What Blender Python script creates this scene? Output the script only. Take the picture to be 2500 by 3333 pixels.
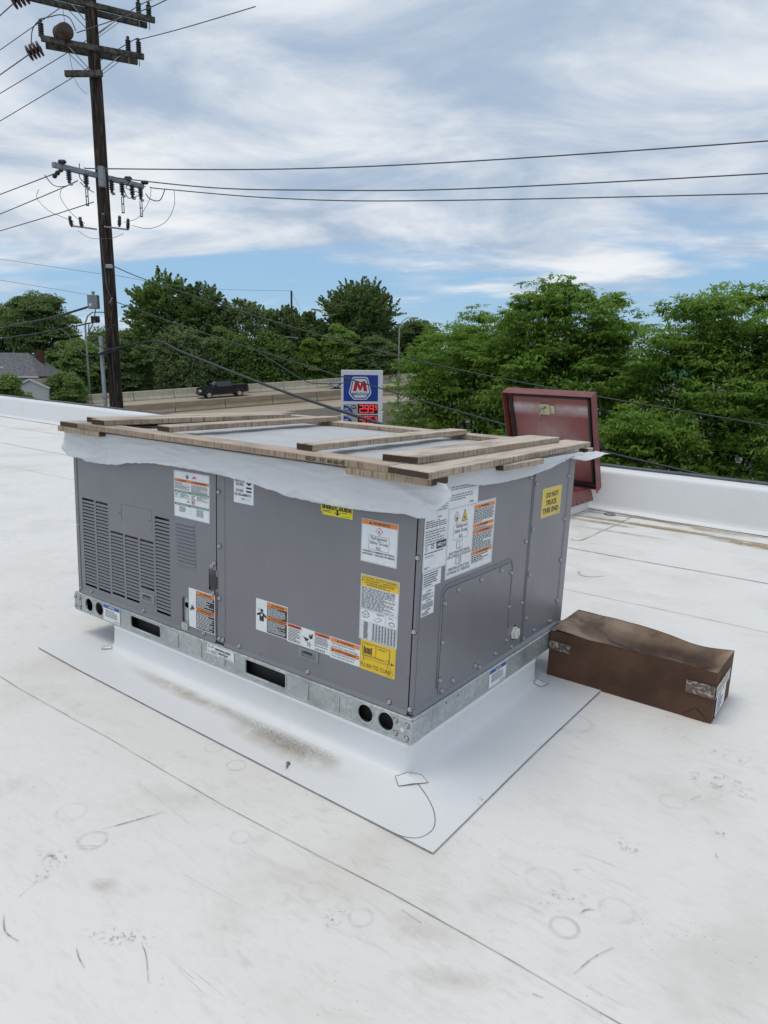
import bpy, bmesh, math, random
import numpy as np
from mathutils import Vector, Matrix, noise as mnoise

for _o in list(bpy.data.objects):
    bpy.data.objects.remove(_o, do_unlink=True)
SC = bpy.context.scene
COL = SC.collection
rad = math.radians

# ------------------------------------------------------------------ camera
PITCH, ROLL = 0.1937, 0.012
CAMP = Vector((-0.1149, -2.0304, 1.2552))
fwd = Vector((0, math.cos(PITCH), -math.sin(PITCH)))
up0 = Vector((0, math.sin(PITCH), math.cos(PITCH)))
r0 = Vector((1, 0, 0))
rgt = r0 * math.cos(ROLL) + up0 * math.sin(ROLL)
upv = up0 * math.cos(ROLL) - r0 * math.sin(ROLL)
cd = bpy.data.cameras.new('camera')
cam = bpy.data.objects.new('camera', cd)
COL.objects.link(cam)
cam.matrix_world = Matrix(((rgt.x, upv.x, -fwd.x, CAMP.x), (rgt.y, upv.y, -fwd.y, CAMP.y),
                           (rgt.z, upv.z, -fwd.z, CAMP.z), (0, 0, 0, 1)))
cd.sensor_fit = 'VERTICAL'
cd.sensor_height = 24.0
cd.lens = 24.0 * 2302.7 / 3333.0
cd.clip_start = 0.05
cd.clip_end = 3000.0
SC.camera = cam

# ------------------------------------------------------------------ world sky with thin cloud, and a soft sun
SUN_DIR = Vector((-0.24, -0.02, 0.93)).normalized()
SUN_EL = math.asin(SUN_DIR.z)
SUN_ROT = math.atan2(SUN_DIR.x, SUN_DIR.y)
SKY_STRENGTH = 0.10
W = bpy.data.worlds.new('World')
SC.world = W
W.use_nodes = True
nt = W.node_tree
nt.nodes.clear()
def wn(t, **k):
    n = nt.nodes.new(t)
    for a, b in k.items():
        setattr(n, a, b)
    return n
def wl(a, b):
    nt.links.new(a, b)
def wmath(op, a, b=None, c=None, clamp=False):
    n = wn('ShaderNodeMath', operation=op, use_clamp=clamp)
    for i, v in enumerate((a, b, c)):
        if v is None:
            continue
        if isinstance(v, (int, float)):
            n.inputs[i].default_value = v
        else:
            wl(v, n.inputs[i])
    return n.outputs[0]
def wramp(fac, lo, hi):
    n = wn('ShaderNodeMapRange', interpolation_type='SMOOTHSTEP')
    wl(fac, n.inputs['Value'])
    n.inputs['From Min'].default_value = lo
    n.inputs['From Max'].default_value = hi
    return n.outputs[0]
def wmix(f, a, b):
    n = wn('ShaderNodeMix', data_type='RGBA')
    if isinstance(f, float):
        n.inputs[0].default_value = f
    else:
        wl(f, n.inputs[0])
    for s, v in ((6, a), (7, b)):
        if isinstance(v, tuple):
            n.inputs[s].default_value = (*v, 1)
        else:
            wl(v, n.inputs[s])
    return n.outputs[2]
tc = wn('ShaderNodeTexCoord')
sep = wn('ShaderNodeSeparateXYZ')
wl(tc.outputs['Generated'], sep.inputs[0])
zz = wmath('MAXIMUM', sep.outputs[2], 0.0)
den = wmath('ADD', zz, 0.17)
px = wmath('DIVIDE', sep.outputs[0], den)
py = wmath('DIVIDE', sep.outputs[1], den)
def cloud_noise(sx, sy, ox, oy, scale, detail, rough, dist, rot=0.0):
    cmb = wn('ShaderNodeCombineXYZ')
    wl(px, cmb.inputs[0]); wl(py, cmb.inputs[1])
    mp = wn('ShaderNodeMapping')
    mp.inputs['Location'].default_value = (ox, oy, 0)
    mp.inputs['Rotation'].default_value = (0, 0, rot)
    mp.inputs['Scale'].default_value = (sx, sy, 1)
    wl(cmb.outputs[0], mp.inputs[0])
    nz = wn('ShaderNodeTexNoise')
    nz.inputs['Scale'].default_value = scale
    nz.inputs['Detail'].default_value = detail
    nz.inputs['Roughness'].default_value = rough
    nz.inputs['Distortion'].default_value = dist
    wl(mp.outputs[0], nz.inputs['Vector'])
    return nz.outputs[0]
sky = wn('ShaderNodeTexSky', sky_type='NISHITA')
sky.sun_disc = False
sky.sun_elevation = SUN_EL
sky.sun_rotation = SUN_ROT
sky.air_density = 1.0
sky.dust_density = 0.8
sky.ozone_density = 1.6
big = cloud_noise(0.80, 1.15, 2.3, 1.7, 0.52, 6.0, 0.55, 0.5, 0.55)        # broad bands
fine = cloud_noise(1.0, 1.2, 1.0, 4.0, 1.5, 9.0, 0.58, 0.5, 0.35)
wisp = cloud_noise(0.60, 1.6, 5.0, 2.0, 1.0, 8.0, 0.60, 0.35, 0.62)         # streaks
low = wramp(sep.outputs[2], 0.10, 0.24)            # the deck of cloud thins out towards the horizon
cov = wmath('ADD', wmath('MULTIPLY', big, 0.50), wmath('MULTIPLY', wisp, 0.50))
cov = wmath('ADD', cov, wmath('MULTIPLY', low, 0.18))
mask = wramp(cov, 0.49, 0.60)
shade = wmath('ADD', wmath('MULTIPLY', big, 0.40), wmath('MULTIPLY', fine, 0.60))
shade = wramp(shade, 0.38, 0.62)
k = 1.0 / SKY_STRENGTH
cl = wmix(shade, (0.36 * k, 0.46 * k, 0.60 * k), (0.81 * k, 0.835 * k, 0.86 * k))
blue = wmix(0.55, sky.outputs[0], (0.29 * k, 0.54 * k, 0.83 * k))
skyc = wmix(mask, blue, cl)
bg = wn('ShaderNodeBackground')
bg.inputs['Strength'].default_value = SKY_STRENGTH
wl(skyc, bg.inputs['Color'])
wo = wn('ShaderNodeOutputWorld')
wl(bg.outputs[0], wo.inputs['Surface'])

sd = bpy.data.lights.new('sun', 'SUN')
sd.energy = 1.05
sd.angle = rad(26)
sd.color = (1.0, 0.94, 0.84)
sun = bpy.data.objects.new('sun', sd)
COL.objects.link(sun)
sun.rotation_euler = SUN_DIR.to_track_quat('Z', 'Y').to_euler()
sun.location = (0, 0, 30)

SC.view_settings.view_transform = 'Standard'
SC.view_settings.look = 'None'
SC.view_settings.exposure = 0.11
SC.view_settings.gamma = 1.0
SC.view_settings.use_curve_mapping = False
SC.render.engine = 'CYCLES'
SC.cycles.max_bounces = 5
SC.cycles.diffuse_bounces = 3
SC.cycles.glossy_bounces = 3
SC.cycles.transmission_bounces = 3
SC.cycles.transparent_max_bounces = 8

# ------------------------------------------------------------------ frames
# the flat roof falls about 1.7 degrees; ROOF maps roof coordinates (x along the unit's long side, y towards the parapet) to the world
ROOF = Matrix(((0.80623, 0.59085, 0.02973, -0.02553), (-0.59111, 0.80659, -0.00009, -0.0006),
               (-0.02403, -0.0175, 0.99956, -0.00304), (0, 0, 0, 1)))
# the highway climbs to the right and is banked towards the camera
_s = Vector((0.8916, 0.4528, 0.067)).normalized()
_y = Vector((-0.4528, 0.8916, 0.062))
_y = (_y - _s * _y.dot(_s)).normalized()
_u = _s.cross(_y)
HW = Matrix(((_s.x, _y.x, _u.x, -27.65), (_s.y, _y.y, _u.y, 82.97), (_s.z, _y.z, _u.z, -2.12), (0, 0, 0, 1)))
GROUND = -4.5

# ------------------------------------------------------------------ material helpers
class NT:
    def __init__(self, name):
        self.m = bpy.data.materials.new(name)
        self.m.use_nodes = True
        self.t = self.m.node_tree
        self.b = self.t.nodes['Principled BSDF']
        self.out = self.t.nodes['Material Output']
    def n(self, typ, **k):
        n = self.t.nodes.new(typ)
        for a, b in k.items():
            setattr(n, a, b)
        return n
    def l(self, a, b):
        self.t.links.new(a, b)
    def coord(self, kind='Object', scale=(1, 1, 1), rot=(0, 0, 0), loc=(0, 0, 0)):
        c = self.n('ShaderNodeTexCoord')
        m = self.n('ShaderNodeMapping')
        m.inputs['Scale'].default_value = scale
        m.inputs['Rotation'].default_value = rot
        m.inputs['Location'].default_value = loc
        self.l(c.outputs[kind], m.inputs[0])
        return m.outputs[0]
    def noise(self, vec, scale=5, detail=4, rough=0.5, dist=0.0):
        n = self.n('ShaderNodeTexNoise')
        n.inputs['Scale'].default_value = scale
        n.inputs['Detail'].default_value = detail
        n.inputs['Roughness'].default_value = rough
        n.inputs['Distortion'].default_value = dist
        self.l(vec, n.inputs['Vector'])
        return n.outputs[0]
    def voro(self, vec, scale=5, feature='F1', out='Distance'):
        n = self.n('ShaderNodeTexVoronoi', feature=feature)
        n.inputs['Scale'].default_value = scale
        self.l(vec, n.inputs['Vector'])
        return n.outputs[out]
    def ramp(self, v, lo, hi, a=0.0, b=1.0):
        n = self.n('ShaderNodeMapRange', interpolation_type='SMOOTHSTEP')
        self.l(v, n.inputs['Value'])
        n.inputs['From Min'].default_value = lo
        n.inputs['From Max'].default_value = hi
        n.inputs['To Min'].default_value = a
        n.inputs['To Max'].default_value = b
        return n.outputs[0]
    def math(self, op, a, b=None, clamp=False):
        n = self.n('ShaderNodeMath', operation=op, use_clamp=clamp)
        for i, v in enumerate((a, b)):
            if v is None:
                continue
            if isinstance(v, (int, float)):
                n.inputs[i].default_value = v
            else:
                self.l(v, n.inputs[i])
        return n.outputs[0]
    def mix(self, f, a, b, blend='MIX'):
        n = self.n('ShaderNodeMix', data_type='RGBA', blend_type=blend)
        if isinstance(f, (int, float)):
            n.inputs[0].default_value = f
        else:
            self.l(f, n.inputs[0])
        for s, v in ((6, a), (7, b)):
            if isinstance(v, tuple):
                n.inputs[s].default_value = (*v, 1)
            else:
                self.l(v, n.inputs[s])
        return n.outputs[2]
    def attr(self, name):
        return self.n('ShaderNodeAttribute', attribute_name=name).outputs['Fac']
    def set(self, color=None, rough=None, metal=None, spec=None):
        for key, v in (('Base Color', color), ('Roughness', rough), ('Metallic', metal), ('Specular IOR Level', spec)):
            if v is None:
                continue
            s = self.b.inputs[key]
            if isinstance(v, tuple):
                s.default_value = (*v, 1)
            elif isinstance(v, (int, float)):
                s.default_value = v
            else:
                self.l(v, s)
    def bump(self, h, strength=0.2, dist=0.002):
        n = self.n('ShaderNodeBump')
        n.inputs['Strength'].default_value = strength
        n.inputs['Distance'].default_value = dist
        self.l(h, n.inputs['Height'])
        self.l(n.outputs[0], self.b.inputs['Normal'])

def simple(name, c, rough=0.5, metal=0.0, var=0.12, scale=8.0, spec=0.5, bump=0.0, c2=None, stretch=(1, 1, 1)):
    t = NT(name)
    v = t.coord('Object', scale=stretch)
    nz = t.noise(v, scale, 5, 0.6)
    if c2 is None:
        c2 = tuple(x * (1 - 2 * var) for x in c)
        c = tuple(min(1.0, x * (1 + var)) for x in c)
    t.set(color=t.mix(t.ramp(nz, 0.3, 0.7), c, c2), rough=rough, metal=metal, spec=spec)
    if bump:
        t.bump(t.noise(v, scale * 6, 4, 0.6), bump, 0.002)
    return t.m

MAT = {}
def tpo(name, dirt=1.0, base=(0.79, 0.772, 0.742)):
    t = NT(name)
    v = t.coord('Object')
    v2 = t.coord('Object', rot=(0, 0, 0.5), scale=(1.0, 2.6, 1))
    v3 = t.coord('Object', rot=(0, 0, -0.35), scale=(1.5, 30, 1))
    v4 = t.coord('Object', rot=(0, 0, 0.95), scale=(2.0, 34, 1), loc=(3, 1, 0))
    blot = t.math('MULTIPLY', t.ramp(t.noise(v, 1.5, 6, 0.62, 0.4), 0.44, 0.74), 0.42 * dirt)
    smud = t.math('MULTIPLY', t.ramp(t.noise(v2, 5.0, 9, 0.72, 0.3), 0.52, 0.76), 0.26 * dirt)
    v5 = t.coord('Object', rot=(0, 0, 0.25), scale=(1.0, 3.2, 1), loc=(7, 2, 0))
    v6 = t.coord('Object', rot=(0, 0, 1.2), scale=(1.0, 3.0, 1), loc=(1, 5, 0))
    sm2 = t.math('MULTIPLY', t.ramp(t.noise(v5, 15, 8, 0.72, 0.8), 0.48, 0.72), 0.18 * dirt)
    sm3 = t.math('MULTIPLY', t.math('MULTIPLY', t.ramp(t.noise(v6, 11, 8, 0.74, 0.8), 0.50, 0.70), t.ramp(t.noise(v, 1.1, 3, 0.5), 0.42, 0.6)), 0.28 * dirt)
    gate = t.ramp(t.noise(v, 2.3, 3, 0.5), 0.46, 0.60)
    scr = t.math('MULTIPLY', t.math('MULTIPLY', t.ramp(t.noise(v3, 1.6, 5, 0.6, 0.6), 0.66, 0.71), gate), 0.34 * dirt)
    scr2 = t.math('MULTIPLY', t.math('MULTIPLY', t.ramp(t.noise(v4, 1.3, 5, 0.6, 0.5), 0.67, 0.71), gate), 0.34 * dirt)
    spk_g = t.ramp(t.noise(v, 3.5, 4, 0.6), 0.52, 0.66)
    spk = t.math('MULTIPLY', t.math('MULTIPLY', t.ramp(t.voro(v, 55), 0.16, 0.07), spk_g), 0.40 * dirt)
    c = t.mix(blot, base, (0.53, 0.48, 0.39))
    c = t.mix(smud, c, (0.44, 0.40, 0.325))
    c = t.mix(sm2, c, (0.46, 0.425, 0.36))
    c = t.mix(sm3, c, (0.42, 0.40, 0.355))
    c = t.mix(scr, c, (0.22, 0.22, 0.21))
    c = t.mix(scr2, c, (0.25, 0.24, 0.22))
    c = t.mix(spk, c, (0.16, 0.15, 0.13))
    t.set(color=c, rough=t.ramp(t.noise(v, 4, 4, 0.6), 0.3, 0.7, 0.36, 0.55), spec=0.4)
    t.bump(t.math('ADD', t.noise(v, 9, 3, 0.5), t.math('MULTIPLY', t.noise(v, 160, 2, 0.5), 0.05)), 0.35, 0.004)
    return t.m
MAT['tpo'] = tpo('roof_membrane', 1.0)
MAT['tpo_clean'] = tpo('flashing_membrane', 0.22, (0.755, 0.762, 0.77))
MAT['cabinet'] = None
t = NT('grey_cabinet_paint')
v = t.coord('Object')
t.set(color=t.mix(t.ramp(t.noise(v, 2.2, 5, 0.6), 0.3, 0.7), (0.205, 0.203, 0.220), (0.180, 0.179, 0.195)),
      rough=t.ramp(t.noise(v, 7, 4, 0.6), 0.3, 0.7, 0.27, 0.36), spec=0.5)
t.bump(t.math('ADD', t.noise(v, 3.2, 2, 0.4), t.math('MULTIPLY', t.noise(v, 420, 2, 0.5), 0.012)), 0.10, 0.012)
MAT['cabinet'] = t.m
t = NT('galvanised_steel')
v = t.coord('Object')
vc = t.voro(v, 90, out='Color')
sp = t.n('ShaderNodeSeparateColor'); t.l(vc, sp.inputs[0])
c = t.mix(sp.outputs[0], (0.40, 0.43, 0.43), (0.54, 0.57, 0.56))
c = t.mix(t.ramp(t.noise(v, 6, 6, 0.65), 0.45, 0.72), c, (0.34, 0.37, 0.38))
t.set(color=c, rough=t.ramp(sp.outputs[0], 0, 1, 0.36, 0.50), metal=0.55)
t.bump(t.noise(v, 30, 4, 0.6), 0.12, 0.002)
MAT['galv'] = t.m
MAT['dark'] = simple('unlit_interior_black', (0.012, 0.012, 0.013), 0.7, var=0.2)
MAT['coil'] = simple('aluminium_coil_fins', (0.09, 0.09, 0.10), 0.5, 0.4, var=0.35, scale=60, stretch=(8, 1, 0.4))
MAT['screw'] = simple('zinc_screw', (0.55, 0.55, 0.57), 0.38, 0.5, var=0.1, scale=80)
MAT['washer'] = simple('dark_sealing_washer', (0.055, 0.055, 0.06), 0.6, var=0.1, scale=80)
MAT['black_plastic'] = simple('black_plastic', (0.02, 0.022, 0.024), 0.42, var=0.2)
MAT['grey_plastic'] = simple('grey_plastic_handle', (0.235, 0.245, 0.265), 0.5, var=0.06)
MAT['ivory'] = simple('ivory_plastic', (0.68, 0.66, 0.58), 0.45, var=0.05)
for nm, c, rg in (('white', (0.76, 0.78, 0.80), 0.42), ('black', (0.018, 0.019, 0.022), 0.5), ('ink', (0.045, 0.047, 0.055), 0.5),
                  ('orange', (0.74, 0.235, 0.055), 0.45), ('red_orange', (0.62, 0.13, 0.05), 0.45), ('yellow', (0.80, 0.53, 0.02), 0.42),
                  ('pale_yellow', (0.72, 0.53, 0.075), 0.42), ('green', (0.03, 0.21, 0.125), 0.45), ('blue', (0.03, 0.085, 0.33), 0.45),
                  ('red', (0.55, 0.03, 0.03), 0.45), ('grey_print', (0.30, 0.31, 0.33), 0.5), ('energy', (0.74, 0.66, 0.01), 0.4)):
    MAT['p_' + nm] = simple('print_' + nm, c, rg, var=0.03, scale=25)
t = NT('white_plastic_sheet')
v = t.coord('Object')
crk = t.math('ADD', t.math('ABSOLUTE', t.math('SUBTRACT', t.noise(v, 9, 4, 0.55, 1.2), 0.5)), t.math('MULTIPLY', t.ramp(t.voro(t.coord('Object', scale=(1, 1, 2.2), rot=(0, .6, .4)), 14, 'DISTANCE_TO_EDGE'), 0.0, 0.10), 0.30))
c = t.mix(t.math('MULTIPLY', t.ramp(t.noise(v, 13, 7, 0.7, 0.8), 0.60, 0.74), 0.12), (0.86, 0.875, 0.90), (0.50, 0.51, 0.53))
t.set(color=c, rough=0.36, spec=0.5)
t.bump(crk, 0.20, 0.005)
tr = t.n('ShaderNodeBsdfTranslucent'); tr.inputs[0].default_value = (0.8, 0.82, 0.84, 1)
ms = t.n('ShaderNodeMixShader'); ms.inputs[0].default_value = 0.38
t.l(t.b.outputs[0], ms.inputs[1]); t.l(tr.outputs[0], ms.inputs[2]); t.l(ms.outputs[0], t.out.inputs['Surface'])
MAT['plastic'] = t.m

def wood(name, light, mid, dark, saw=0.5, spec=0.25):
    t = NT(name)
    tcn = t.n('ShaderNodeTexCoord')
    oi = t.n('ShaderNodeObjectInfo')
    add = t.n('ShaderNodeVectorMath', operation='ADD')
    t.l(tcn.outputs['Object'], add.inputs[0])
    sc = t.n('ShaderNodeVectorMath', operation='SCALE')
    cmb = t.n('ShaderNodeCombineXYZ')
    for i in range(3):
        t.l(oi.outputs['Random'], cmb.inputs[i])
    t.l(cmb.outputs[0], sc.inputs[0]); sc.inputs[3].default_value = 37.0
    t.l(sc.outputs[0], add.inputs[1])
    def mp(s):
        m = t.n('ShaderNodeMapping'); m.inputs['Scale'].default_value = s
        t.l(add.outputs[0], m.inputs[0]); return m.outputs[0]
    g = t.noise(mp((2.2, 34, 34)), 2.0, 7, 0.62, 1.2)
    b = t.noise(mp((1.6, 5, 5)), 2.2, 4, 0.6)
    s = t.noise(mp((95, 2.2, 2.2)), 1.6, 3, 0.6, 0.4)
    c = t.mix(t.ramp(g, 0.30, 0.68), mid, light)
    c = t.mix(t.math('MULTIPLY', t.ramp(b, 0.46, 0.68), 0.70), c, dark)
    tone = t.mix(t.ramp(oi.outputs['Random'], 0.0, 1.0), (1.08, 1.06, 1.04), (0.72, 0.63, 0.55))
    c = t.mix(0.8, c, tone, 'MULTIPLY')
    kn_ = t.voro(mp((2.4, 9, 9)), 1.0)
    c = t.mix(t.math('MULTIPLY', t.ramp(kn_, 0.13, 0.06), 0.75), c, tuple(x * .6 for x in dark))
    spl = t.noise(mp((1.1, 70, 70)), 1.5, 3, 0.6, 0.8)
    c = t.mix(t.math('MULTIPLY', t.ramp(spl, 0.64, 0.68), 0.6), c, tuple(x * .7 for x in dark))
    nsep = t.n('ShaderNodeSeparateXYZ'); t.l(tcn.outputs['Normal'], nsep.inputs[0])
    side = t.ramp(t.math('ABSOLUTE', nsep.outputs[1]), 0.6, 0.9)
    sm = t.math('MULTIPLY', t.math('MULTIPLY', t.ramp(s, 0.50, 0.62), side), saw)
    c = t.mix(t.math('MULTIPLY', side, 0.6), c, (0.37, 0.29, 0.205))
    c = t.mix(sm, c, tuple(x * 0.45 for x in mid))
    endm = t.ramp(t.math('ABSOLUTE', nsep.outputs[0]), 0.6, 0.9)
    ring = t.n('ShaderNodeTexWave', wave_type='RINGS', rings_direction='X')
    ring.inputs['Scale'].default_value = 90; ring.inputs['Distortion'].default_value = 3.0
    t.l(add.outputs[0], ring.inputs['Vector'])
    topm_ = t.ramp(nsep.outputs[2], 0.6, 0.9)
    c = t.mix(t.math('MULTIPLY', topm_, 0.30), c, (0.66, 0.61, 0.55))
    ec = t.mix(ring.outputs['Fac'], tuple(x * 0.15 for x in dark), tuple(x * 0.36 for x in mid))
    c = t.mix(endm, c, ec)
    t.set(color=c, rough=0.82, spec=spec)
    t.bump(t.math('ADD', g, t.math('MULTIPLY', s, 0.5)), 0.5, 0.002)
    return t.m
MAT['wood'] = wood('weathered_pallet_wood', (0.62, 0.54, 0.45), (0.33, 0.25, 0.18), (0.075, 0.05, 0.034), saw=.8)
MAT['stamp'] = simple('stamp_ink', (0.03, 0.027, 0.022), 0.8, var=0.2)

t = NT('brown_cardboard')
v = t.coord('Object')
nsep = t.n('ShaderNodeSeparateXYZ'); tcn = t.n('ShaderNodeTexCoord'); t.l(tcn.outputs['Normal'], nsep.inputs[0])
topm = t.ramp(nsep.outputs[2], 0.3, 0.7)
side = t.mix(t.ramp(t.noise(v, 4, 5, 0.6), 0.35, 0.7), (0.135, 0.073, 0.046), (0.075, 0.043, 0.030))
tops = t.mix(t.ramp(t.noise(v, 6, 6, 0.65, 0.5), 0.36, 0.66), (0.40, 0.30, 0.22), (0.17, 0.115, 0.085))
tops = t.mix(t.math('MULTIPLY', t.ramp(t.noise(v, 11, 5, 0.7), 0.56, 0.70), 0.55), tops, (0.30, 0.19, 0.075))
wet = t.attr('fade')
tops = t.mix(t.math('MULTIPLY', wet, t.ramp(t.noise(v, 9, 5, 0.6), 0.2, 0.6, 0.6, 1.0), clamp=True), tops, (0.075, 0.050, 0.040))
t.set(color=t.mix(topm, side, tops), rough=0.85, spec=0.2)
t.bump(t.noise(v, 25, 5, 0.6), 0.35, 0.004)
MAT['card'] = t.m
MAT['card_edge'] = simple('cardboard_inner', (0.24, 0.14, 0.085), 0.85, var=0.2, scale=12)
t = NT('clear_packing_tape')
v = t.coord('Object')
t.set(color=t.mix(t.ramp(t.noise(v, 26, 5, 0.65, 2.0), 0.50, 0.62), (0.12, 0.080, 0.062), (0.44, 0.40, 0.38)), rough=0.22, spec=0.6)
t.bump(t.noise(v, 30, 4, 0.6, 2.0), 0.5, 0.003)
MAT['tape'] = t.m
t = NT('oxide_red_paint')
v = t.coord('Object')
c = t.mix(t.ramp(t.noise(v, 5, 6, 0.65), 0.35, 0.7), (0.225, 0.058, 0.052), (0.155, 0.040, 0.037))
c = t.mix(t.math('MULTIPLY', t.ramp(t.noise(v, 14, 6, 0.7), 0.60, 0.74), 0.35), c, (0.33, 0.20, 0.18))
t.set(color=c, rough=0.40, spec=0.5)
MAT['red_paint'] = t.m
t = NT('streaked_red_paint')
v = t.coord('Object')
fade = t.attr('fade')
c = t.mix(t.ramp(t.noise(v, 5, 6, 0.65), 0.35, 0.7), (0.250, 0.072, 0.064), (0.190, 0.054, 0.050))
c = t.mix(t.math('MULTIPLY', fade, t.ramp(t.noise(v, 18, 6, 0.75), 0.25, 0.60, 0.55, 1.0), clamp=True), c, (0.58, 0.52, 0.52))  # fade mixes a pale streak and patches over the red
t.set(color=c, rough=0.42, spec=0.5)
MAT['red_streaked'] = t.m
MAT['rubber'] = simple('black_rubber', (0.014, 0.014, 0.015), 0.55, var=0.2)
MAT['brass'] = simple('yellow_zinc_plate', (0.55, 0.52, 0.33), 0.42, 0.35, var=0.12, scale=30)
MAT['steel'] = simple('dull_steel', (0.36, 0.37, 0.38), 0.4, 0.7, var=0.15, scale=20)
MAT['white_paint'] = simple('white_paint', (0.72, 0.73, 0.74), 0.5, var=0.05)
MAT['coping'] = simple('dark_coping_metal', (0.085, 0.095, 0.105), 0.42, 0.3, var=0.25, scale=3)
MAT['wire'] = simple('dark_cable', (0.03, 0.033, 0.034), 0.5, var=0.1)
MAT['bare_wire'] = simple('weathered_conductor', (0.11, 0.115, 0.125), 0.5, 0.2, var=0.1)
t = NT('creosote_pole_wood')
v = t.coord('Object', scale=(9, 9, 0.55))
v2 = t.coord('Object', scale=(26, 26, 1.2))
g = t.noise(v, 1.5, 7, 0.65, 0.6)
g2 = t.noise(v2, 1.4, 5, 0.6, 0.4)
c = t.mix(t.ramp(g, 0.36, 0.62), (0.015, 0.012, 0.011), (0.055, 0.042, 0.034))
c = t.mix(t.math('MULTIPLY', t.ramp(g2, 0.54, 0.64), 0.75), c, (0.15, 0.115, 0.09))
t.set(color=c, rough=0.9, spec=0.15)
t.bump(t.math('ADD', g, g2), 0.9, 0.02)
MAT['pole'] = t.m
MAT['arm_wood'] = simple('grey_weathered_arm', (0.10, 0.095, 0.082), 0.9, var=0.35, scale=10, spec=0.2)
MAT['insulator'] = simple('black_polymer', (0.016, 0.017, 0.020), 0.4, var=0.1)
MAT['bell'] = simple('brown_porcelain', (0.060, 0.026, 0.016), 0.28, var=0.2, scale=20)
MAT['arm_grey'] = simple('grey_fibreglass', (0.27, 0.30, 0.33), 0.55, var=0.1)
MAT['box_grey'] = simple('grey_enclosure', (0.22, 0.235, 0.245), 0.5, 0.2, var=0.1)
MAT['conc'] = simple('pale_concrete', (0.47, 0.44, 0.35), 0.9, var=0.1, scale=2.0, spec=0.2, c2=(0.38, 0.35, 0.27))
MAT['conc_dark'] = simple('stained_concrete', (0.34, 0.28, 0.205), 0.9, scale=1.5, spec=0.2, c2=(0.235, 0.19, 0.14), stretch=(0.35, 1, 3))
MAT['road'] = simple('worn_road_concrete', (0.40, 0.34, 0.27), 0.9, scale=0.6, spec=0.2, c2=(0.31, 0.26, 0.205), stretch=(0.2, 1, 1))
MAT['ground'] = simple('pale_lot_paving', (0.26, 0.25, 0.235), 0.95, scale=0.15, spec=0.2, c2=(0.16, 0.155, 0.145))
MAT['grass'] = simple('verge_grass', (0.05, 0.085, 0.028), 0.95, scale=1.0, spec=0.1, c2=(0.035, 0.06, 0.02))
MAT['fence'] = simple('pale_fence_metal', (0.36, 0.34, 0.28), 0.7, var=0.15, scale=2)
MAT['lane_white'] = simple('lane_white', (0.60, 0.59, 0.56), 0.8, var=0.12)
MAT['lane_yellow'] = simple('lane_yellow', (0.50, 0.33, 0.12), 0.8, var=0.2)
MAT['stucco'] = simple('building_wall', (0.42, 0.40, 0.37), 0.9, var=0.08)
MAT['shingle'] = simple('grey_shingle', (0.155, 0.155, 0.165), 0.9, var=0.22, scale=4, spec=0.2)
MAT['shingle_brown'] = simple('brown_shingle', (0.20, 0.17, 0.155), 0.9, var=0.15, scale=4, spec=0.2)
MAT['brick'] = simple('red_brick', (0.12, 0.055, 0.042), 0.9, var=0.25, scale=6, spec=0.2)
t = NT('pale_lap_siding')
v = t.coord('Object')
wv = t.n('ShaderNodeTexWave', wave_type='BANDS', bands_direction='Z', wave_profile='SAW')
wv.inputs['Scale'].default_value = 1.55
t.l(v, wv.inputs['Vector'])
t.set(color=t.mix(t.ramp(wv.outputs['Fac'], 0.80, 0.95), (0.46, 0.50, 0.52), (0.22, 0.25, 0.27)), rough=0.7)
MAT['siding'] = t.m
MAT['trim'] = simple('white_trim', (0.62, 0.63, 0.63), 0.6, var=0.05)
MAT['glass'] = simple('dark_window_glass', (0.02, 0.024, 0.03), 0.08, var=0.1, spec=0.8)
MAT['windscreen'] = simple('windscreen_glass', (0.15, 0.20, 0.22), 0.06, var=0.2, spec=0.9)
MAT['black_car'] = simple('black_car_paint', (0.008, 0.009, 0.014), 0.16, var=0.1, spec=0.7)
MAT['silver_car'] = simple('silver_car_paint', (0.42, 0.44, 0.46), 0.22, 0.5, var=0.05)
MAT['tyre'] = simple('tyre_rubber', (0.013, 0.013, 0.014), 0.8, var=0.1)
MAT['rim'] = simple('alloy_rim', (0.5, 0.51, 0.52), 0.3, 0.8, var=0.05)
MAT['lamp_lens'] = simple('headlamp_lens', (0.62, 0.62, 0.62), 0.2, var=0.1)
MAT['galv_pole'] = simple('lamp_pole_metal', (0.34, 0.35, 0.32), 0.5, 0.3, var=0.08)
MAT['sign_white'] = simple('sign_white', (0.72, 0.73, 0.75), 0.35, var=0.04)
MAT['sign_blue'] = simple('sign_blue', (0.012, 0.045, 0.30), 0.3, var=0.06)
MAT['sign_red'] = simple('sign_red', (0.50, 0.012, 0.02), 0.3, var=0.05)
MAT['sign_grey'] = simple('sign_grey', (0.40, 0.41, 0.42), 0.4, var=0.05)
MAT['led_board'] = simple('led_board', (0.018, 0.006, 0.008), 0.4, var=0.1)
t = NT('lit_red_led')
t.set(color=(0.5, 0.02, 0.02))
t.b.inputs['Emission Color'].default_value = (1.0, 0.05, 0.06, 1)
t.b.inputs['Emission Strength'].default_value = 0.95
MAT['led'] = t.m
MAT['teal'] = simple('teal_sign', (0.01, 0.21, 0.20), 0.4, var=0.05)

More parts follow.
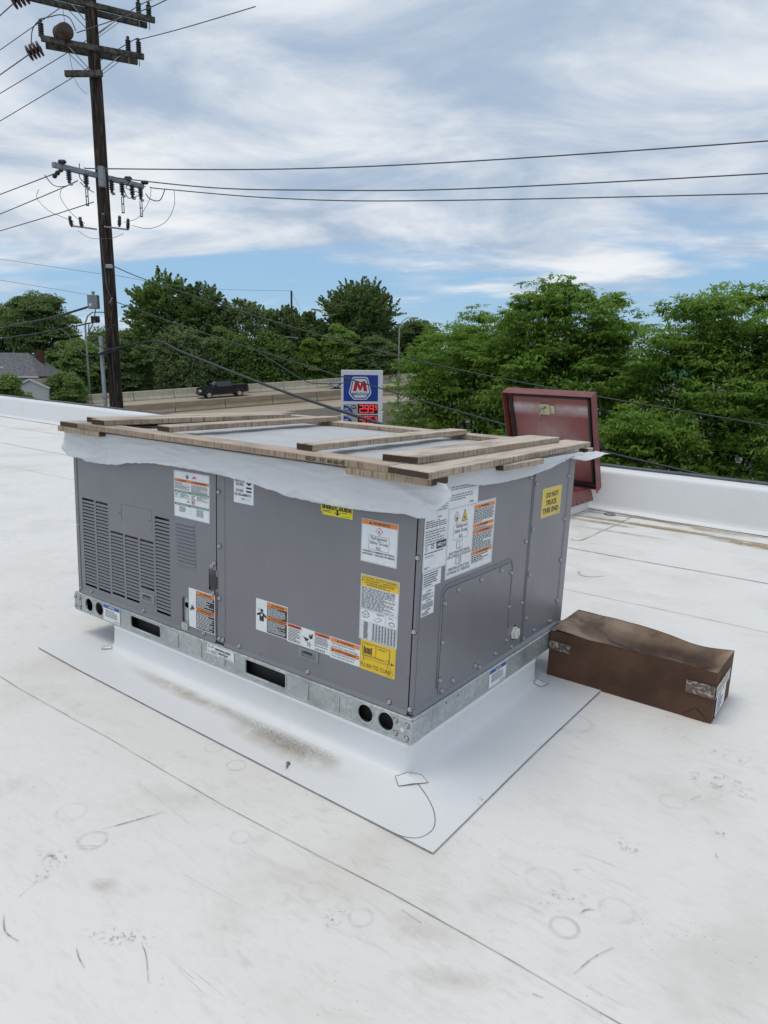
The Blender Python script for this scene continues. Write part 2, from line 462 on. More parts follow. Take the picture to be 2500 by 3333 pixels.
def foliage(name, a, b, c3, trans=0.40):
    t = NT(name)
    r = t.attr('rnd')
    v = t.coord('Object')
    nz = t.noise(v, 0.5, 3, 0.5)
    col = t.mix(r, a, b)
    col = t.mix(t.math('MULTIPLY', t.ramp(nz, 0.45, 0.7), 0.6), col, c3)
    t.set(color=col, rough=0.55, spec=0.3)
    tr = t.n('ShaderNodeBsdfTranslucent')
    t.l(t.mix(0.5, col, (0.30, 0.44, 0.06)), tr.inputs[0])
    ms = t.n('ShaderNodeMixShader'); ms.inputs[0].default_value = trans
    t.l(t.b.outputs[0], ms.inputs[1]); t.l(tr.outputs[0], ms.inputs[2]); t.l(ms.outputs[0], t.out.inputs['Surface'])
    return t.m
MAT['leaf_dark'] = foliage('dark_green_leaves', (0.105, 0.169, 0.062), (0.171, 0.244, 0.084), (0.118, 0.188, 0.073))
MAT['leaf_mid'] = foliage('mid_green_leaves', (0.125, 0.213, 0.062), (0.197, 0.294, 0.084), (0.144, 0.237, 0.068))
MAT['leaf_silver'] = foliage('silvery_green_leaves', (0.144, 0.219, 0.084), (0.302, 0.356, 0.186), (0.171, 0.244, 0.096))
MAT['leaf_lime'] = foliage('bright_green_leaves', (0.151, 0.263, 0.056), (0.249, 0.362, 0.073), (0.184, 0.294, 0.056))
MAT['leaf_locust'] = foliage('feathery_locust_leaves', (0.127, 0.253, 0.050), (0.260, 0.409, 0.072), (0.212, 0.348, 0.054), 0.46)
MAT['bark'] = simple('dark_bark', (0.035, 0.028, 0.022), 0.95, var=0.3, scale=8, spec=0.1)

def decal_mat(name, col, scale, lo, hi, amount):
    t = NT(name)
    v = t.coord('Object')
    f = t.attr('fade')
    nz = t.noise(v, scale, 6, 0.68, 0.3)
    g = t.math('MULTIPLY', t.math('MULTIPLY', t.ramp(nz, lo, hi), f), amount, clamp=True)
    t.set(color=col, rough=0.8, spec=0.2)
    t.l(g, t.b.inputs['Alpha'])
    return t.m
MAT['mildew'] = decal_mat('grey_brown_mildew', (0.17, 0.145, 0.105), 130, 0.25, 0.78, 0.62)
MAT['mildew_soft'] = decal_mat('tan_water_stain', (0.40, 0.31, 0.19), 9, 0.25, 0.62, 0.80)
MAT['ring'] = decal_mat('grey_plate_ring', (0.22, 0.21, 0.185), 30, 0.25, 0.70, 0.40)  # grey ring marking a fastener plate under the membrane
MAT['scuff'] = decal_mat('black_scuff', (0.07, 0.068, 0.062), 55, 0.25, 0.60, 0.80)
MAT['print_dirt'] = decal_mat('grit_cluster', (0.06, 0.055, 0.048), 85, 0.54, 0.64, 0.70)
MAT['smear'] = decal_mat('faint_grime_smear', (0.36, 0.34, 0.30), 12, 0.35, 0.72, 0.13)
MAT['yellow_spot'] = decal_mat('yellow_spatter', (0.48, 0.33, 0.11), 40, 0.54, 0.66, 0.85)
MAT['seam'] = simple('grey_lap_edge', (0.60, 0.58, 0.54), 0.8, var=0.25, scale=6)
MAT['seam_tan'] = simple('tan_lap_edge', (0.42, 0.37, 0.28), 0.8, var=0.25, scale=6)
MAT['seam_grey'] = simple('grey_skirt_edge', (0.22, 0.22, 0.21), 0.8, var=0.3, scale=9)
MAT['dark_line'] = simple('thin_dark_line', (0.14, 0.15, 0.16), 0.8, var=0.2)  # thin dark line for panel joints and the knock-out's painted shade

# ------------------------------------------------------------------ mesh helpers
class MB:
    def __init__(self):
        self.v, self.f = [], []
    def add(self, vs, fs):
        o = len(self.v)
        self.v.extend([tuple(p) for p in vs])
        self.f.extend([tuple(i + o for i in q) for q in fs])
        return self
    def box(self, x0, x1, y0, y1, z0, z1):
        return self.add([(x0, y0, z0), (x1, y0, z0), (x1, y1, z0), (x0, y1, z0), (x0, y0, z1), (x1, y0, z1), (x1, y1, z1), (x0, y1, z1)],
                        [(3, 2, 1, 0), (4, 5, 6, 7), (0, 1, 5, 4), (1, 2, 6, 5), (2, 3, 7, 6), (3, 0, 4, 7)])
    def hexa(self, p):          # 4 bottom then 4 top corners, counter-clockwise
        return self.add(p, [(3, 2, 1, 0), (4, 5, 6, 7), (0, 1, 5, 4), (1, 2, 6, 5), (2, 3, 7, 6), (3, 0, 4, 7)])
    def beam(self, a, b, w, h, upv=(0, 0, 1)):
        a, b = Vector(a), Vector(b)
        d = (b - a).normalized(); u = Vector(upv)
        s = d.cross(u)
        if s.length < 1e-4:
            s = d.cross(Vector((1, 0, 0)))
        s.normalize(); u = s.cross(d).normalized()
        s *= w / 2; u *= h / 2
        return self.hexa([a - s - u, b - s - u, b + s - u, a + s - u, a - s + u, b - s + u, b + s + u, a + s + u])
    def tube(self, pts, r, n=8, cap=True):
        pts = [Vector(p) for p in pts]
        rs = r if isinstance(r, (list, tuple)) else [r] * len(pts)
        rings = []
        prev = None
        for i, p in enumerate(pts):
            d = (pts[min(i + 1, len(pts) - 1)] - pts[max(i - 1, 0)])
            d = d.normalized() if d.length > 1e-9 else Vector((0, 0, 1))
            if prev is None:
                s = d.cross(Vector((0, 0, 1)))
                if s.length < 1e-3:
                    s = d.cross(Vector((1, 0, 0)))
            else:
                s = prev - d * prev.dot(d)
            s.normalize(); prev = s
            u = d.cross(s)
            rings.append([p + (s * math.cos(2 * math.pi * k / n) + u * math.sin(2 * math.pi * k / n)) * rs[i] for k in range(n)])
        o = len(self.v)
        for g in rings:
            self.v.extend([tuple(q) for q in g])
        for i in range(len(rings) - 1):
            for k in range(n):
                self.f.append((o + i * n + k, o + i * n + (k + 1) % n, o + (i + 1) * n + (k + 1) % n, o + (i + 1) * n + k))
        if cap:
            self.f.append(tuple(o + k for k in reversed(range(n))))
            self.f.append(tuple(o + (len(rings) - 1) * n + k for k in range(n)))
        return self
    def lathe(self, prof, a, b, n=14):      # prof: (t, r) along the axis a -> b in metres
        a, b = Vector(a), Vector(b)
        d = (b - a).normalized()
        s = d.cross(Vector((0.3, 0.2, 1))).normalized(); u = d.cross(s)
        o = len(self.v)
        for (tt, rr) in prof:
            c = a + d * tt
            self.v.extend([tuple(c + (s * math.cos(2 * math.pi * k / n) + u * math.sin(2 * math.pi * k / n)) * max(rr, 1e-4)) for k in range(n)])
        for i in range(len(prof) - 1):
            for k in range(n):
                self.f.append((o + i * n + k, o + i * n + (k + 1) % n, o + (i + 1) * n + (k + 1) % n, o + (i + 1) * n + k))
        self.f.append(tuple(o + k for k in reversed(range(n))))
        self.f.append(tuple(o + (len(prof) - 1) * n + k for k in range(n)))
        return self
    def mesh(self, name, smooth=False, bevel=0.0):
        me = bpy.data.meshes.new(name)
        me.from_pydata(self.v, [], self.f)
        me.update()
        if bevel:
            bm = bmesh.new(); bm.from_mesh(me)
            bmesh.ops.bevel(bm, geom=bm.edges[:], offset=bevel, segments=1, affect='EDGES', clamp_overlap=True)
            bm.to_mesh(me); bm.free()
        if smooth:
            me.polygons.foreach_set('use_smooth', [True] * len(me.polygons))
        return me

def put(name, me, mat, parent=None, mw=None, loc=None):
    if isinstance(me, MB):
        me = me.mesh(name)
    o = bpy.data.objects.new(name, me)
    if mat is not None and len(me.materials) == 0:
        me.materials.append(MAT[mat] if isinstance(mat, str) else mat)
    COL.objects.link(o)
    if parent is not None:
        o.parent = parent
    if mw is not None:
        o.matrix_world = mw
    if loc is not None:
        o.location = loc
    return o
def tag(o, label=None, cat=None, group=None, kind=None):
    for k2, v2 in (('label', label), ('category', cat), ('group', group), ('kind', kind)):
        if v2:
            o[k2] = v2
    return o
def thing(name, label, cat, mw=None, group=None):
    o = bpy.data.objects.new(name, None)
    o.empty_display_size = 0.2
    COL.objects.link(o)
    if mw is not None:
        o.matrix_world = mw
    return tag(o, label, cat, group)
def TR(x, y, z):
    return Matrix.Translation((x, y, z))
def smooth_by_angle(me, ang=0.6):
    me.polygons.foreach_set('use_smooth', [True] * len(me.polygons))
    bm = bmesh.new(); bm.from_mesh(me)
    for e in bm.edges:
        if len(e.link_faces) == 2 and e.calc_face_angle(0) > ang:
            e.smooth = False
    bm.to_mesh(me); bm.free()
    return me

def curve_to_mesh(cu):
    ob = bpy.data.objects.new('tmp', cu)
    me = bpy.data.meshes.new_from_object(ob)
    bpy.data.objects.remove(ob, do_unlink=True)
    vs = [tuple(q.co) for q in me.vertices]
    fs = [tuple(p.vertices) for p in me.polygons]
    bpy.data.meshes.remove(me); bpy.data.curves.remove(cu)
    return vs, fs
def plate(outer, holes=(), depth=0.002):
    """flat plate with holes in u,v; w runs 0..depth"""
    cu = bpy.data.curves.new('plate', 'CURVE')
    cu.dimensions = '2D'; cu.fill_mode = 'BOTH'; cu.extrude = depth / 2
    for poly in [outer] + list(holes):
        sp = cu.splines.new('POLY')
        sp.points.add(len(poly) - 1)
        for q, p in zip(sp.points, poly):
            q.co = (p[0], p[1], 0, 1)
        sp.use_cyclic_u = True
    vs, fs = curve_to_mesh(cu)
    return [(a, b, c + depth / 2) for a, b, c in vs], fs
_tc = {}
def text_geo(s, bold=0.0):
    if (s, bold) not in _tc:
        cu = bpy.data.curves.new('text', 'FONT')
        cu.body = s; cu.size = 1.0; cu.resolution_u = 2; cu.offset = bold
        cu.fill_mode = 'FRONT' if hasattr(cu, 'fill_mode') else cu.fill_mode
        vs, fs = curve_to_mesh(cu)
        _tc[(s, bold)] = (vs, fs)
    return _tc[(s, bold)]
def fit_text(s, x0, y0, x1, y1, bold=0.0):
    vs, fs = text_geo(s, bold)
    a = np.array(vs)[:, :2]
    mn, mx = a.min(0), a.max(0)
    return [((p[0] - mn[0]) / (mx[0] - mn[0]) * (x1 - x0) + x0, (p[1] - mn[1]) / (mx[1] - mn[1]) * (y1 - y0) + y0) for p in a], fs
def rrect(x0, x1, y0, y1, r, n=4, corners=(1, 1, 1, 1)):
    pts = []
    for (cx, cy, a0, on) in ((x1 - r, y0 + r, -90, corners[0]), (x1 - r, y1 - r, 0, corners[1]), (x0 + r, y1 - r, 90, corners[2]), (x0 + r, y0 + r, 180, corners[3])):
        if on:
            for i in range(n + 1):
                a = rad(a0 + 90 * i / n)
                pts.append((cx + r * math.cos(a), cy + r * math.sin(a)))
        else:
            pts.append((cx + r * (1 if a0 in (-90, 0) else -1), cy + r * (1 if a0 in (0, 90) else -1)))
    return pts
def circle(cx, cy, rx, ry=None, n=20):
    ry = ry or rx
    return [(cx + rx * math.cos(2 * math.pi * i / n), cy + ry * math.sin(2 * math.pi * i / n)) for i in range(n)]
def FRONT(y0):
    return lambda u, v, w=0.0: (u, y0 - w, v)
def RIGHT(x0):
    return lambda u, v, w=0.0: (x0 + w, u, v)
def mapped(vf, fn):
    return [fn(*p) for p in vf[0]], vf[1]

def set_fade(me, vals):
    at = me.attributes.new('fade', 'FLOAT', 'POINT')
    at.data.foreach_set('value', vals)

def smoothpath(pts, sub=8):
    pts = [Vector(p) for p in pts]
    if len(pts) < 3:
        return pts
    out = []
    for i in range(len(pts) - 1):
        p0, p1, p2, p3 = pts[max(i - 1, 0)], pts[i], pts[i + 1], pts[min(i + 2, len(pts) - 1)]
        for k3 in range(sub):
            t_ = k3 / sub
            out.append(0.5 * ((2 * p1) + (p2 - p0) * t_ + (2 * p0 - 5 * p1 + 4 * p2 - p3) * t_ ** 2 + (3 * p1 - p0 - 3 * p2 + p3) * t_ ** 3))
    out.append(pts[-1])
    return out

# ================================================================== THE SETTING
g = MB().add([(-900, -400, GROUND), (900, -400, GROUND), (900, 1500, GROUND), (-900, 1500, GROUND)], [(0, 1, 2, 3)])
tag(put('ground', g, 'ground'), kind='structure')
gv = MB().add([(-300, 100, GROUND + 0.02), (300, 160, GROUND + 0.02), (300, 700, GROUND + 0.02), (-300, 700, GROUND + 0.02)], [(0, 1, 2, 3)])
tag(put('grass_verge', gv, 'grass'), kind='structure')
# highway (in HW coordinates: x along the lanes, y away from the camera)
road = MB().hexa([(-90, -25.6, -6), (120, -25.6, -6), (120, 0.6, -6), (-90, 0.6, -6), (-90, -25.6, 0), (120, -25.6, 0), (120, 0.6, 0), (-90, 0.6, 0)])
road_o = tag(put('highway_road', road, 'road', mw=HW), kind='structure')
def strip(x0, x1, y0, y1, z, mat, name):
    return put(name, MB().add([(x0, y0, z), (x1, y0, z), (x1, y1, z), (x0, y1, z)], [(0, 1, 2, 3)]), mat, parent=road_o)
strip(-90, 120, -14.55, -14.42, 0.006, 'lane_yellow', 'edge_line')
strip(-90, 120, -12.0, -11.88, 0.006, 'lane_yellow', 'edge_line')
strip(-90, 120, -0.95, -0.82, 0.006, 'lane_white', 'edge_line')
strip(-90, 120, -23.0, -22.86, 0.006, 'lane_white', 'edge_line')
for i in range(16):
    x = -78 + i * 12.2
    strip(x, x + 3.2, -18.2, -18.06, 0.006, 'lane_white', 'lane_dash')
    strip(x + 4, x + 7.2, -6.4, -6.26, 0.006, 'lane_white', 'lane_dash')
def barrier(name, label, mat, y, prof, seg, x0, x1, seed):
    rnd = random.Random(seed)
    t_ = thing(name, label, 'barrier', mw=HW @ TR(0, y, 0))
    n = int((x1 - x0) / seg)
    me = None
    m = MB()
    L_ = seg - 0.06
    k_ = len(prof)
    m.add([(0, a, b) for a, b in prof] + [(L_, a, b) for a, b in prof],
          [tuple(range(k_))[::-1], tuple(range(k_, 2 * k_))] + [(i, (i + 1) % k_, k_ + (i + 1) % k_, k_ + i) for i in range(k_)])
    me = m.mesh('barrier_segment', bevel=0.03)
    for i in range(n):
        o = put('barrier_segment', me, mat, parent=t_, loc=(x0 + i * seg, rnd.uniform(-0.02, 0.02), rnd.uniform(-0.015, 0.015)))
    return t_
barrier('highway_barrier', 'pale concrete barrier wall along the far edge of the highway', 'conc', 0.0,
        [(-0.42, 0.0), (0.25, 0.0), (0.25, 1.06), (-0.12, 1.06), (-0.20, 0.42), (-0.42, 0.12)], 4.6, -62, 80, 1)
barrier('highway_barrier', 'brown stained concrete median barrier between the two carriageways', 'conc_dark', -13.1,
        [(-0.38, 0.0), (0.38, 0.0), (0.38, 0.12), (0.17, 0.4), (0.11, 1.06), (-0.11, 1.06), (-0.17, 0.40), (-0.38, 0.12)], 5.2, -52, 80, 2)
fn_ = thing('ribbed_fence', 'pale ribbed metal fence on the near side of the highway', 'fence', mw=HW @ TR(0, -24.6, 0))
me = MB().box(0, 0.13, -0.03, 0.03, 0, 0.70).mesh('fence_slat', bevel=0.012)
for i in range(150):
    put('fence_slat', me, 'fence', parent=fn_, loc=(2 + i * 0.155, 0, 0))
put('fence_rail', MB().box(2, 25.3, -0.05, 0.05, 0.70, 0.78), 'fence', parent=fn_)

# our own building: wall, roof deck and membrane sheets
def pline(x, off=0.0):
    return 5.2 - 0.045 * x + off
X0, X1 = -26.0, 9.0
rf = MB().hexa([(X0, -9, -0.35), (X1, -9, -0.35), (X1, pline(X1, .1), -0.35), (X0, pline(X0, .1), -0.35),
                (X0, -9, -0.02), (X1, -9, -0.02), (X1, pline(X1, .1), -0.02), (X0, pline(X0, .1), -0.02)])
roof = tag(put('roof', rf, 'tpo', mw=ROOF), kind='structure')
bw = thing('building_wall', 'plain outer wall of the building under the white roof', 'wall', mw=ROOF @ TR(0, 0, -4.6))
wb = MB()
wb.add([(X0, pline(X0, .30), 0), (X1, pline(X1, .30), 0), (X1, pline(X1, .30), 4.94), (X0, pline(X0, .30), 4.94),
        (X0, pline(X0, .12), 0), (X1, pline(X1, .12), 0), (X1, pline(X1, .12), 4.94), (X0, pline(X0, .12), 4.94)],
       [(0, 3, 2, 1), (4, 5, 6, 7), (0, 4, 7, 3), (1, 2, 6, 5), (3, 7, 6, 2)])
put('wall', wb, 'stucco', parent=bw)
def sheet(name, y0, y1, z, mat='tpo', x0=X0, x1=X1, far=False):
    m = MB()
    n = 120
    top, bot = [], []
    for i in range(n + 1):
        x = x0 + (x1 - x0) * i / n
        w0 = 0.012 * math.sin(x * 1.7) + 0.006 * math.sin(x * 5.1)
        ya, yb = y0 + w0, (pline(x, 0.0) if far else y1 + 0.012 * math.sin(x * 1.7 + 2))
        top.append(((x, ya, z), (x, yb, z)))
        bot.append(((x, ya, z - 0.012), (x, yb, z - 0.012)))
    vs = [p for pr in top for p in pr] + [p for pr in bot for p in pr]
    k_ = 2 * (n + 1)
    fs = []
    for i in range(n):
        a = 2 * i
        fs.append((a, a + 2, a + 3, a + 1))
        fs.append((k_ + a, k_ + a + 2, a + 2, a))
        fs.append((a + 1, a + 3, k_ + a + 3, k_ + a + 1))
    m.add(vs, fs)
    return put(name, m, mat, parent=roof)
sheet('membrane_sheet', -9, -0.40, 0.0)
sheet('membrane_sheet', -0.45, 2.40, 0.0032)
sheet('membrane_sheet', 2.34, 3.46, 0.001)
sheet('membrane_sheet', 3.41, 4.78, 0.005)
sheet('membrane_sheet', 4.72, 5.2, 0.001, far=True)
def ribbon(name, pts, w, mat, z, parent=None, fades=None, fade_edge=True):
    pts = [Vector((p[0], p[1], p[2] if len(p) > 2 else z)) for p in pts]
    if 2 < len(pts) < 40 and name != 'skirt_edge':
        n0 = len(pts)
        pts = smoothpath(pts, 6)
        if fades:
            fades = [fades[min(n0 - 1, int(i * (n0 - 1) / (len(pts) - 1) + .5))] for i in range(len(pts))]
    m = MB(); fd = []
    n = len(pts)
    for i, p in enumerate(pts):
        d = pts[min(i + 1, n - 1)] - pts[max(i - 1, 0)]
        s = Vector((-d.y, d.x, 0)).normalized() * (w / 2)
        for q, e in ((-1, 0 if fade_edge else 1), (0, 1), (1, 0 if fade_edge else 1)):
            m.v.append(tuple(p + s * q))
            fd.append(e * (fades[i] if fades else 1.0))
    for i in range(n - 1):
        for j in range(2):
            a = i * 3 + j
            m.f.append((a, a + 3, a + 4, a + 1))
    me = m.mesh(name)
    for p in me.polygons:
        if p.normal.z < 0:
            p.flip()
    set_fade(me, fd)
    return put(name, me, mat, parent=parent or roof)
def seam(y, z, mat, w=0.007, x0=X0, x1=X1):
    n = 120
    pts = [(x0 + (x1 - x0) * i / n, y + 0.012 * math.sin((x0 + (x1 - x0) * i / n) * 1.7) + 0.006 * math.sin((x0 + (x1 - x0) * i / n) * 5.1) - w * 0.5) for i in range(n + 1)]
    return ribbon('lap_seam', pts, w, mat, z, fade_edge=False)
seam(-0.45, 0.0020, 'seam', 0.0022)
seam(2.34, 0.0062, 'seam', 0.005)
seam(3.41, 0.0032, 'seam', 0.008)
seam(4.72, 0.0072, 'seam_tan', 0.012)
# parapet
pw = thing('parapet_wall', 'low white membrane covered parapet along the back edge of the roof', 'wall', mw=ROOF)
def psweep(name, prof, mat, x0=X0, x1=X1, n=60, wob=0.004):
    m = MB(); k_ = len(prof)
    for i in range(n + 1):
        x = x0 + (x1 - x0) * i / n
        for (off, z) in prof:
            m.v.append((x, pline(x, off) + wob * mnoise.noise((x * 0.9, z * 4, off)), z + wob * mnoise.noise((x * 1.3, off * 3, 5))))
    for i in range(n):
        for j in range(k_ - 1):
            a = i * k_ + j
            m.f.append((a, a + k_, a + k_ + 1, a + 1))
    me = m.mesh(name, smooth=True)
    return put(name, me, mat, parent=pw)
psweep('membrane_face', [(-0.10, 0.008), (-0.03, 0.012), (-0.008, 0.03), (0.0, 0.07), (0.004, 0.36), (0.010, 0.385), (0.024, 0.398), (0.05, 0.402), (0.24, 0.405)], 'tpo_clean', n=160)
psweep('coping_edge', [(0.235, 0.400), (0.235, 0.424), (0.245, 0.43), (0.325, 0.428), (0.335, 0.42), (0.335, 0.25)], 'coping', n=80, wob=0.006)
# dirt on the membrane, and grey rings over its fastener plates
def ring(cx, cy, r, w=0.010, z=0.0055, mat='ring', f=1.0, a0=0.0, a1=2 * math.pi):
    n = 30
    m = MB(); fd = []
    for i in range(n + 1):
        a = a0 + (a1 - a0) * i / n
        for rr, e in ((r - w, 0), (r, 1), (r + w, 0)):
            m.v.append((cx + rr * math.cos(a), cy + rr * math.sin(a), z)); fd.append(e * f)
    for i in range(n):
        for j in range(2):
            k_ = i * 3 + j
            m.f.append((k_, k_ + 1, k_ + 4, k_ + 3))
    me = m.mesh('plate_ring'); set_fade(me, fd)
    return put('plate_ring', me, mat, parent=roof)
def blob(name, cx, cy, rx, ry, rot, mat, z=0.0055, f=1.0, parent=None):
    m = MB(); fd = []
    n, k_ = 20, 4
    m.v.append((cx, cy, z)); fd.append(f)
    for j in range(1, k_ + 1):
        for i in range(n):
            a = 2 * math.pi * i / n
            u, w_ = rx * j / k_ * math.cos(a), ry * j / k_ * math.sin(a)
            m.v.append((cx + u * math.cos(rot) - w_ * math.sin(rot), cy + u * math.sin(rot) + w_ * math.cos(rot), z)); fd.append(f * (1 - j / k_))
    for i in range(n):
        m.f.append((0, 1 + i, 1 + (i + 1) % n))
        for j in range(k_ - 1):
            a, b = 1 + j * n, 1 + (j + 1) * n
            m.f.append((a + i, b + i, b + (i + 1) % n, a + (i + 1) % n))
    me = m.mesh(name); set_fade(me, fd)
    return put(name, me, mat, parent=parent or roof)
for (cx, cy, r, f) in ((-0.484, -0.788, 0.036, 1.0), (-0.465, -0.30, 0.03, .9), (-0.602, -0.275, 0.028, .6), (-0.193, -0.53, 0.026, .5), (-0.64, -0.756, 0.04, .4), (0.098, -0.557, 0.032, .4),
                       (0.239, -0.55, 0.028, .7), (0.629, -0.278, 0.032, 1.25), (0.692, 0.417, 0.036, .6), (0.708, -0.145, 0.04, .55), (0.526, -0.16, 0.045, .35), (0.582, 0.882, 0.04, .4), (0.26, 0.70, 0.07, .6)):
    ring(cx, cy, r, 0.007 + 0.1 * (r - 0.03), z=0.0022 if cy < -0.47 else 0.0062, f=f * .6)
for (cx, cy, rx, ry, rt, m_, f) in ((0.652, 0.119, 0.055, 0.04, .6, 'print_dirt', 1.0), (0.561, -0.205, 0.07, 0.04, .9, 'print_dirt', .85), (0.62, -0.17, 0.04, 0.025, .8, 'print_dirt', .9), (0.847, 0.345, 0.03, 0.02, .3, 'print_dirt', 1.0), (0.80, 0.38, 0.06, 0.02, -.5, 'smear', 1.2),
                                    (-0.497, -0.884, 0.06, 0.03, .4, 'print_dirt', .9), (-0.462, -0.93, 0.03, 0.05, .4, 'print_dirt', .8), (-0.136, -0.93, 0.12, 0.035, .55, 'print_dirt', .8), (0.201, -0.60, 0.04, 0.05, .3, 'print_dirt', .95), (-0.309, -0.862, 0.05, 0.03, .4, 'mildew_soft', .4), (-0.599, -0.285, 0.03, 0.01, .6, 'print_dirt', .9),
                                    (-0.30, -0.85, 0.16, 0.06, .5, 'smear', 1.0), (-0.46, -0.52, 0.2, 0.06, .5, 'smear', .9), (-0.15, -0.60, 0.14, 0.05, .5, 'smear', .9), (0.45, 0.15, 0.16, 0.06, -.4, 'smear', .9), (0.37, -0.5, 0.10, 0.06, 0.2, 'mildew_soft', .3), (0.70, 0.55, 0.2, 0.05, .5, 'smear', .9), (0.55, 0.33, 0.2, 0.08, .3, 'smear', .7), (0.50, -0.56, 0.12, 0.04, .5, 'mildew_soft', .25),
                                    (0.235, 0.025, 0.022, 0.028, .3, 'print_dirt', 1.3), (0.80, 0.62, 0.13, 0.09, .2, 'yellow_spot', 1.0), (0.78, 0.84, 0.10, 0.05, .2, 'yellow_spot', .9), (0.45, -0.30, 0.15, 0.05, .8, 'smear', .9), (0.33, 0.45, 0.14, 0.03, .2, 'smear', .6), (-0.9, -0.8, 0.3, 0.1, .3, 'smear', .8), (-1.2, -0.42, 0.3, 0.06, .1, 'smear', .8),
                                    (-0.70, 5.14, 0.50, 0.13, -.05, 'mildew_soft', 1.8), (-0.2, 4.98, 0.5, 0.10, -.03, 'mildew_soft', 1.0), (-0.6, 4.74, 0.9, 0.10, 0, 'mildew_soft', 1.5), (0.40, 4.62, 0.6, 0.14, -.04, 'mildew_soft', 1.9), (-1.0, 4.55, 0.4, 0.08, .0, 'mildew_soft', 1.2), (-0.7, 4.25, 0.5, 0.06, .05, 'mildew_soft', .7), (-0.55, 2.9, 0.2, 0.1, 0, 'print_dirt', .5), (-0.75, 3.4, .1, .1, 0, 'print_dirt', .7)):
    z_ = 0.0024 if cy < -0.47 else (0.0085 if 3.41 < cy < 5.3 else 0.0068)
    if 0.2 < cx < 0.25 and cy < 0.1:
        z_ = 0.0125
    blob('dirt_smudge', cx, cy, rx, ry, rt, m_, z=z_, f=f)
for pts, w_, f in (([(-0.506, -0.747), (-0.47, -0.66), (-0.443, -0.591)], 0.006, 1.0), ([(-0.45, -0.954), (-0.429, -1.013)], 0.004, .8), ([(-0.092, -0.913), (-0.05, -0.93), (0.012, -0.969)], 0.004, .8), ([(-0.192, -1.007), (-0.16, -1.02), (-0.125, -1.028)], 0.005, .8),
                   ([(-0.40, -1.06), (-0.35, -1.082), (-0.3, -1.078)], 0.006, .8), ([(-0.485, -0.817), (-0.447, -0.787)], 0.005, .9), ([(0.697, -0.391), (0.715, -0.32), (0.74, -0.266)], 0.004, 1.0), ([(0.735, 0.464), (0.752, 0.507)], 0.006, 1.2), ([(0.572, -0.076), (0.588, -0.06)], 0.006, 1.2), ([(0.646, -0.49), (0.669, -0.485)], 0.007, 1.0),
                   ([(0.776, -0.455), (0.776, -0.431)], 0.006, 1.0), ([(0.641, -0.213), (0.65, -0.19), (0.665, -0.18)], 0.005, 1.0), ([(0.851, 0.239), (0.86, 0.22)], 0.007, 1.0), ([(0.30, -0.47), (0.36, -0.475)], 0.008, .8), ([(-0.2, -0.72), (0.0, -0.70)], 0.004, .5), ([(-0.62, -0.55), (-0.35, -0.58)], 0.004, .5)):
    ribbon('scuff_mark', pts, w_, 'scuff', 0.0024 if pts[0][1] < -0.44 else 0.0068, fades=[f * .4] + [f] * (len(pts) - 2) + [f * .5])
ribbon('seam_line', [(-0.94, 3.692), (-0.864, 3.706), (-0.866, 4.2), (-0.866, 4.681), (-0.899, 5.12)], 0.012, 'seam', 0.0085, fade_edge=False)
ribbon('seam_line', [(-0.525, 2.79), (-0.50, 2.73), (-0.449, 2.708), (-0.40, 2.74), (-0.368, 2.809)], 0.009, 'seam', 0.0035, fade_edge=False)
ribbon('seam_line', [(-1.30, 5.03), (-0.8, 5.06), (-0.30, 5.06), (0.4, 5.04)], 0.016, 'seam_tan', 0.0035, fade_edge=False)

# ================================================================== ROOF CURB UNDER THE UNIT
cb = thing('roof_curb', 'white membrane wrapped curb with flat skirt beneath the grey unit', 'curb', mw=ROOF @ TR(0, 0, 0.004))
def curb_loop(off, z, r=0.022, n=5):
    x0, x1, y0, y1 = -1.60 - off, 0.0 + off, 0.0 - off, 0.94 + off
    return [(a, b, z) for a, b in rrect(x0, x1, y0, y1, r + off, n)]
prof = [(-0.006, 0.114), (0.0, 0.113), (0.002, 0.10), (0.0, 0.096), (0.002, 0.036), (0.005, 0.023), (0.011, 0.013), (0.021, 0.0075), (0.034, 0.005), (0.052, 0.0035)]
m = MB()
loops = [curb_loop(a, b) for a, b in prof]
k_ = len(loops[0])
for lp in loops:
    m.v.extend(lp)
for i in range(len(loops) - 1):
    for j in range(k_):
        m.f.append((i * k_ + j, i * k_ + (j + 1) % k_, (i + 1) * k_ + (j + 1) % k_, (i + 1) * k_ + j))
m.f.append(tuple(range(k_)))
me = m.mesh('curb_wall')
me.polygons.foreach_set('use_smooth', [True] * len(me.polygons))
bm = bmesh.new(); bm.from_mesh(me); bmesh.ops.recalc_face_normals(bm, faces=bm.faces[:]); bm.to_mesh(me); bm.free()
put('curb_wall', me, 'tpo_clean', parent=cb)
sk = plate([(-1.83, -0.215), (-1.5, -0.228), (-0.9, -0.24), (0.252, -0.256), (0.243, 0.4), (0.245, 1.03), (0.24, 1.19), (-1.84, 1.19)], [], 0.003)
put('flashing_skirt', MB().add([(a, b, c + 0.001) for a, b, c in sk[0]], sk[1]), 'tpo_clean', parent=cb)
ribbon('skirt_edge', [(-1.83, -0.2165), (-1.5, -0.2295), (-0.9, -0.2415), (0.2525, -0.2575), (0.2445, 0.4), (0.2465, 1.03)], 0.0032, 'seam_grey', 0.0046, parent=cb, fade_edge=False)
ribbon('sealed_edge', [(0.04, -0.012, .006), (0.108, -0.057), (0.16, -0.105), (0.19, -0.15), (0.199, -0.185), (0.188, -0.228), (0.151, -0.252), (0.10, -0.2555)], 0.0026, 'seam_grey', 0.0046, parent=cb, fade_edge=False)
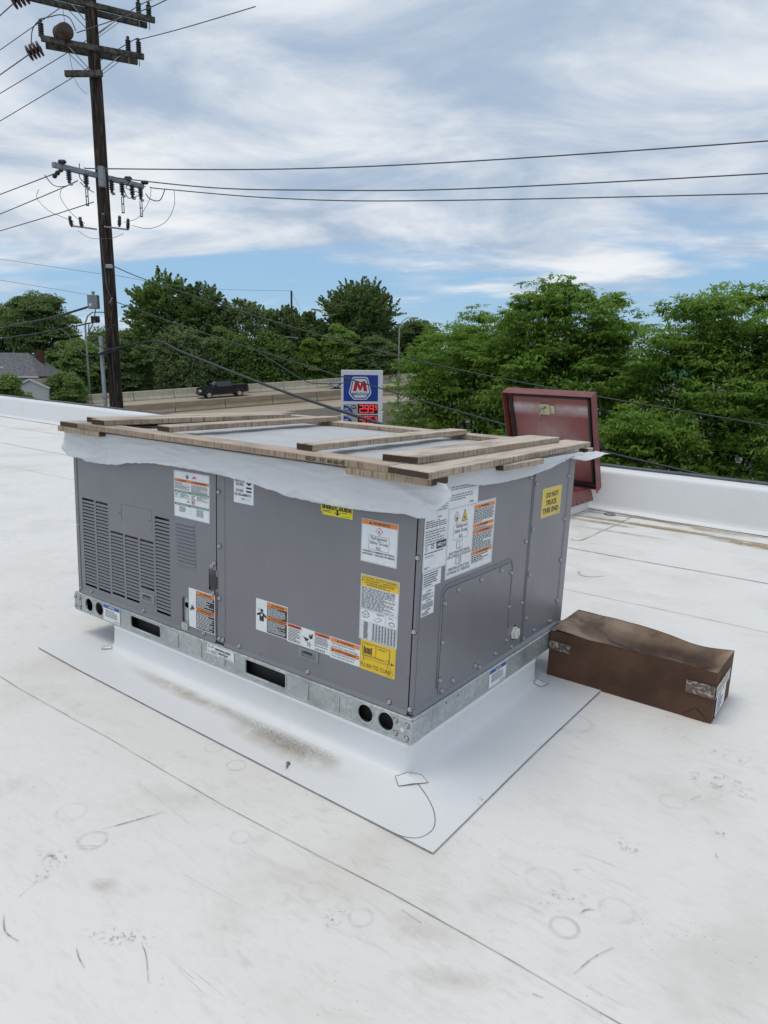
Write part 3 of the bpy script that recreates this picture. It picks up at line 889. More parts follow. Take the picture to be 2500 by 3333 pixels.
# the small sealed patches at the curb corners
def patch(name, quad, bump_at, zc, mat='tpo_clean'):
    n = 8
    m = MB()
    for i in range(n + 1):
        for j in range(n + 1):
            u, v_ = i / n, j / n
            x = (quad[0][0] * (1 - u) + quad[1][0] * u) * (1 - v_) + (quad[3][0] * (1 - u) + quad[2][0] * u) * v_
            y = (quad[0][1] * (1 - u) + quad[1][1] * u) * (1 - v_) + (quad[3][1] * (1 - u) + quad[2][1] * u) * v_
            d = math.hypot(x - bump_at[0], y - bump_at[1])
            z = 0.006 + zc * math.exp(-(d / 0.022) ** 2) + 0.0012 * math.sin(d * 420) * math.exp(-d / 0.02)
            cx, cy = max(-1.60, min(0, x)), max(0, min(0.94, y))
            dd = math.hypot(x - cx, y - cy)
            cov_ = [(0.0, .09), (.002, .036), (.005, .023), (.011, .013), (.021, .0075), (.034, .005), (.052, .0042), (9, .0042)]
            hz_ = next(b0 + (b1 - b0) * (dd - a0) / (a1 - a0) for (a0, b0), (a1, b1) in zip(cov_, cov_[1:]) if dd <= a1)
            z = max(min(hz_, .021), .0042) + .0016 + (z - .006) * .35
            if dd < .014 and bump_at[0] > -.5:
                x, y = x + (.014 - dd) * (.7 if bump_at[1] < .5 else 1), y - (.014 - dd) * (.7 if bump_at[1] < .5 else 0)
            m.v.append((x, y, z))
    for i in range(n):
        for j in range(n):
            a = i * (n + 1) + j
            m.f.append((a, a + n + 1, a + n + 2, a + 1))
    o = put(name, m.mesh(name, smooth=True), mat, parent=cb)
    ed = [m.v[i * (n + 1)] for i in range(n + 1)] + [m.v[n * (n + 1) + j] for j in range(1, n + 1)] + [m.v[i * (n + 1) + n] for i in range(n - 1, -1, -1)] + [m.v[j] for j in range(n - 1, -1, -1)]
    put('patch_edge', MB().tube([(a, b, c + 0.0006) for a, b, c in ed], 0.0009, 4), 'seam_grey', parent=o)
patch('corner_patch', [(-0.034, -0.028), (0.004, -0.064), (0.064, 0.012), (0.026, 0.032)], (0.016, -0.018), 0.009)
patch('corner_patch', [(-1.632, -0.028), (-1.612, -0.05), (-1.575, -0.02), (-1.598, -0.012)], (-1.605, -0.022), 0.008)
patch('corner_patch', [(0.0, 0.90), (0.045, 0.905), (0.055, 0.96), (0.012, 0.955)], (0.022, 0.935), 0.008)
# mildew along the foot of the curb
nx, ny = 90, 10
m = MB(); fd = []
for i in range(nx + 1):
    x = -1.50 + 1.30 * i / nx
    for j in range(ny + 1):
        s = j / ny
        y = -0.045 - 0.085 * s
        c_ = -0.066 - 0.022 * math.exp(-((x + 0.45) / 0.35) ** 2)
        wd = 0.012 + 0.026 * math.exp(-((x + 0.42) / 0.30) ** 2)
        am = (0.16 + .80 * math.exp(-((x + 0.45) / 0.24) ** 2)) * min(1, max(0, (x + 1.5) / 0.35)) * min(1, max(0, (-0.20 - x) / 0.05))
        m.v.append((x, y, 0.0062 + .0012 * max(0, (y + .085) / .04) ** 1.5)); fd.append(am * math.exp(-((y - c_) / wd) ** 2))
for i in range(nx):
    for j in range(ny):
        a = i * (ny + 1) + j
        m.f.append((a, a + 1, a + ny + 2, a + ny + 1))
me = m.mesh('mildew_streak')
for p in me.polygons:
    if p.normal.z < 0: p.flip()
set_fade(me, fd)
put('mildew_streak', me, 'mildew', parent=cb)
blob('water_stain', -0.42, -0.125, 0.30, 0.070, 0.02, 'mildew_soft', z=0.0058, f=.55, parent=cb)
blob('water_stain', -0.95, -0.085, 0.45, 0.045, 0.0, 'mildew_soft', z=0.0058, f=.55, parent=cb)

# ================================================================== ROOFTOP UNIT
U = thing('rooftop_unit', 'large grey packaged rooftop air conditioning unit with warning stickers on white curb', 'air conditioner', mw=ROOF @ TR(0, 0, 0.12))
def uput(name, vf, fn, mat, parent=None, bevel=0.0):
    m = MB().add(*mapped(vf, fn))
    me = m.mesh(name, bevel=bevel)
    bm = bmesh.new(); bm.from_mesh(me); bmesh.ops.remove_doubles(bm, verts=bm.verts[:], dist=1e-5); bmesh.ops.recalc_face_normals(bm, faces=bm.faces[:]); bm.to_mesh(me); bm.free()
    return put(name, me, mat, parent=parent or U)
def rc(x0, x1, y0, y1):
    return [(x0, y0), (x1, y0), (x1, y1), (x0, y1)]
# --- base rails
slots = [rrect(-1.457, -1.257, .022, .070, .007), rrect(-.745, -.543, .020, .072, .007)]
hls = [(-1.776, .044), (-1.695, .044), (-.182, .045), (-.099, .045)]
rail = uput('base_rail', plate(rc(-1.888, -.002, 0, .080), slots + [circle(a, b, .030) for a, b in hls], .003), FRONT(.003), 'galv')
rail['label'] = 'galvanised front base rail with fork slots and round lifting holes'
for (a, b) in hls:
    pts = [(a + .0325 * math.cos(q * math.pi / 12), -.0005, b + .0325 * math.sin(q * math.pi / 12)) for q in range(25)]
    put('hole_rim', MB().tube(pts, .0030, 6).mesh('hole_rim', smooth=True), 'galv', parent=rail)
for s_ in ((-1.457, -1.257, .022, .070), (-.745, -.543, .020, .072)):
    pts = [(a, -.0005, b) for a, b in rrect(s_[0] - .004, s_[1] + .004, s_[2] - .004, s_[3] + .004, .010)]
    put('slot_rim', MB().tube(pts + pts[:1], .0032, 6).mesh('slot_rim', smooth=True), 'galv', parent=rail)
    put('slot_lining', MB().box(s_[0] + .002, s_[1] - .002, .004, .06, s_[3] + .001, s_[3] + .003), 'galv', parent=rail)
me = MB().tube([(0, 0, .012), (0, -.0012, .016), (0, -.0012, .062), (0, 0, .068)], .0030, 6).mesh('stiffener_rib', smooth=True)
for x in (-1.141, -.998, -.862, -.434, -.294):
    put('stiffener_rib', me, 'galv', parent=rail, loc=(x, -.0006, 0))
put('rail_lip', MB().hexa([(-1.888, -.003, .0785), (-.002, -.003, .0785), (-.002, .016, .0785), (-1.888, .016, .0785), (-1.888, .001, .0845), (-.002, .001, .0845), (-.002, .016, .0845), (-1.888, .016, .0845)]).mesh('rail_lip', bevel=.0014), 'galv', parent=rail)
put('rail_foot', MB().box(-1.888, -.002, -.0018, .03, -.0015, .004).mesh('rail_foot', bevel=.001), 'galv', parent=rail)
srail = uput('side_rail', plate(rc(.004, 1.218, 0, .080), [circle(a, b, .004, .006, 10) for a, b in ((.204, .065), (.281, .064), (.93, .064), (1.012, .062))], .003), RIGHT(-.003), 'galv')
put('rail_lip', MB().hexa([(.003, .004, .0785), (.003, 1.218, .0785), (-.016, 1.218, .0785), (-.016, .004, .0785), (-.001, .004, .0845), (-.001, 1.218, .0845), (-.016, 1.218, .0845), (-.016, .004, .0845)]).mesh('rail_lip', bevel=.0014), 'galv', parent=srail)
for y in (.12, .345, .60, .87, 1.18):
    put('sheet_joint', MB().box(-.0003, .0008, y - .0012, y + .0012, .004, .076), 'galv', parent=srail)
put('back_rail', MB().box(-1.888, -.002, 1.216, 1.22, 0, .082), 'galv', parent=U)
put('left_rail', MB().box(-1.892, -1.8885, .001, 1.219, 0, .082), 'galv', parent=U)
put('base_pan', MB().box(-1.885, -.006, .017, 1.214, .070, .0775), 'galv', parent=U)
def corner_plate(x0, x1, name):
    p = put(name, MB().box(x0, x1, -.0028, -.0004, .001, .077).mesh(name, bevel=.0012), 'galv', parent=U)
    return p
cpn = corner_plate(-.066, .0032, 'corner_plate')
put('plate_wrap', MB().box(.0008, .0030, -.0004, .052, .001, .077).mesh('plate_wrap', bevel=.001), 'galv', parent=cpn)
cpl = corner_plate(-1.892, -1.842, 'corner_plate')
uput('plate_hole', plate(circle(-.034, .040, .0072), [], .0006), FRONT(-.0029), 'white_paint', parent=cpn)
put('base_shade_block', MB().box(-1.845, -.012, .030, 1.20, .002, .0685), 'dark', parent=U)  # black block added so the fork slots and holes look unlit inside
# --- screws
def screw_mesh(axis):
    m = MB()
    fnn = (lambda a, b, c: (a, -c, b)) if axis == 'front' else (lambda a, b, c: (c, a, b))
    def disc(r, z0, z1, n, r2=None):
        r2 = r2 or r
        o = len(m.v)
        for k3 in range(n):
            a = 2 * math.pi * k3 / n
            m.v.append(fnn(r * math.cos(a), r * math.sin(a), z0))
        for k3 in range(n):
            a = 2 * math.pi * k3 / n
            m.v.append(fnn(r2 * math.cos(a), r2 * math.sin(a), z1))
        for k3 in range(n):
            m.f.append((o + k3, o + (k3 + 1) % n, o + n + (k3 + 1) % n, o + n + k3))
        m.f.append(tuple(o + n + k3 for k3 in range(n)))
    disc(.0100, 0, .0010, 14, .0096)
    k_w = len(m.f)
    disc(.0076, .0009, .0022, 12, .0068)
    disc(.0050, .0020, .0070, 6, .0046)
    me_ = m.mesh('screw')
    bm_ = bmesh.new(); bm_.from_mesh(me_); bmesh.ops.recalc_face_normals(bm_, faces=bm_.faces[:]); bm_.to_mesh(me_); bm_.free()
    me_.materials.append(MAT['screw'])
    me_.materials.append(MAT['washer'])
    for i_ in range(k_w):
        me_.polygons[i_].material_index = 1
    return me_
SF, SR = screw_mesh('front'), screw_mesh('right')
for x, z in [(-.911, .679), (-.907, .473), (-.908, .268), (-.936, .401), (-.950, .388), (-.945, .28), (-.910, .106), (-.889, .106), (-.797, .106), (-.999, .106), (-1.112, .109),
             (-1.386, .106), (-1.776, .106), (-1.862, .106), (-1.862, .402), (-.45, .106), (-.10, .106), (-.0205, .106), (-.0205, .362), (-.0205, .596)]:
    put('screw', SF, None, parent=U, loc=(x, .0150, z))
for x, z in [(-.060, .063), (-.016, .060), (-.058, .020), (-.016, .016)]:
    put('screw', SF, None, parent=cpn, loc=(x, -.0026, z))
for x, z in [(-1.884, .060), (-1.852, .060), (-1.882, .018), (-1.850, .018)]:
    put('screw', SF, None, parent=cpl, loc=(x, -.0026, z))
SCR_R = [(.761, .771), (.816, .741), (1.133, .743), (1.062, .811), (1.129, .56), (1.13, .378), (1.131, .196), (.814, .56), (.761, .523), (.819, .379), (.768, .275), (.824, .197), (.815, .112), (.911, .123), (1.063, .121), (1.085, .117),
         (.706, .111)]
for y, z in SCR_R:
    put('screw', SR, None, parent=U, loc=(-.0148, y, z))
# --- cabinet
put('cabinet_shade_block', MB().box(-1.866, -.030, .055, 1.19, .086, .826), 'dark', parent=U)  # black block added to darken the seams and louvre openings from behind
put('condenser_coil', MB().box(-1.85, -1.20, .046, .0545, .10, .60), 'coil', parent=U)
put('left_panel', MB().box(-1.8765, -1.8745, .012, 1.205, .085, .840), 'cabinet', parent=U)
put('back_panel', MB().box(-1.8743, -.0178, 1.203, 1.205, .085, .840), 'cabinet', parent=U)
put('top_panel', MB().box(-1.884, -.006, .004, 1.212, .8402, .8462).mesh('top_panel', bevel=.002), 'cabinet', parent=U)
cols = [(-1.825, -1.733, .533, 27), (-1.720, -1.628, .533, 27), (-1.613, -1.521, .417, 19), (-1.508, -1.416, .417, 19), (-1.403, -1.311, .417, 14), (-1.298, -1.206, .529, 27)]
PITCHL = .0151
holes = []
for (a, b, top, n) in cols:
    holes.append(rc(a, b, top - n * PITCHL, top))
holes.append(rrect(-1.131, -1.094, .104, .230, .017, 5, (0, 1, 1, 0)))
holes.append(rc(-.969, -.916, .290, .374))
door = uput('louvred_door', plate(rc(-1.853, -.9265, .0985, .839), holes, .0015), FRONT(.0165), 'cabinet')
door['label'] = 'left front panel with six columns of louvre slots'
sl = MB()
sl.hexa([(0, -.0015, 0), (.092, -.0015, 0), (.092, .0010, .0002), (0, .0010, .0002), (0, .0030, .0085), (.092, .0030, .0085), (.092, .0052, .0080), (0, .0052, .0080)])
slm = sl.mesh('louvre_slat')
for (a, b, top, n) in cols:
    for i in range(1, n):
        put('louvre_slat', slm, 'cabinet', parent=door, loc=(a, .0152, top - i * PITCHL - .0040))
vm = MB()
vm.add([(0, 0, .0118), (.120, 0, .0118), (.114, -.0065, .0012), (.006, -.0065, .0012), (0, 0, 0), (.120, 0, 0)], [(3, 2, 1, 0), (0, 4, 3), (1, 2, 5), (4, 5, 2, 3)])
vme = vm.mesh('vent_hood', bevel=0.0)
for i in range(12):
    put('vent_hood', vme, 'cabinet', parent=door, loc=(-1.168 + .0006 * i, .0149, .5235 - i * .0147))
# lightly pressed knock-out and the two drilled holes
kn = [(a, .0150, b) for a, b in rrect(-1.53, -1.318, .458, .549, .014)]
put('knockout_line', MB().tube(kn[2:-5], .0011, 5), 'cabinet', parent=door)
put('knockout_shadow', MB().tube([(a + .0012, .0152, b - .0012) for a, _, b in kn[8:-4]], .0009, 5), 'dark_line', parent=door)  # dark tube beside the pressed line paints in its shade
for x, z in ((-1.539, .505), (-1.33, .503)):
    uput('drilled_hole', plate(circle(x, z, .0032, n=10), [], .0004), FRONT(.0150), 'dark', parent=door)
# pipe entry with galvanised plate behind, and the black recess
uput('pipe_entry_plate', plate(rc(-1.14, -1.085, .086, .24), [rrect(-1.127, -1.080, .180, .203, .0112)], .002), FRONT(.026), 'galv')
put('pipe_entry_foot', MB().box(-1.131, -1.094, .010, .024, .088, .120), 'galv', parent=U)
rcs = put('service_recess', MB().add([(-.969, .016, .29), (-.916, .016, .29), (-.916, .016, .374), (-.969, .016, .374), (-.965, .050, .294), (-.920, .050, .294), (-.920, .050, .370), (-.965, .050, .370)],
                               [(0, 1, 5, 4), (1, 2, 6, 5), (2, 3, 7, 6), (3, 0, 4, 7), (4, 5, 6, 7)]), 'black_plastic', parent=U)
put('recess_cover', MB().box(-.9655, -.9175, .012, .020, .300, .352).mesh('recess_cover', bevel=.004), 'black_plastic', parent=rcs)
uput('centre_post', plate(rc(-.9225, -.8795, .090, .839), [], .0015), FRONT(.0178), 'cabinet')
rp = uput('front_panel', plate(rc(-.8770, -.0295, .0985, .839), [], .0015), FRONT(.0165), 'cabinet')
put('panel_fold', MB().tube([(-.8755, .0152, .10), (-.8755, .0152, .838)], .0014, 6), 'cabinet', parent=rp)
put('corner_post', MB().box(-.0262, -.0150, .0150, .0320, .088, .839).mesh('corner_post', bevel=.0018), 'cabinet', parent=U)
put('corner_post', MB().box(-1.8740, -1.8560, .0120, .0300, .088, .839).mesh('corner_post', bevel=.0018), 'cabinet', parent=U)
for (a, b) in ((-1.853, -1.133), (-1.092, -.9265), (-.8770, -.0295)):
    put('drip_lip', MB().hexa([(a, .006, .0862), (b, .006, .0862), (b, .017, .0862), (a, .017, .0862), (a, .0152, .0986), (b, .0152, .0986), (b, .017, .0986), (a, .017, .0986)]), 'cabinet', parent=U)
def handle(x0, x1, z0, z1):
    h = uput('pull_handle', plate(rrect(x0, x1, z0, z1, .002), [rrect(x0 + .014, x1 - .012, z0 + .008, z1 - .009, .003)], .003), FRONT(.0150), 'grey_plastic')
    a, b, c, d = x0 + .014, x1 - .012, z0 + .008, z1 - .009
    put('handle_pocket', MB().add([(a, .0148, c), (b, .0148, c), (b, .0148, d), (a, .0148, d), (a + .006, .0349, c + .006), (b - .006, .0349, c + .006), (b - .006, .0349, d), (a + .006, .0349, d)],
                                  [(0, 1, 5, 4), (1, 2, 6, 5), (2, 3, 7, 6), (3, 0, 4, 7), (4, 5, 6, 7)]), 'grey_plastic', parent=h)
    put('pocket_back', MB().box(a + .008, b - .02, .0118, .0140, d - .009, d - .001), 'black_plastic', parent=h)
handle(-1.405, -1.310, .149, .188)
handle(-.494, -.4015, .149, .188)
# right-hand side
uput('side_panel', plate(rc(.0325, .8010, .0985, .839), [circle(.723, .163, .030)], .0015), RIGHT(-.0165), 'cabinet')
put('drip_lip', MB().hexa([(-.006, .020, .0862), (-.006, 1.145, .0862), (-.017, 1.145, .0862), (-.017, .020, .0862), (-.0152, .020, .0984), (-.0152, 1.145, .0984), (-.017, 1.145, .0984), (-.017, .020, .0984)]), 'cabinet', parent=U)
bp = uput('blower_panel', plate(rc(.8055, 1.1455, .0985, .839), [], .0015), RIGHT(-.0165), 'cabinet')
put('panel_rib', MB().tube([(-.0150, .790, .10), (-.0150, .790, .838)], .0042, 8).mesh('panel_rib', smooth=True), 'cabinet', parent=bp)
put('panel_rib', MB().tube([(-.0152, 1.138, .16), (-.0152, 1.138, .838)], .0020, 6), 'cabinet', parent=bp)
put('panel_edge', MB().tube([(-.0150, 1.132, .16), (-.0150, 1.125, .142), (-.0150, 1.095, .122), (-.0150, .82, .104)], .0010, 5), 'dark_line', parent=bp)
put('corner_post', MB().box(-.030, -.0150, 1.1500, 1.2050, .088, .839).mesh('corner_post', bevel=.0018), 'cabinet', parent=U)
ap = uput('access_panel', plate(rrect(.167, .653, .106, .462, .028, 5, (1, 1, 1, 0)), [], .0022), RIGHT(-.0150), 'cabinet')
pts = [(-.0150, a, b) for a, b in [(.158, .13), (.158, .30)] + [(.158 + .036 - .036 * math.cos(q), .438 + .036 * math.sin(q)) for q in (0, .4, .8, 1.2, 1.57)] + [(.40, .4745)] + [(.628 + .034 * math.sin(q), .4405 + .034 * math.cos(q)) for q in (0, .4, .8, 1.2, 1.57)] + [(.663, .30), (.666, .20)]]
put('panel_rib', MB().tube(pts, .0046, 8).mesh('panel_rib', smooth=True), 'cabinet', parent=ap)
ol = [(-.0149, a, b) for a, b in rrect(.1662, .6538, .1052, .4628, .0285, 5, (1, 1, 1, 0))]
put('panel_gap', MB().tube(ol + ol[:1], .0009, 4), 'dark_line', parent=ap)
for y, z in [(.566, .448), (.648, .421), (.413, .446), (.257, .445), (.173, .417), (.174, .284), (.653, .287), (.652, .154), (.566, .126), (.41, .126), (.445, .111), (.257, .124), (.171, .153), (.188, .110)]:
    put('screw', SR, None, parent=ap, loc=(-.0128, y, z))
put('drain_plug', MB().lathe([(0, .027), (.006, .027), (.008, .024), (.020, .022), (.021, .013), (.012, .011), (.012, .001)], (-.018, .723, .163), (.01, .723, .163), 6).mesh('drain_plug'), 'ivory', parent=U)
put('plug_opening', MB().lathe([(0, .0298), (.001, .0298)], (-.0175, .723, .163), (.01, .723, .163), 20), 'dark', parent=U)

# ================================================================== STICKERS
class Label:
    def __init__(self, face, u0, u1, v0, v1, paper='white', name='warning_label', label=None, parent=None, off=None, outline=None):
        self.w, self.h = u1 - u0, v1 - v0
        self.L = {}
        base = {'F': .0150, 'B': -.0002, 'R': -.0150, 'S': .0002}[face]
        if off is not None:
            base = off
        self.fn = FRONT(base) if face in 'FB' else RIGHT(base)
        self.o = (u0, v0)
        org = Vector(self.fn(u0, v0, 0))
        out = outline or rc(0, 1, 0, 1)
        vf = plate([(u0 + a * self.w, v0 + b * self.h) for a, b in out], [], .0005)
        vs, fs = mapped(vf, self.fn)
        self.obj = put(name, MB().add([Vector(p) - org for p in vs], fs), 'p_' + paper, parent=parent or U, loc=org)
        if label:
            self.obj['label'] = label
        self.org = org
    def _add(self, c, pts, fs, d):
        m = self.L.setdefault((c, d), MB())
        m.add([Vector(self.fn(self.o[0] + a * self.w, self.o[1] + b * self.h, .0005 + .00035 * d)) - self.org for a, b in pts], fs)
    def rect(self, c, x0, y0, x1, y1, d=1):
        self._add(c, rc(x0, x1, y0, y1), [(0, 1, 2, 3)], d)
        return self
    def poly(self, c, pts, d=1):
        vs, fs = plate(pts, [], 0.0)
        self._add(c, [(a, b) for a, b, _ in vs], fs, d)
        return self
    def fan(self, c, pts, d=1):
        self._add(c, pts, [tuple(range(len(pts)))], d)
        return self
    def frame(self, c, x0, y0, x1, y1, t_, d=1):
        tx, ty = t_ / self.w, t_ / self.h
        for r_ in ((x0, y0, x1, y0 + ty), (x0, y1 - ty, x1, y1), (x0, y0, x0 + tx, y1), (x1 - tx, y0, x1, y1)):
            self.rect(c, *r_, d=d)
        return self
    def text(self, c, s, x0, y0, x1, y1, d=2, bold=0.0):
        vs, fs = fit_text(s, x0, y0, x1, y1, bold)
        self._add(c, vs, fs, d)
        return self
    def fine(self, c, x0, y0, x1, y1, n, seed=1, d=1, ht=.5, short=.3):
        rnd = random.Random(seed)
        dy = (y1 - y0) / n
        for i in range(n):
            yb = y1 - (i + 1) * dy + dy * (1 - ht) / 2
            xe = x1 - (x1 - x0) * (rnd.random() * .08 if rnd.random() > short else rnd.random() * .6)
            x = x0
            while x < xe - .01:
                wl_ = min(xe - x, (x1 - x0) * rnd.uniform(.06, .17))
                self.rect(c, x, yb, x + wl_, yb + dy * ht, d)
                x += wl_ + (x1 - x0) * .022
        return self
    def tri(self, c, cx, cy, sx, sy, d=2):
        self.fan(c, [(cx - sx, cy - sy), (cx + sx, cy - sy), (cx, cy + sy)], d)
        return self
    def flame(self, c, cx, cy, s, d=2):
        a = self.h / self.w
        self.poly(c, [(cx + p * s * a, cy + q * s) for p, q in ((-.5, -.55), (.5, -.55), (.62, -.1), (.42, .25), (.3, .05), (.12, .75), (-.05, 1.0), (-.12, .5), (-.42, .2), (-.62, -.15))], d)
        self.rect(c, cx - .8 * s * a, cy - .95 * s, cx + .8 * s * a, cy - .75 * s, d)
        return self
    def burst(self, c, cx, cy, rx, ry, d=2, k=9):
        pts = []
        for i in range(2 * k):
            a = math.pi * (0.02 + .96 * i / (2 * k - 1))
            r_ = 1.0 if i % 2 else .42
            pts.append((cx + rx * r_ * math.cos(a), cy + ry * r_ * math.sin(a)))
        pts += [(cx - rx * .5, cy - ry * .35), (cx - rx * .2, cy + ry * .12), (cx, cy - ry * .05), (cx + rx * .25, cy + ry * .1), (cx + rx * .55, cy - ry * .4)]
        self.poly(c, pts, d)
        return self
    def person(self, c, cx, cy, s, d=2):
        a = self.h / self.w
        q = lambda pts: [(cx + x * s * a, cy + y * s) for x, y in pts]
        self.fan(c, q([(.30 * math.cos(i * .628), .78 + .26 * math.sin(i * .628)) for i in range(10)]), d)
        self.poly(c, q([(-1.0, .15), (-.35, .48), (.35, .48), (1.0, .05), (.95, -.25), (.45, 0), (.42, -.8), (-.42, -.8), (-.45, .02), (-.95, -.1)]), d)
        self.fan('white', q([(.20 * math.cos(i * .628), .12 + .20 * math.sin(i * .628)) for i in range(10)]), d + 1)
        return self
    def done(self):
        nmx = {'black': 'black_print', 'ink': 'black_print', 'orange': 'orange_band', 'red_orange': 'orange_band', 'green': 'green_band', 'blue': 'blue_band', 'white': 'white_print', 'red': 'red_symbol', 'yellow': 'yellow_band', 'pale_yellow': 'yellow_band', 'grey_print': 'grey_print', 'energy': 'yellow_band'}
        for (c, d), m in self.L.items():
            po = put(nmx[c], m, 'p_' + c, parent=self.obj)
            if len(m.f) > 1:
                po['kind'] = 'stuff'
        return self.obj

def warn_bar(l, s, x0, y0, x1, y1, c='orange', tx=.34, tw=.55):
    l.rect(c, x0, y0, x1, y1, 2)
    h = y1 - y0; w = x1 - x0
    l.text('black', s, x0 + w * tx, y0 + h * .24, x0 + w * min(.98, tx + tw), y1 - h * .24, d=3, bold=.02)
    l.tri('black', x0 + w * (tx - .075), y0 + h * .5, w * .045, h * .27, 3)

# safety instructions on the louvred door
l = Label('F', -1.171, -.962, .550, .7325, label='white bilingual safety sticker with orange and green bands')
l.frame('grey_print', .012, .01, .988, .99, .0008)
l.person('black', .385, .895, .055).burst('red', .59, .885, .075, .055)
l.rect('orange', .015, .765, .985, .83)
for s_, a, b in (('WARNING', .16, .36), ('AVERTISSEMENT', .57, .93)):
    l.text('ink', s_, a, .778, b, .817, bold=.02); l.tri('black', a - .04, .798, .02, .018)
l.fine('ink', .03, .61, .47, .755, 8, 1).fine('ink', .50, .585, .97, .75, 9, 2)
l.rect('green', .015, .535, .985, .585)
l.text('white', 'SAFETY INSTRUCTIONS', .05, .546, .45, .574, bold=.02).text('white', 'INSTRUCTIONS DE SÉCURITÉ', .50, .546, .97, .578, bold=.02)
l.text('ink', 'IF YOU\nSMELL\nGAS', .04, .455, .14, .525, bold=.01)
l.fine('ink', .18, .44, .46, .525, 5, 3).fine('ink', .50, .44, .62, .525, 3, 4).fine('ink', .66, .44, .97, .525, 5, 5)
l.rect('ink', .03, .425, .97, .430)
l.burst('red', .415, .355, .05, .05, k=4)
l.poly('red', circle(.545, .375, .055, .062, 18)).fan('white', circle(.545, .375, .042, .048, 18), 2).fan('ink', rc(.525, .565, .35, .40), 3)
l.rect('green', .015, .26, .985, .31)
l.text('white', 'FOR YOUR SAFETY', .06, .271, .42, .299, bold=.02).text('white', 'POUR VOTRE SÉCURITÉ', .49, .271, .97, .303, bold=.02)
l.fine('ink', .15, .12, .34, .245, 6, 6).fine('ink', .64, .09, .84, .245, 7, 7).rect('grey_print', .48, .08, .486, .25)
l.done()
# stacking height sticker, partly under the plastic
l = Label('F', -.828, -.726, .654, .815, label='white stacking height sticker reading hauteur de pile')
l.text('ink', 'HEIGHT', .08, .55, .55, .62, bold=.02).text('ink', 'HAUTEUR', .06, .475, .55, .535, bold=.02).text('ink', 'DE PILE', .12, .395, .50, .455, bold=.02)
l.text('ink', 'ALTURA', .10, .255, .50, .315, bold=.02).text('ink', 'DE APILAMIENTO', .05, .165, .88, .225, bold=.02)
l.text('black', '0', .64, .42, .90, .62, bold=.05).rect('black', .64, .345, .90, .385).rect('black', .64, .265, .90, .305)
l.text('ink', '0000012', .40, .08, .58, .12).fine('grey_print', .64, .08, .94, .10, 1, 3)
l.done()
# yellow energy label
l = Label('F', -.408, -.275, .673, .74, paper='energy', label='bright yellow energy guide label under the plastic edge', outline=[(.07, 0), (1, 0), (1, 1), (0, 1), (0, .22)])
l.text('black', 'ENERGY', .04, .30, .53, .50, bold=.05).text('black', 'GUIDE', .57, .30, .97, .50, bold=.05)
l.poly('black', [(.50, .36), (.56, .36), (.56, .14), (.60, .20), (.63, .19), (.53, .05), (.43, .19), (.46, .20), (.50, .14)], 1)
l.fine('ink', .06, .14, .36, .26, 3, 4).fine('ink', .66, .20, .86, .26, 1, 5).fine('ink', .70, .05, .94, .08, 1, 6)
l.done()
# A2L warning
l = Label('F', -.237, -.0955, .547, .686, label='white refrigerant safety sticker with orange warning bar and flame diamond')
l.frame('ink', .012, .012, .988, .988, .0007)
warn_bar(l, 'WARNING', .02, .875, .98, .98, tx=.315, tw=.48)
l.fan('red', [(.495, .855), (.60, .757), (.495, .660), (.39, .757)], 1).fan('white', [(.495, .838), (.582, .757), (.495, .677), (.408, .757)], 2).flame('black', .495, .757, .036, 3)
l.frame('ink', .215, .315, .775, .645, .0009)
l.text('ink', 'Refrigerant', .28, .530, .71, .632).text('ink', 'Safety Group', .24, .425, .745, .530).text('ink', 'A2L', .415, .335, .56, .405)
l.text('ink', 'WARNING: FLAMMABLE MATERIALS', .055, .245, .935, .288, bold=.015).text('ink', 'AVERTISSEMENT : SUBSTANCES INFLAMMABLES', .045, .180, .945, .222, bold=.012)
l.fine('grey_print', .62, .06, .79, .075, 1, 8)
l.done()
# riggers' caution
l = Label('F', -.232, -.0815, .288, .506, label='tall white rigging notice with yellow caution header and table')
l.frame('ink', .014, .010, .986, .990, .0007)
l.rect('yellow', .02, .825, .98, .985)
for i, (s_, a, b) in enumerate((('CAUTION - NOTICE TO RIGGERS:', .09, .94), ('AVERTISSEMENT - REMARQUE À', .09, .95), ("L'ATTENTION DES MONTEURS", .10, .88))):
    l.text('ink', s_, a, .942 - i * .036, b, .970 - i * .036, bold=.015)
l.tri('black', .055, .955, .022, .014).tri('black', .055, .918, .022, .014)
l.fine('ink', .16, .832, .88, .866, 2, 3, ht=.6)
l.fine('ink', .035, .485, .94, .815, 19, 11, short=.35)
l.rect('ink', .02, .468, .98, .4715)
l.poly('grey_print', [(.06, .36), (.14, .335), (.26, .37), (.26, .42), (.18, .455), (.06, .415)], 1).fan('white', [(.075, .37), (.135, .35), (.135, .39), (.075, .408)], 2).fan('white', [(.155, .352), (.245, .38), (.245, .405), (.155, .39)], 2).fan('white', [(.10, .418), (.155, .398), (.235, .415), (.18, .44)], 2)
l.fan('ink', [(.36, .335), (.47, .315), (.60, .375), (.50, .398)], 1).fan('white', [(.375, .337), (.468, .322), (.582, .374), (.498, .391)], 2)
l.fine('ink', .45, .425, .66, .455, 3, 12).fine('ink', .76, .42, .92, .445, 2, 13)
l.poly('ink', circle(.85, .35, .075, .035, 14), 1).fan('white', circle(.855, .348, .06, .026, 14), 2).rect('ink', .68, .29, .684, .468).rect('ink', .02, .286, .98, .289)
for i in range(14):
    y = .265 - i * .0185
    l.rect('grey_print', .02, y, .98, y + .0022)
    l.fine('ink', .12, y + .003, .24, y + .0155, 1, 30 + i, d=2, ht=.75, short=0)
    for c_ in range(8):
        l.rect('ink', .365 + c_ * .079, y + .004, .365 + c_ * .079 + (.034 if (c_ + i) % 3 else .044), y + .0145, 2)
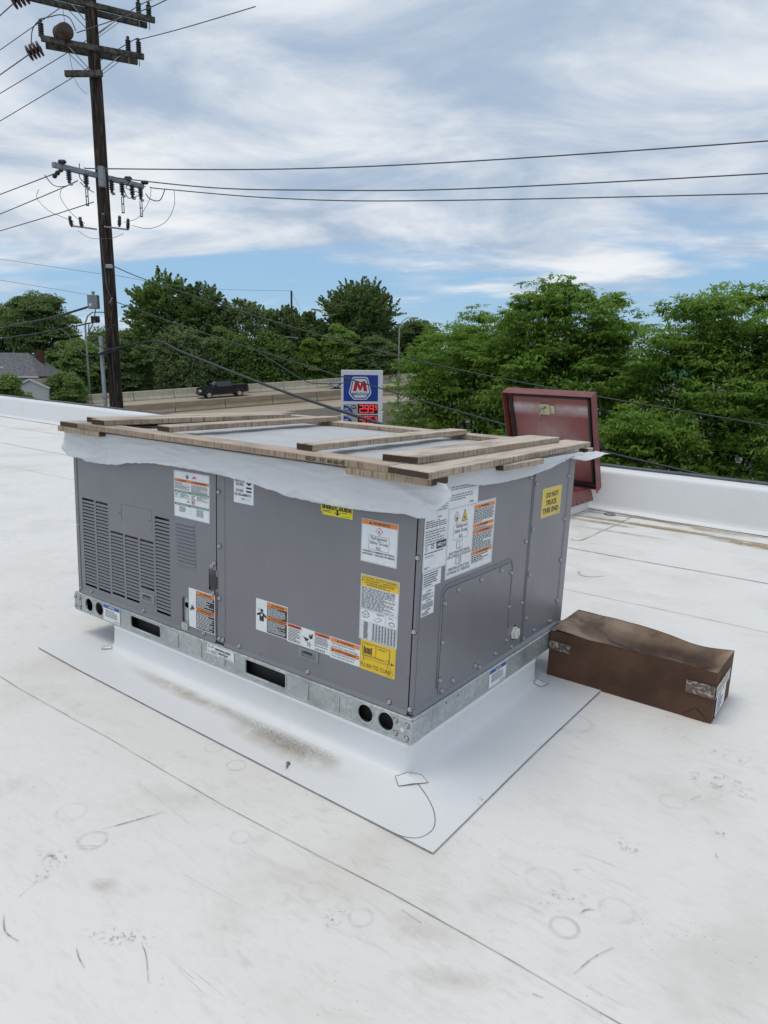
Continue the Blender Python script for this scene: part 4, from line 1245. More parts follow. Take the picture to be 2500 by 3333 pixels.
for c_ in range(8):
    l.rect('grey_print', .345 + c_ * .079, .01, .348 + c_ * .079, .286)
l.done()
# flush to curb
l = Label('F', -.223, -.084, .1865, .2875, paper='yellow', label='bright yellow flush to curb sticker with line drawing')
l.text('ink', 'FLUSH TO CURB', .02, .10, .88, .235, bold=.0)
for x in range(6):
    l.rect('black', .09 + x * .042, .545 if x in (0, 5) else .56, .122 + x * .042, .80 if x in (0, 5) else .76, 1)
for r_ in ((.05, .90, .84, .915), (.05, .52, .06, .90), (.83, .40, .845, .90), (.44, .50, .452, .90), (.05, .50, .70, .515), (.05, .47, .70, .48), (.09, .40, .10, .47), (.09, .395, .80, .405), (.78, .27, .79, .50), (.09, .28, .10, .40)):
    l.rect('ink', *r_)
l.poly('ink', [(.70, .44), (.82, .44), (.82, .56), (.75, .55)], 1).poly('ink', [(.87, .46), (.91, .53), (.91, .48), (.96, .48), (.96, .44), (.91, .44), (.91, .39)], 1)
l.poly('ink', [(.83, .38), (.84, .38), (.965, .10), (.955, .10)], 1).fan('yellow', [(.715, .45), (.81, .45), (.81, .545), (.755, .54)], 2)
l.fine('ink', .12, .855, .40, .875, 1, 3).fine('ink', .50, .80, .78, .85, 2, 4).fine('ink', .76, .045, .96, .065, 1, 5)
l.done()
# black smoke-inhalation warning
l = Label('F', -.709, -.551, .196, .316, label='white and black warning sticker with figure in smoke')
l.rect('black', .36, .025, .985, .975)
warn_bar(l, 'WARNING', .36, .855, .985, .975, tx=.34, tw=.52)
l.fine('white', .385, .55, .955, .84, 9, 21, d=2, ht=.45)
l.rect('orange', .36, .435, .985, .535, 2)
l.text('black', 'AVERTISSEMENT', .49, .458, .97, .512, d=3, bold=.02).tri('black', .435, .487, .03, .03, 3)
l.fine('white', .385, .06, .955, .42, 11, 22, d=2, ht=.45)
l.person('black', .19, .49, .21).fine('grey_print', .06, .62, .14, .72, 4, 3)
l.done()
# electric shock / moving parts strip
l = Label('F', -.551, -.353, .192, .2605, label='white strip sticker with hand and fan symbols and red warning bars')
warn_bar(l, 'AVERTISSEMENT', .01, .82, .335, .985, c='red_orange', tx=.16, tw=.80)
warn_bar(l, 'WARNING', .65, .82, .99, .985, c='red_orange', tx=.34, tw=.50)
l.fine('ink', .025, .06, .32, .78, 9, 31).fine('ink', .66, .36, .97, .78, 6, 32).fine('ink', .66, .24, .97, .32, 1, 33)
l.poly('black', [(.375, .56), (.45, .52), (.52, .50), (.50, .40), (.44, .34), (.42, .42)], 1)
l.poly('black', [(.51, .84), (.53, .68), (.55, .80), (.565, .66), (.585, .84), (.61, .80), (.60, .56), (.54, .52), (.52, .60)], 1)
for a in range(5):
    l.fan('black', [(.52, .22), (.52 + .055 * math.cos(a * 1.257 - .22), .22 + .15 * math.sin(a * 1.257 - .22)), (.52 + .055 * math.cos(a * 1.257 + .25), .22 + .15 * math.sin(a * 1.257 + .25))], 1)
for i in range(22):
    if i % 5 != 3:
        l.rect('black', .67 + i * .0105, .05, .67 + i * .0105 + (.006 if i % 3 else .0035), .16)
l.rect('grey_print', .335, .02, .338, .98).rect('grey_print', .648, .02, .651, .98)
l.done()
# this compartment must be closed
l = Label('F', -.352, -.2245, .188, .2625, label='white closed compartment warning sticker with two orange bars')
warn_bar(l, 'WARNING', .02, .78, .98, .97, tx=.33, tw=.47)
l.text('ink', 'This compartment must be', .05, .645, .83, .765).text('ink', 'closed except when servicing.', .05, .51, .92, .625)
warn_bar(l, 'AVERTISSEMENT', .02, .32, .98, .50, tx=.16, tw=.74)
l.text('ink', 'Ce compartiment doit rester', .05, .19, .86, .30).text('ink', "fermé sauf pour l'entretien.", .06, .06, .82, .175)
l.done()
# gas burst warning
l = Label('F', -1.089, -.934, .113, .273, label='white and black gas pressure warning sticker with burst symbol')
l.rect('black', .285, .02, .98, .98)
warn_bar(l, 'WARNING', .285, .885, .98, .98, tx=.32, tw=.54)
l.fine('white', .31, .555, .95, .875, 10, 41, d=2, ht=.45)
l.rect('orange', .285, .455, .98, .545, 2)
l.text('black', 'AVERTISSEMENT', .41, .476, .97, .524, d=3, bold=.02).tri('black', .355, .50, .03, .026, 3)
l.fine('white', .31, .04, .95, .445, 12, 42, d=2, ht=.45)
l.burst('black', .145, .46, .11, .15, k=6)
l.done()
# base rail stickers
def notice(face, u0, u1, v0, v1, label, par):
    l = Label(face, u0, u1, v0, v1, name='notice_label', label=label, off={'B': -.0014, 'S': .0012}[face])
    l.rect('blue', .02, .78, .98, .985).text('white', 'NOTICE', .34, .825, .68, .94, bold=.02)
    l.fine('ink', .13, .24, .90, .72, 5, 51, ht=.45).frame('ink', .62, .05, .96, .15, .0006).fine('ink', .65, .08, .92, .12, 1, 52)
    l.done()
notice('B', -1.663, -1.537, .004, .078, 'white notice sticker with blue header on the front base rail', rail)
notice('S', .506, .641, .008, .078, 'white notice sticker with blue header on the side base rail', srail)
l = Label('B', -.960, -.809, .040, .080, name='barcode_label', label='small white shipping barcode sticker on the front base rail', off=-.0014)
rn = random.Random(5)
x = .30
while x < .86:
    w_ = rn.choice((.004, .007, .010)); l.rect('black', x, .58, x + w_, .80); x += w_ + rn.choice((.004, .006))
x = .42
while x < .78:
    w_ = rn.choice((.004, .007, .010)); l.rect('black', x, .26, x + w_, .46); x += w_ + rn.choice((.004, .006))
l.fine('ink', .03, .62, .12, .92, 3, 1).fine('ink', .14, .66, .27, .90, 2, 2).fine('ink', .03, .14, .12, .38, 2, 3).fine('ink', .14, .10, .40, .44, 3, 4).fine('ink', .45, .06, .96, .16, 1, 5)
l.done()
# --- stickers on the right-hand side
l = Label('R', .170, .355, .727, .822, label='top white sticker of typed district rules on the side panel')
l.fine('grey_print', .04, .58, .93, .80, 3, 61, ht=.6).fine('grey_print', .04, .22, .80, .46, 3, 62, ht=.6).rect('grey_print', .70, .05, .84, .12)
l.done()
l = Label('R', .0345, .1695, .545, .815, name='rating_plate', label='white rating plate with ruled tables beside the corner post')
l.frame('grey_print', .02, .01, .98, .99, .0006)
for i in range(10):
    l.rect('grey_print', .03, .93 - i * .028, .97, .9325 - i * .028).fine('ink', .06, .935 - i * .028, .94, .952 - i * .028, 1, 70 + i, ht=.5, short=.1)
for i in range(4):
    l.rect('grey_print', .25 + i * .18, .65, .256 + i * .18, .93)
l.fine('ink', .25, .60, .75, .625, 1, 71).fine('ink', .05, .50, .95, .59, 4, 72, short=.1)
for i in range(6):
    l.rect('grey_print', .03, .48 - i * .03, .97, .4825 - i * .03).fine('ink', .06, .455 - i * .03, .92, .472 - i * .03, 1, 80 + i, ht=.55, short=.15)
l.poly('black', rrect(.535, .965, .235, .325, .02), 1).text('white', 'AHRI', .57, .262, .735, .305, bold=.03).text('white', 'CERTIFIED', .75, .266, .95, .298, bold=.01).fine('white', .74, .247, .95, .257, 1, 5, d=2)
l.poly('ink', circle(.13, .275, .055, .028, 16), 1).fan('white', circle(.13, .275, .044, .022, 16), 2).text('ink', 'UL', .105, .264, .155, .286, d=3).text('ink', 'LISTED', .08, .232, .18, .242)
l.fine('ink', .30, .25, .46, .315, 4, 90).fine('ink', .05, .20, .95, .225, 1, 91).frame('grey_print', .06, .155, .50, .19, .0005).fine('ink', .09, .165, .45, .18, 1, 92).fine('ink', .06, .03, .30, .055, 2, 93)
l.done()
l = Label('R', .1705, .487, .494, .7265, label='large white refrigerant manual sticker with orange warning column')
l.frame('ink', .008, .012, .992, .988, .0008)
l.fan('red', [(.165, .945), (.215, .855), (.165, .765), (.115, .855)], 1).fan('white', [(.165, .930), (.206, .855), (.165, .780), (.124, .855)], 2).flame('black', .165, .845, .04, 3)
l.fan('ink', [(.262, .775), (.388, .775), (.325, .955)], 1).fan('yellow', [(.276, .787), (.374, .787), (.325, .930)], 2).flame('black', .325, .835, .032, 3)
l.frame('ink', .115, .535, .40, .755, .0009)
l.text('ink', 'Refrigerant', .165, .685, .38, .745).text('ink', 'Safety Group', .135, .615, .385, .68).text('ink', 'A2L', .225, .552, .305, .600)
def book(cx, cy, s):
    l.poly('ink', [(cx - s, cy - s * .8), (cx, cy - s), (cx + s, cy - s * .8), (cx + s, cy + s), (cx, cy + s * .75), (cx - s, cy + s)], 1)
    l.poly('white', [(cx - s * .9, cy - s * .66), (cx - s * .06, cy - s * .84), (cx - s * .06, cy + s * .68), (cx - s * .9, cy + s * .88)], 2)
    l.poly('white', [(cx + s * .06, cy - s * .84), (cx + s * .9, cy - s * .66), (cx + s * .9, cy + s * .88), (cx + s * .06, cy + s * .68)], 2)
book(.255, .455, .062); book(.25, .225, .058)
l.text('black', 'i', .272, .195, .288, .262, d=3, bold=.05)
l.text('ink', 'READ OPERATORS MANUAL', .05, .335, .475, .375).text('ink', "LIRE LE MANUEL D'UTILISATION", .025, .285, .495, .328)
l.text('ink', 'OPERATING INSTRUCTIONS', .045, .108, .475, .150).text('ink', "DU MANUEL DE L'OPERATEUR", .03, .052, .495, .098)
l.frame('ink', .515, .09, .975, .965, .0006)
for s_, y in (('WARNING', .90), ('WARNING', .625), ('AVERTISSEMENT', .530), ('AVERTISSEMENT', .215)):
    l.rect('orange', .52, y, .97, y + .055).text('ink', s_, .66, y + .011, .84 if s_ == 'WARNING' else .90, y + .044, bold=.02).tri('black', .63, y + .027, .012, .016)
l.fine('ink', .525, .69, .965, .895, 9, 101, ht=.6, short=.15).fine('ink', .525, .588, .965, .62, 2, 102, ht=.6).fine('ink', .525, .275, .965, .525, 11, 103, ht=.6, short=.2).fine('ink', .525, .10, .92, .21, 4, 104, ht=.6)
l.done()
l = Label('R', .040, .145, .492, .5435, label='narrow white room area sticker below the rating plate')
l.fine('ink', .05, .08, .84, .93, 6, 111, ht=.5, short=.25).frame('grey_print', .0, .0, 1, 1, .0005)
l.done()
l = Label('R', .039, .112, .402, .4915, label='lowest narrow white sticker of small warnings near the corner post')
l.frame('grey_print', .0, .0, 1, 1, .0005)
for y in (.84, .50, .16):
    l.tri('black', .38, y + .045, .05, .035).fine('ink', .47, y + .02, .75, y + .07, 1, 5, ht=.8, short=0)
l.fine('ink', .06, .60, .93, .82, 6, 121, ht=.55, short=.2).fine('ink', .06, .26, .93, .48, 6, 122, ht=.55, short=.2).fine('ink', .06, .03, .62, .15, 3, 123, ht=.55)
l.done()
l = Label('R', .885, 1.076, .594, .713, paper='pale_yellow', label='yellow sticker reading do not truck this end')
for s_, y, a, b in (('DO NOT', .655, .20, .83), ('TRUCK', .39, .20, .78), ('THIS END', .125, .07, .90)):
    l.text('ink', s_, a, y, b, y + .185, bold=.03)
l.fine('ink', .76, .04, .95, .06, 1, 5).frame('white', 0, 0, 1, 1, .0008)
l.done()

# ================================================================== WOODEN SKID ON TOP
SK = thing('wooden_skid', 'weathered wooden slat frame lying on top of the grey unit', 'wood frame', mw=ROOF @ TR(0, 0, 0.12))
def plank(quad, z0, z1, seed=0, sag=0.0):
    """quad: front-left, front-right, back-right, back-left in x,y; the longer pair of sides is the grain"""
    q = [Vector((a, b, 0)) for a, b in quad]
    c = (q[0] + q[1] + q[2] + q[3]) / 4
    lx = ((q[1] - q[0]) + (q[2] - q[3])) / 2
    ly = ((q[3] - q[0]) + (q[2] - q[1])) / 2
    d = (lx if lx.length > ly.length else ly).normalized()
    ang = math.atan2(d.y, d.x)
    rot = Matrix.Rotation(-ang, 3, 'Z')
    zc = (z0 + z1) / 2
    rnd = random.Random(seed)
    m = MB()
    loc = [rot @ (p - c) for p in q]
    loc.sort(key=lambda p: math.atan2(p.y, p.x))
    h = (z1 - z0) / 2
    n = 12
    # loc order: (-,-),(+,-),(+,+),(-,+)
    for i in range(n + 1):
        t_ = i / n
        for (a, b, s) in ((loc[0], loc[1], -1), (loc[3], loc[2], -1), (loc[3], loc[2], 1), (loc[0], loc[1], 1)):
            p = a.lerp(b, t_)
            m.v.append((p.x, p.y + rnd.uniform(-.0008, .0008), s * h + rnd.uniform(-.0005, .0005)))
    for i in range(n):
        for j in range(4):
            a, b = i * 4 + j, i * 4 + (j + 1) % 4
            m.f.append((a, b, b + 4, a + 4))
    m.f.append((0, 1, 2, 3)); m.f.append((n * 4 + 3, n * 4 + 2, n * 4 + 1, n * 4))
    me = m.mesh('plank')
    bm = bmesh.new(); bm.from_mesh(me)
    bmesh.ops.recalc_face_normals(bm, faces=bm.faces[:])
    bmesh.ops.bevel(bm, geom=[e for e in bm.edges if e.calc_face_angle(0) > .8], offset=.0022, segments=1, affect='EDGES', clamp_overlap=True)
    bm.to_mesh(me); bm.free()
    o = put('plank', me, 'wood', parent=SK)
    o.location = (c.x, c.y, zc)
    o.rotation_euler = (0, 0, ang)
    return o
ZA, ZB, ZC, ZD = .8475, .8490, .8715, .8940
def Q(x0, x1, y0, y1):
    return [(x0, y0), (x1, y0), (x1, y1), (x0, y1)]
plank(Q(-1.905, -1.588, -.040, .055), .8265, .8485, 1)
plank(Q(-.265, .046, -.040, .055), .8265, .8485, 2)
fb = plank(Q(-1.741, -.104, -.041, .066), ZB, ZC - .0005, 3)
plank([(-1.886, -.039), (-1.746, -.039), (-1.746, 1.300), (-1.886, 1.300)], ZB, ZC - .0005, 4)
rb = plank([(-.098, -.052), (.057, -.070), (-.030, 1.405), (-.150, 1.405)], ZB, ZC - .0005, 5)
plank(Q(-1.740, -.160, 1.170, 1.285), ZB, ZC - .0005, 6)
plank([(-1.800, .036), (-1.702, .036), (-1.715, 1.285), (-1.813, 1.285)], ZC, ZD, 7)
plank([(-1.690, -.010), (-1.590, -.010), (-1.614, 1.13), (-1.708, 1.13)], ZC, ZD, 8)
plank([(-1.318, .048), (-1.227, .040), (-1.372, 1.246), (-1.462, 1.240)], ZC, ZD, 9)
plank([(-.543, .035), (-.466, .032), (-.541, 1.185), (-.624, 1.168)], ZC, ZD, 10)
plank([(-.180, .031), (-.056, .045), (-.106, 1.230), (-.242, 1.200)], ZC, ZD, 11)
plank(Q(-.06, .035, .430, .756), .8285, .8485, 12)
plank(Q(-.05, -.005, 1.32, 1.375), .8265, .8485, 13)
plank(Q(-1.41, -1.24, 1.17, 1.27), .8265, .8485, 14)
plank(Q(-.55, -.38, 1.17, 1.28), .8265, .8485, 15)
plank(Q(-1.745, -1.52, 1.19, 1.27), ZC, ZC + .012, 16)
def stamp(s, x0, x1, z0, z1, bold=.0):
    vs, fs = fit_text(s, x0, z0, x1, z1, bold)
    org = fb.location.copy()
    m = MB().add([(a - org.x, -.0416 - org.y - .0006, b - org.z) for a, b in vs], fs)
    put('stamped_lettering', m, 'stamp', parent=fb)
stamp('002581', -.430, -.385, .852, .8665, .01)
stamp('MX-1662-HT', -.338, -.270, .853, .8655, .02)
m = MB()
org = fb.location.copy()
for (a, b, c, d) in ((-.375, -.345, .852, .853), (-.375, -.345, .866, .867), (-.375, -.3742, .852, .867), (-.3455, -.345, .852, .867), (-.370, -.350, .861, .8635), (-.366, -.364, .854, .860), (-.360, -.358, .854, .860), (-.354, -.352, .854, .860)):
    m.add([(a - org.x, -.0422 - org.y, c - org.z), (b - org.x, -.0422 - org.y, c - org.z), (b - org.x, -.0422 - org.y, d - org.z), (a - org.x, -.0422 - org.y, d - org.z)], [(0, 1, 2, 3)])
put('stamped_mark', m, 'stamp', parent=fb)

# ================================================================== WHITE PLASTIC SHEET
PS = thing('plastic_sheet', 'crumpled white plastic sheet hanging out from under the wooden frame', 'plastic sheet', mw=ROOF @ TR(0, 0, 0.12))
def interp(tab, x):
    for (a, b), (c, d) in zip(tab, tab[1:]):
        if x <= c:
            s = 0 if c == a else max(0, (x - a) / (c - a))
            return b + (d - b) * s
    return tab[-1][1]
def grid(name, nu, nv, fn, parent, solid=.0008):
    m = MB()
    for i in range(nu + 1):
        for j in range(nv + 1):
            m.v.append(tuple(fn(i / nu, j / nv)))
    for i in range(nu):
        for j in range(nv):
            a = i * (nv + 1) + j
            m.f.append((a, a + nv + 1, a + nv + 2, a + 1))
    o = put(name, m.mesh(name, smooth=True), 'plastic', parent=parent)
    if solid:
        md = o.modifiers.new('thickness', 'SOLIDIFY'); md.thickness = solid; md.offset = 0
    return o
def nz(x, y, z=0.0):
    return mnoise.noise((x, y, z))
hemF = [(-1.900, .745), (-1.845, .718), (-1.745, .720), (-1.724, .709), (-1.632, .709), (-1.503, .716), (-1.43, .733), (-1.31, .746), (-1.253, .752), (-1.0, .754), (-.864, .750), (-.74, .744), (-.666, .738), (-.58, .729), (-.525, .718), (-.38, .716), (-.251, .716), (-.154, .722), (-.045, .730), (-.008, .724), (.018, .727), (.058, .727), (.064, .727)]
def front(u, v):
    x = -1.900 + 1.964 * u
    hem = interp(hemF, x) + .0022 * nz(x * 40, 1)
    z = .8405 + (hem - .8405) * v
    edge = max(0.0, (x - .01) / .055)
    if edge > 0:
        x = x + .036 * min(1, edge) * math.exp(-((v - .30) / .28) ** 2)
        z -= .006 * min(1, edge) * (1 - v)
    rg = lambda a, b, c: 1 - 2.2 * abs(nz(a, b, c))
    crease = .004 * nz(x * 3.0 + v * 1.2, v * 1.0, 3) - .0065 * max(0, rg(x * 3.4 - v * 2.0, v * 1.7 + x * .6, 7)) ** 5 - .0060 * max(0, rg(x * 6.0 + v * 2.6, v * 2.0 - x * 1.2, 11)) ** 6 + .0006 * nz(x * 40, v * 9, 9)
    diag = -.012 * math.exp(-((v - .35 - 2.2 * (x + .10)) / .12) ** 2) * (1 if x > -.35 else 0) - .010 * math.exp(-((v - .45 - 2.6 * (x + .02)) / .10) ** 2) * (1 if x > -.25 else 0)
    ruck = .0035 * math.sin(x * 160 + 3 * nz(x * 9, 2)) * math.exp(-((v - .62) / .16) ** 2) * math.exp(-((x + 1.62) / .20) ** 2)
    y = -.0075 - .011 * v + crease * (.25 + .75 * v) + diag * v + ruck
    y = min(y, -.0015)
    return x, y - .004 * v * edge, z
grid('front_drape', 300, 26, front, PS)
hemR = [(0.0, .800), (.133, .806), (.238, .801), (.318, .789), (.444, .783), (.603, .783), (.727, .786), (.86, .797), (.972, .811), (1.062, .823), (1.16, .826), (1.225, .825)]
def right(u, v):
    y = -.004 + 1.225 * u
    hem = interp(hemR, y) + .002 * nz(y * 30, 3)
    z = .8415 + (hem - .8415) * v
    x = .0035 + .006 * v + .005 * v * nz(y * 6, v * 3, 5) + .003 * v * nz(y * 22 + v * 6, v * 3, 8)
    return max(x, -.004 if v < .1 else .0015), y, z
grid('side_drape', 150, 12, right, PS)
def left(u, v):
    y = -.004 + 1.22 * u
    z = .8415 + (.742 + .012 * nz(y * 5, 2) - .8415) * v
    x = -1.893 - .034 * v * (1 - u) - .010 * v - abs(.008 * nz(y * 7, v * 3, 4)) * v
    return x, y, z
lf = grid('left_drape', 60, 10, left, PS)
cr = [(-1.932 + .011 * math.cos(a), -.004 + .55 * s * .05, .748 + .011 * math.sin(a) + .01 * s) for s in (0, 1, 2, 3) for a in [i * .6 for i in range(9)]]
m = MB(); m.v = cr
for i in range(3):
    for j in range(8):
        a = i * 9 + j
        m.f.append((a, a + 1, a + 10, a + 9))
o = put('rolled_corner', m.mesh('rolled_corner', smooth=True), 'plastic', parent=PS)
def flap(u, v):
    # the corner that sticks out beyond the back right corner
    a = Vector((.004, 1.15, .842)).lerp(Vector((.030, 1.345, .838)), u)
    b = Vector((.006, 1.10, .822)).lerp(Vector((.090, 1.33, .834)), u)
    p = a.lerp(b, v)
    p.z += -.016 * math.sin(math.pi * min(1, u * 1.2)) * v + .004 * nz(u * 4, v * 4)
    p.x += .006 * nz(u * 5, v * 3, 2)
    return p
grid('corner_flap', 20, 10, flap, PS)
def topf(u, v):
    x = -1.885 + 1.88 * u; y = .004 + 1.205 * v
    z = .8478 + abs(.010 * nz(x * 3, y * 3.4) * (1 if .10 < y < 1.1 else .1)) + abs(.004 * nz(x * 11 + y * 4, y * 9, 2)) * (1 if .10 < y < 1.1 else .1)
    return x, y, min(z, .8484) if not (.09 < y < 1.15 and -1.72 < x < -.12) else z
grid('top_cover', 150, 90, topf, PS, solid=0)

# ================================================================== CARDBOARD BOX
BX = thing('cardboard_box', 'long sagging brown cardboard box lying on the white roof beside the unit', 'box', mw=ROOF @ TR(.006, 1.045, 0.0055))
BLx, BW, BH = .664, .316, .200
def box_top(x, y):
    u, v_ = x / BLx, y / BW
    sag = .098 * math.sin(math.pi * min(1, max(0, v_)) ** 1.25) ** .8 * (math.sin(math.pi * min(1, max(0, u * 1.05 - .05))) ** .6) * (.45 + .85 * u)
    sag += .024 * math.exp(-((u - .80) / .20) ** 2) * v_ ** 1.5
    lip = .010 * (1 - u) * v_
    cr_ = .002 * nz(x * 14, y * 18, 2) + .006 * abs(nz(x * 6 + y * 4, y * 5, 6)) * math.sin(math.pi * v_)
    ed = -.006 * math.exp(-((u - .25) / .1) ** 2) * (1 - v_)
    return BH - sag + lip + cr_ + ed + .004
nu, nv = 60, 24
m = MB()
for i in range(nu + 1):
    for j in range(nv + 1):
        x, y = BLx * i / nu, BW * j / nv
        m.v.append((x, y + .004 * nz(x * 5, 1) * (1 if j == 0 else 0), box_top(x, y)))
for i in range(nu):
    for j in range(nv):
        a = i * (nv + 1) + j
        m.f.append((a, a + nv + 1, a + nv + 2, a + 1))
me = m.mesh('sagging_lid', smooth=True)
set_fade(me, [min(1.0, max(0.0, (BH - p[2]) / .055 - .15) * (.4 + .9 * p[1] / BW)) for p in m.v])
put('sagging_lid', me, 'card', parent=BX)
def wall(name, p0, p1, topfn, bulge=.006, nn=30, nk=8):
    m = MB()
    p0, p1 = Vector(p0), Vector(p1)
    nrm = Vector(((p1 - p0).y, -(p1 - p0).x, 0)).normalized()
    for i in range(nn + 1):
        q = p0.lerp(p1, i / nn)
        t_ = topfn(q.x, q.y)
        for k3 in range(nk + 1):
            s = k3 / nk
            b = nrm * (bulge * math.sin(math.pi * s) * math.sin(math.pi * i / nn) * (.6 + .8 * nz(i * .15, s * 2, 3)))
            m.v.append((q.x + b.x, q.y + b.y, t_ * s))
    for i in range(nn):
        for k3 in range(nk):
            a = i * (nk + 1) + k3
            m.f.append((a, a + nk + 1, a + nk + 2, a + 1))
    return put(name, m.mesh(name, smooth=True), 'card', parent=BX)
rim = lambda x, y: box_top(x, y) + .002
wall('front_wall', (0, 0, 0), (BLx, 0, 0), lambda x, y: box_top(x, 0) + .006 * math.exp(-((x - .16) / .1) ** 2))
wall('end_wall', (BLx, 0, 0), (BLx, BW, 0), rim, .003)
wall('back_wall', (BLx, BW, 0), (0, BW, 0), rim)
wall('end_wall', (0, BW, 0), (0, 0, 0), rim, .004)
def lip_fn(u, v):
    x = .02 + .60 * u
    return x, -.003 + .018 * v * (1 + .6 * nz(x * 9, 2)), box_top(x, 0) + .0065 * (1 - v) + .003
m = MB()
for i in range(41):
    for j in range(3):
        m.v.append(lip_fn(i / 40, j / 2))
for i in range(40):
    for j in range(2):
        a = i * 3 + j
        m.f.append((a, a + 3, a + 4, a + 1))
put('folded_lip', m.mesh('folded_lip', smooth=True), 'card_edge', parent=BX)
put('flap_gap', MB().tube([(x, .012 + .004 * nz(x * 9, 3), box_top(x, .012) + .0015) for x in [.02 + i * .016 for i in range(33)]], .0022, 5), 'dark', parent=BX)
put('lid_crease', MB().tube([(x, .20 + .05 * (x - .3) + .012 * nz(x * 7, 5), box_top(x, .20 + .05 * (x - .3) + .012 * nz(x * 7, 5)) + .0006) for x in [.18 + i * .016 for i in range(27)]], .0016, 5), 'dark', parent=BX)
put('packing_tape', MB().box(-.001, .095, -.0065, -.0050, .122, .160).mesh('packing_tape'), 'tape', parent=BX)
tp = put('packing_tape', MB().box(.560, .6640, -.0062, -.0045, .100, .150).mesh('packing_tape'), 'tape', parent=BX)
put('tape_end', MB().box(.6670, .6682, -.002, .250, .100, .150), 'tape', parent=tp)
sl_ = put('shipping_label', MB().box(.6676, .6688, .030, .190, .018, .112), 'p_white', parent=BX)
m = MB()
rn = random.Random(3)
for i in range(8):
    m.box(.6689, .6693, .045, .045 + rn.uniform(.05, .12), .030 + i * .010, .034 + i * .010)
put('label_print', m, 'p_ink', parent=sl_)
put('corner_tear', MB().add([(.56, -.0040, .002), (.655, -.0040, .002), (.605, -.0075, .045)], [(0, 1, 2)]), 'card', parent=BX)

# ================================================================== ROOF HATCH
HT = thing('roof_hatch', 'dark red metal roof hatch standing open by the parapet', 'roof hatch', mw=ROOF @ TR(-1.72, 4.65, .006))
hx0, hx1, hy0, hy1 = -.40, .405, -.52, .45
put('hatch_curb', MB().box(hx0 - .02, hx1 - .012, hy0 - .02, hy1, 0, .095).mesh('hatch_curb', bevel=.006), 'tpo_clean', parent=HT)
m = MB()
for (a, b, c, d) in ((hx0, hx1 - .05, hy0, hy0 + .05), (hx1 - .05, hx1, hy0, hy1), (hx0, hx0 + .05, hy0 + .05, hy1), (hx0 + .05, hx1 - .05, hy1 - .05, hy1)):
    m.box(a, b, c, d, .092, .218)
put('curb_frame', m.mesh('curb_frame', bevel=.003), 'red_paint', parent=HT)
put('curb_skirt', MB().add([(hx1 + .002, hy0, .20), (hx1 + .002, hy1, .20), (hx1 + .030, hy1 + .01, .10), (hx1 + .030, hy0, .10)], [(0, 1, 2, 3)]), 'red_paint', parent=HT)
for y in (-.18, 0.02, .17, .30):
    put('skirt_slit', MB().box(hx1 + .022, hx1 + .029, y, y + .006, .100, .125), 'rubber', parent=HT)
lw0, lw1, lh = -.455, .455, 1.02
LID = put('hatch_lid', MB().box(lw0, lw1, .045, .050, 0, lh), 'red_paint', parent=HT)
lean = math.atan2(.40, .93)
# lid frame: local x across, z along the lid from hinge to free edge, -y is the inner face
LID.matrix_local = TR(0.02, hy1 + .04, .205) @ Matrix.Rotation(lean, 4, 'X')
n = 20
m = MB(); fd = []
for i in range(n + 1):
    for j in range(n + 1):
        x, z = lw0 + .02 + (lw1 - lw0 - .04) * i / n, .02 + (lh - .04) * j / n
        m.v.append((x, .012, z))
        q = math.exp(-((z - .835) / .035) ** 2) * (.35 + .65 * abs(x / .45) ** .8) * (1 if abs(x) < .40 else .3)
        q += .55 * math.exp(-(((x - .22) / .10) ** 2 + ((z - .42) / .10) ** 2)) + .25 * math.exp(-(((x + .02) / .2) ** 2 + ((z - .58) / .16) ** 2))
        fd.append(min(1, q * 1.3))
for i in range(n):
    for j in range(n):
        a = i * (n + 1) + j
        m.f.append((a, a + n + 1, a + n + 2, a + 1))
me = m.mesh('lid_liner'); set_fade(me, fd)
put('lid_liner', me, 'red_streaked', parent=LID)
m = MB()
m.box(lw0, lw0 + .006, -.075, .045, 0, lh); m.box(lw1 - .006, lw1, -.075, .045, 0, lh); m.box(lw0 + .006, lw1 - .006, -.075, .045, lh - .006, lh); m.box(lw0 + .006, lw1 - .006, -.01, .045, 0, .006)
put('lid_flange', m.mesh('lid_flange', bevel=.0015), 'red_paint', parent=LID)
gk = [(a, .000, b) for a, b in rrect(lw0 + .055, lw1 - .055, .055, lh - .05, .03)]
put('lid_gasket', MB().tube(gk + gk[:1], .017, 8).mesh('lid_gasket', smooth=True), 'rubber', parent=LID)
put('latch_plate', MB().box(-.105, .000, .001, .008, .775, .885).mesh('latch_plate', bevel=.002), 'brass', parent=LID)
put('latch_plate', MB().box(.004, .050, .001, .010, .790, .875).mesh('latch_plate', bevel=.004), 'brass', parent=LID)
put('latch_handle', MB().tube([(-.045, -.005, .85), (-.05, -.03, .852), (-.078, -.035, .845), (-.088, -.035, .80), (-.088, -.030, .72)], .008, 8).mesh('latch_handle', smooth=True), 'steel', parent=LID)
put('warning_tag', MB().box(lw0 + .075, lw0 + .115, -.004, -.001, .34, .46), 'p_pale_yellow', parent=LID)

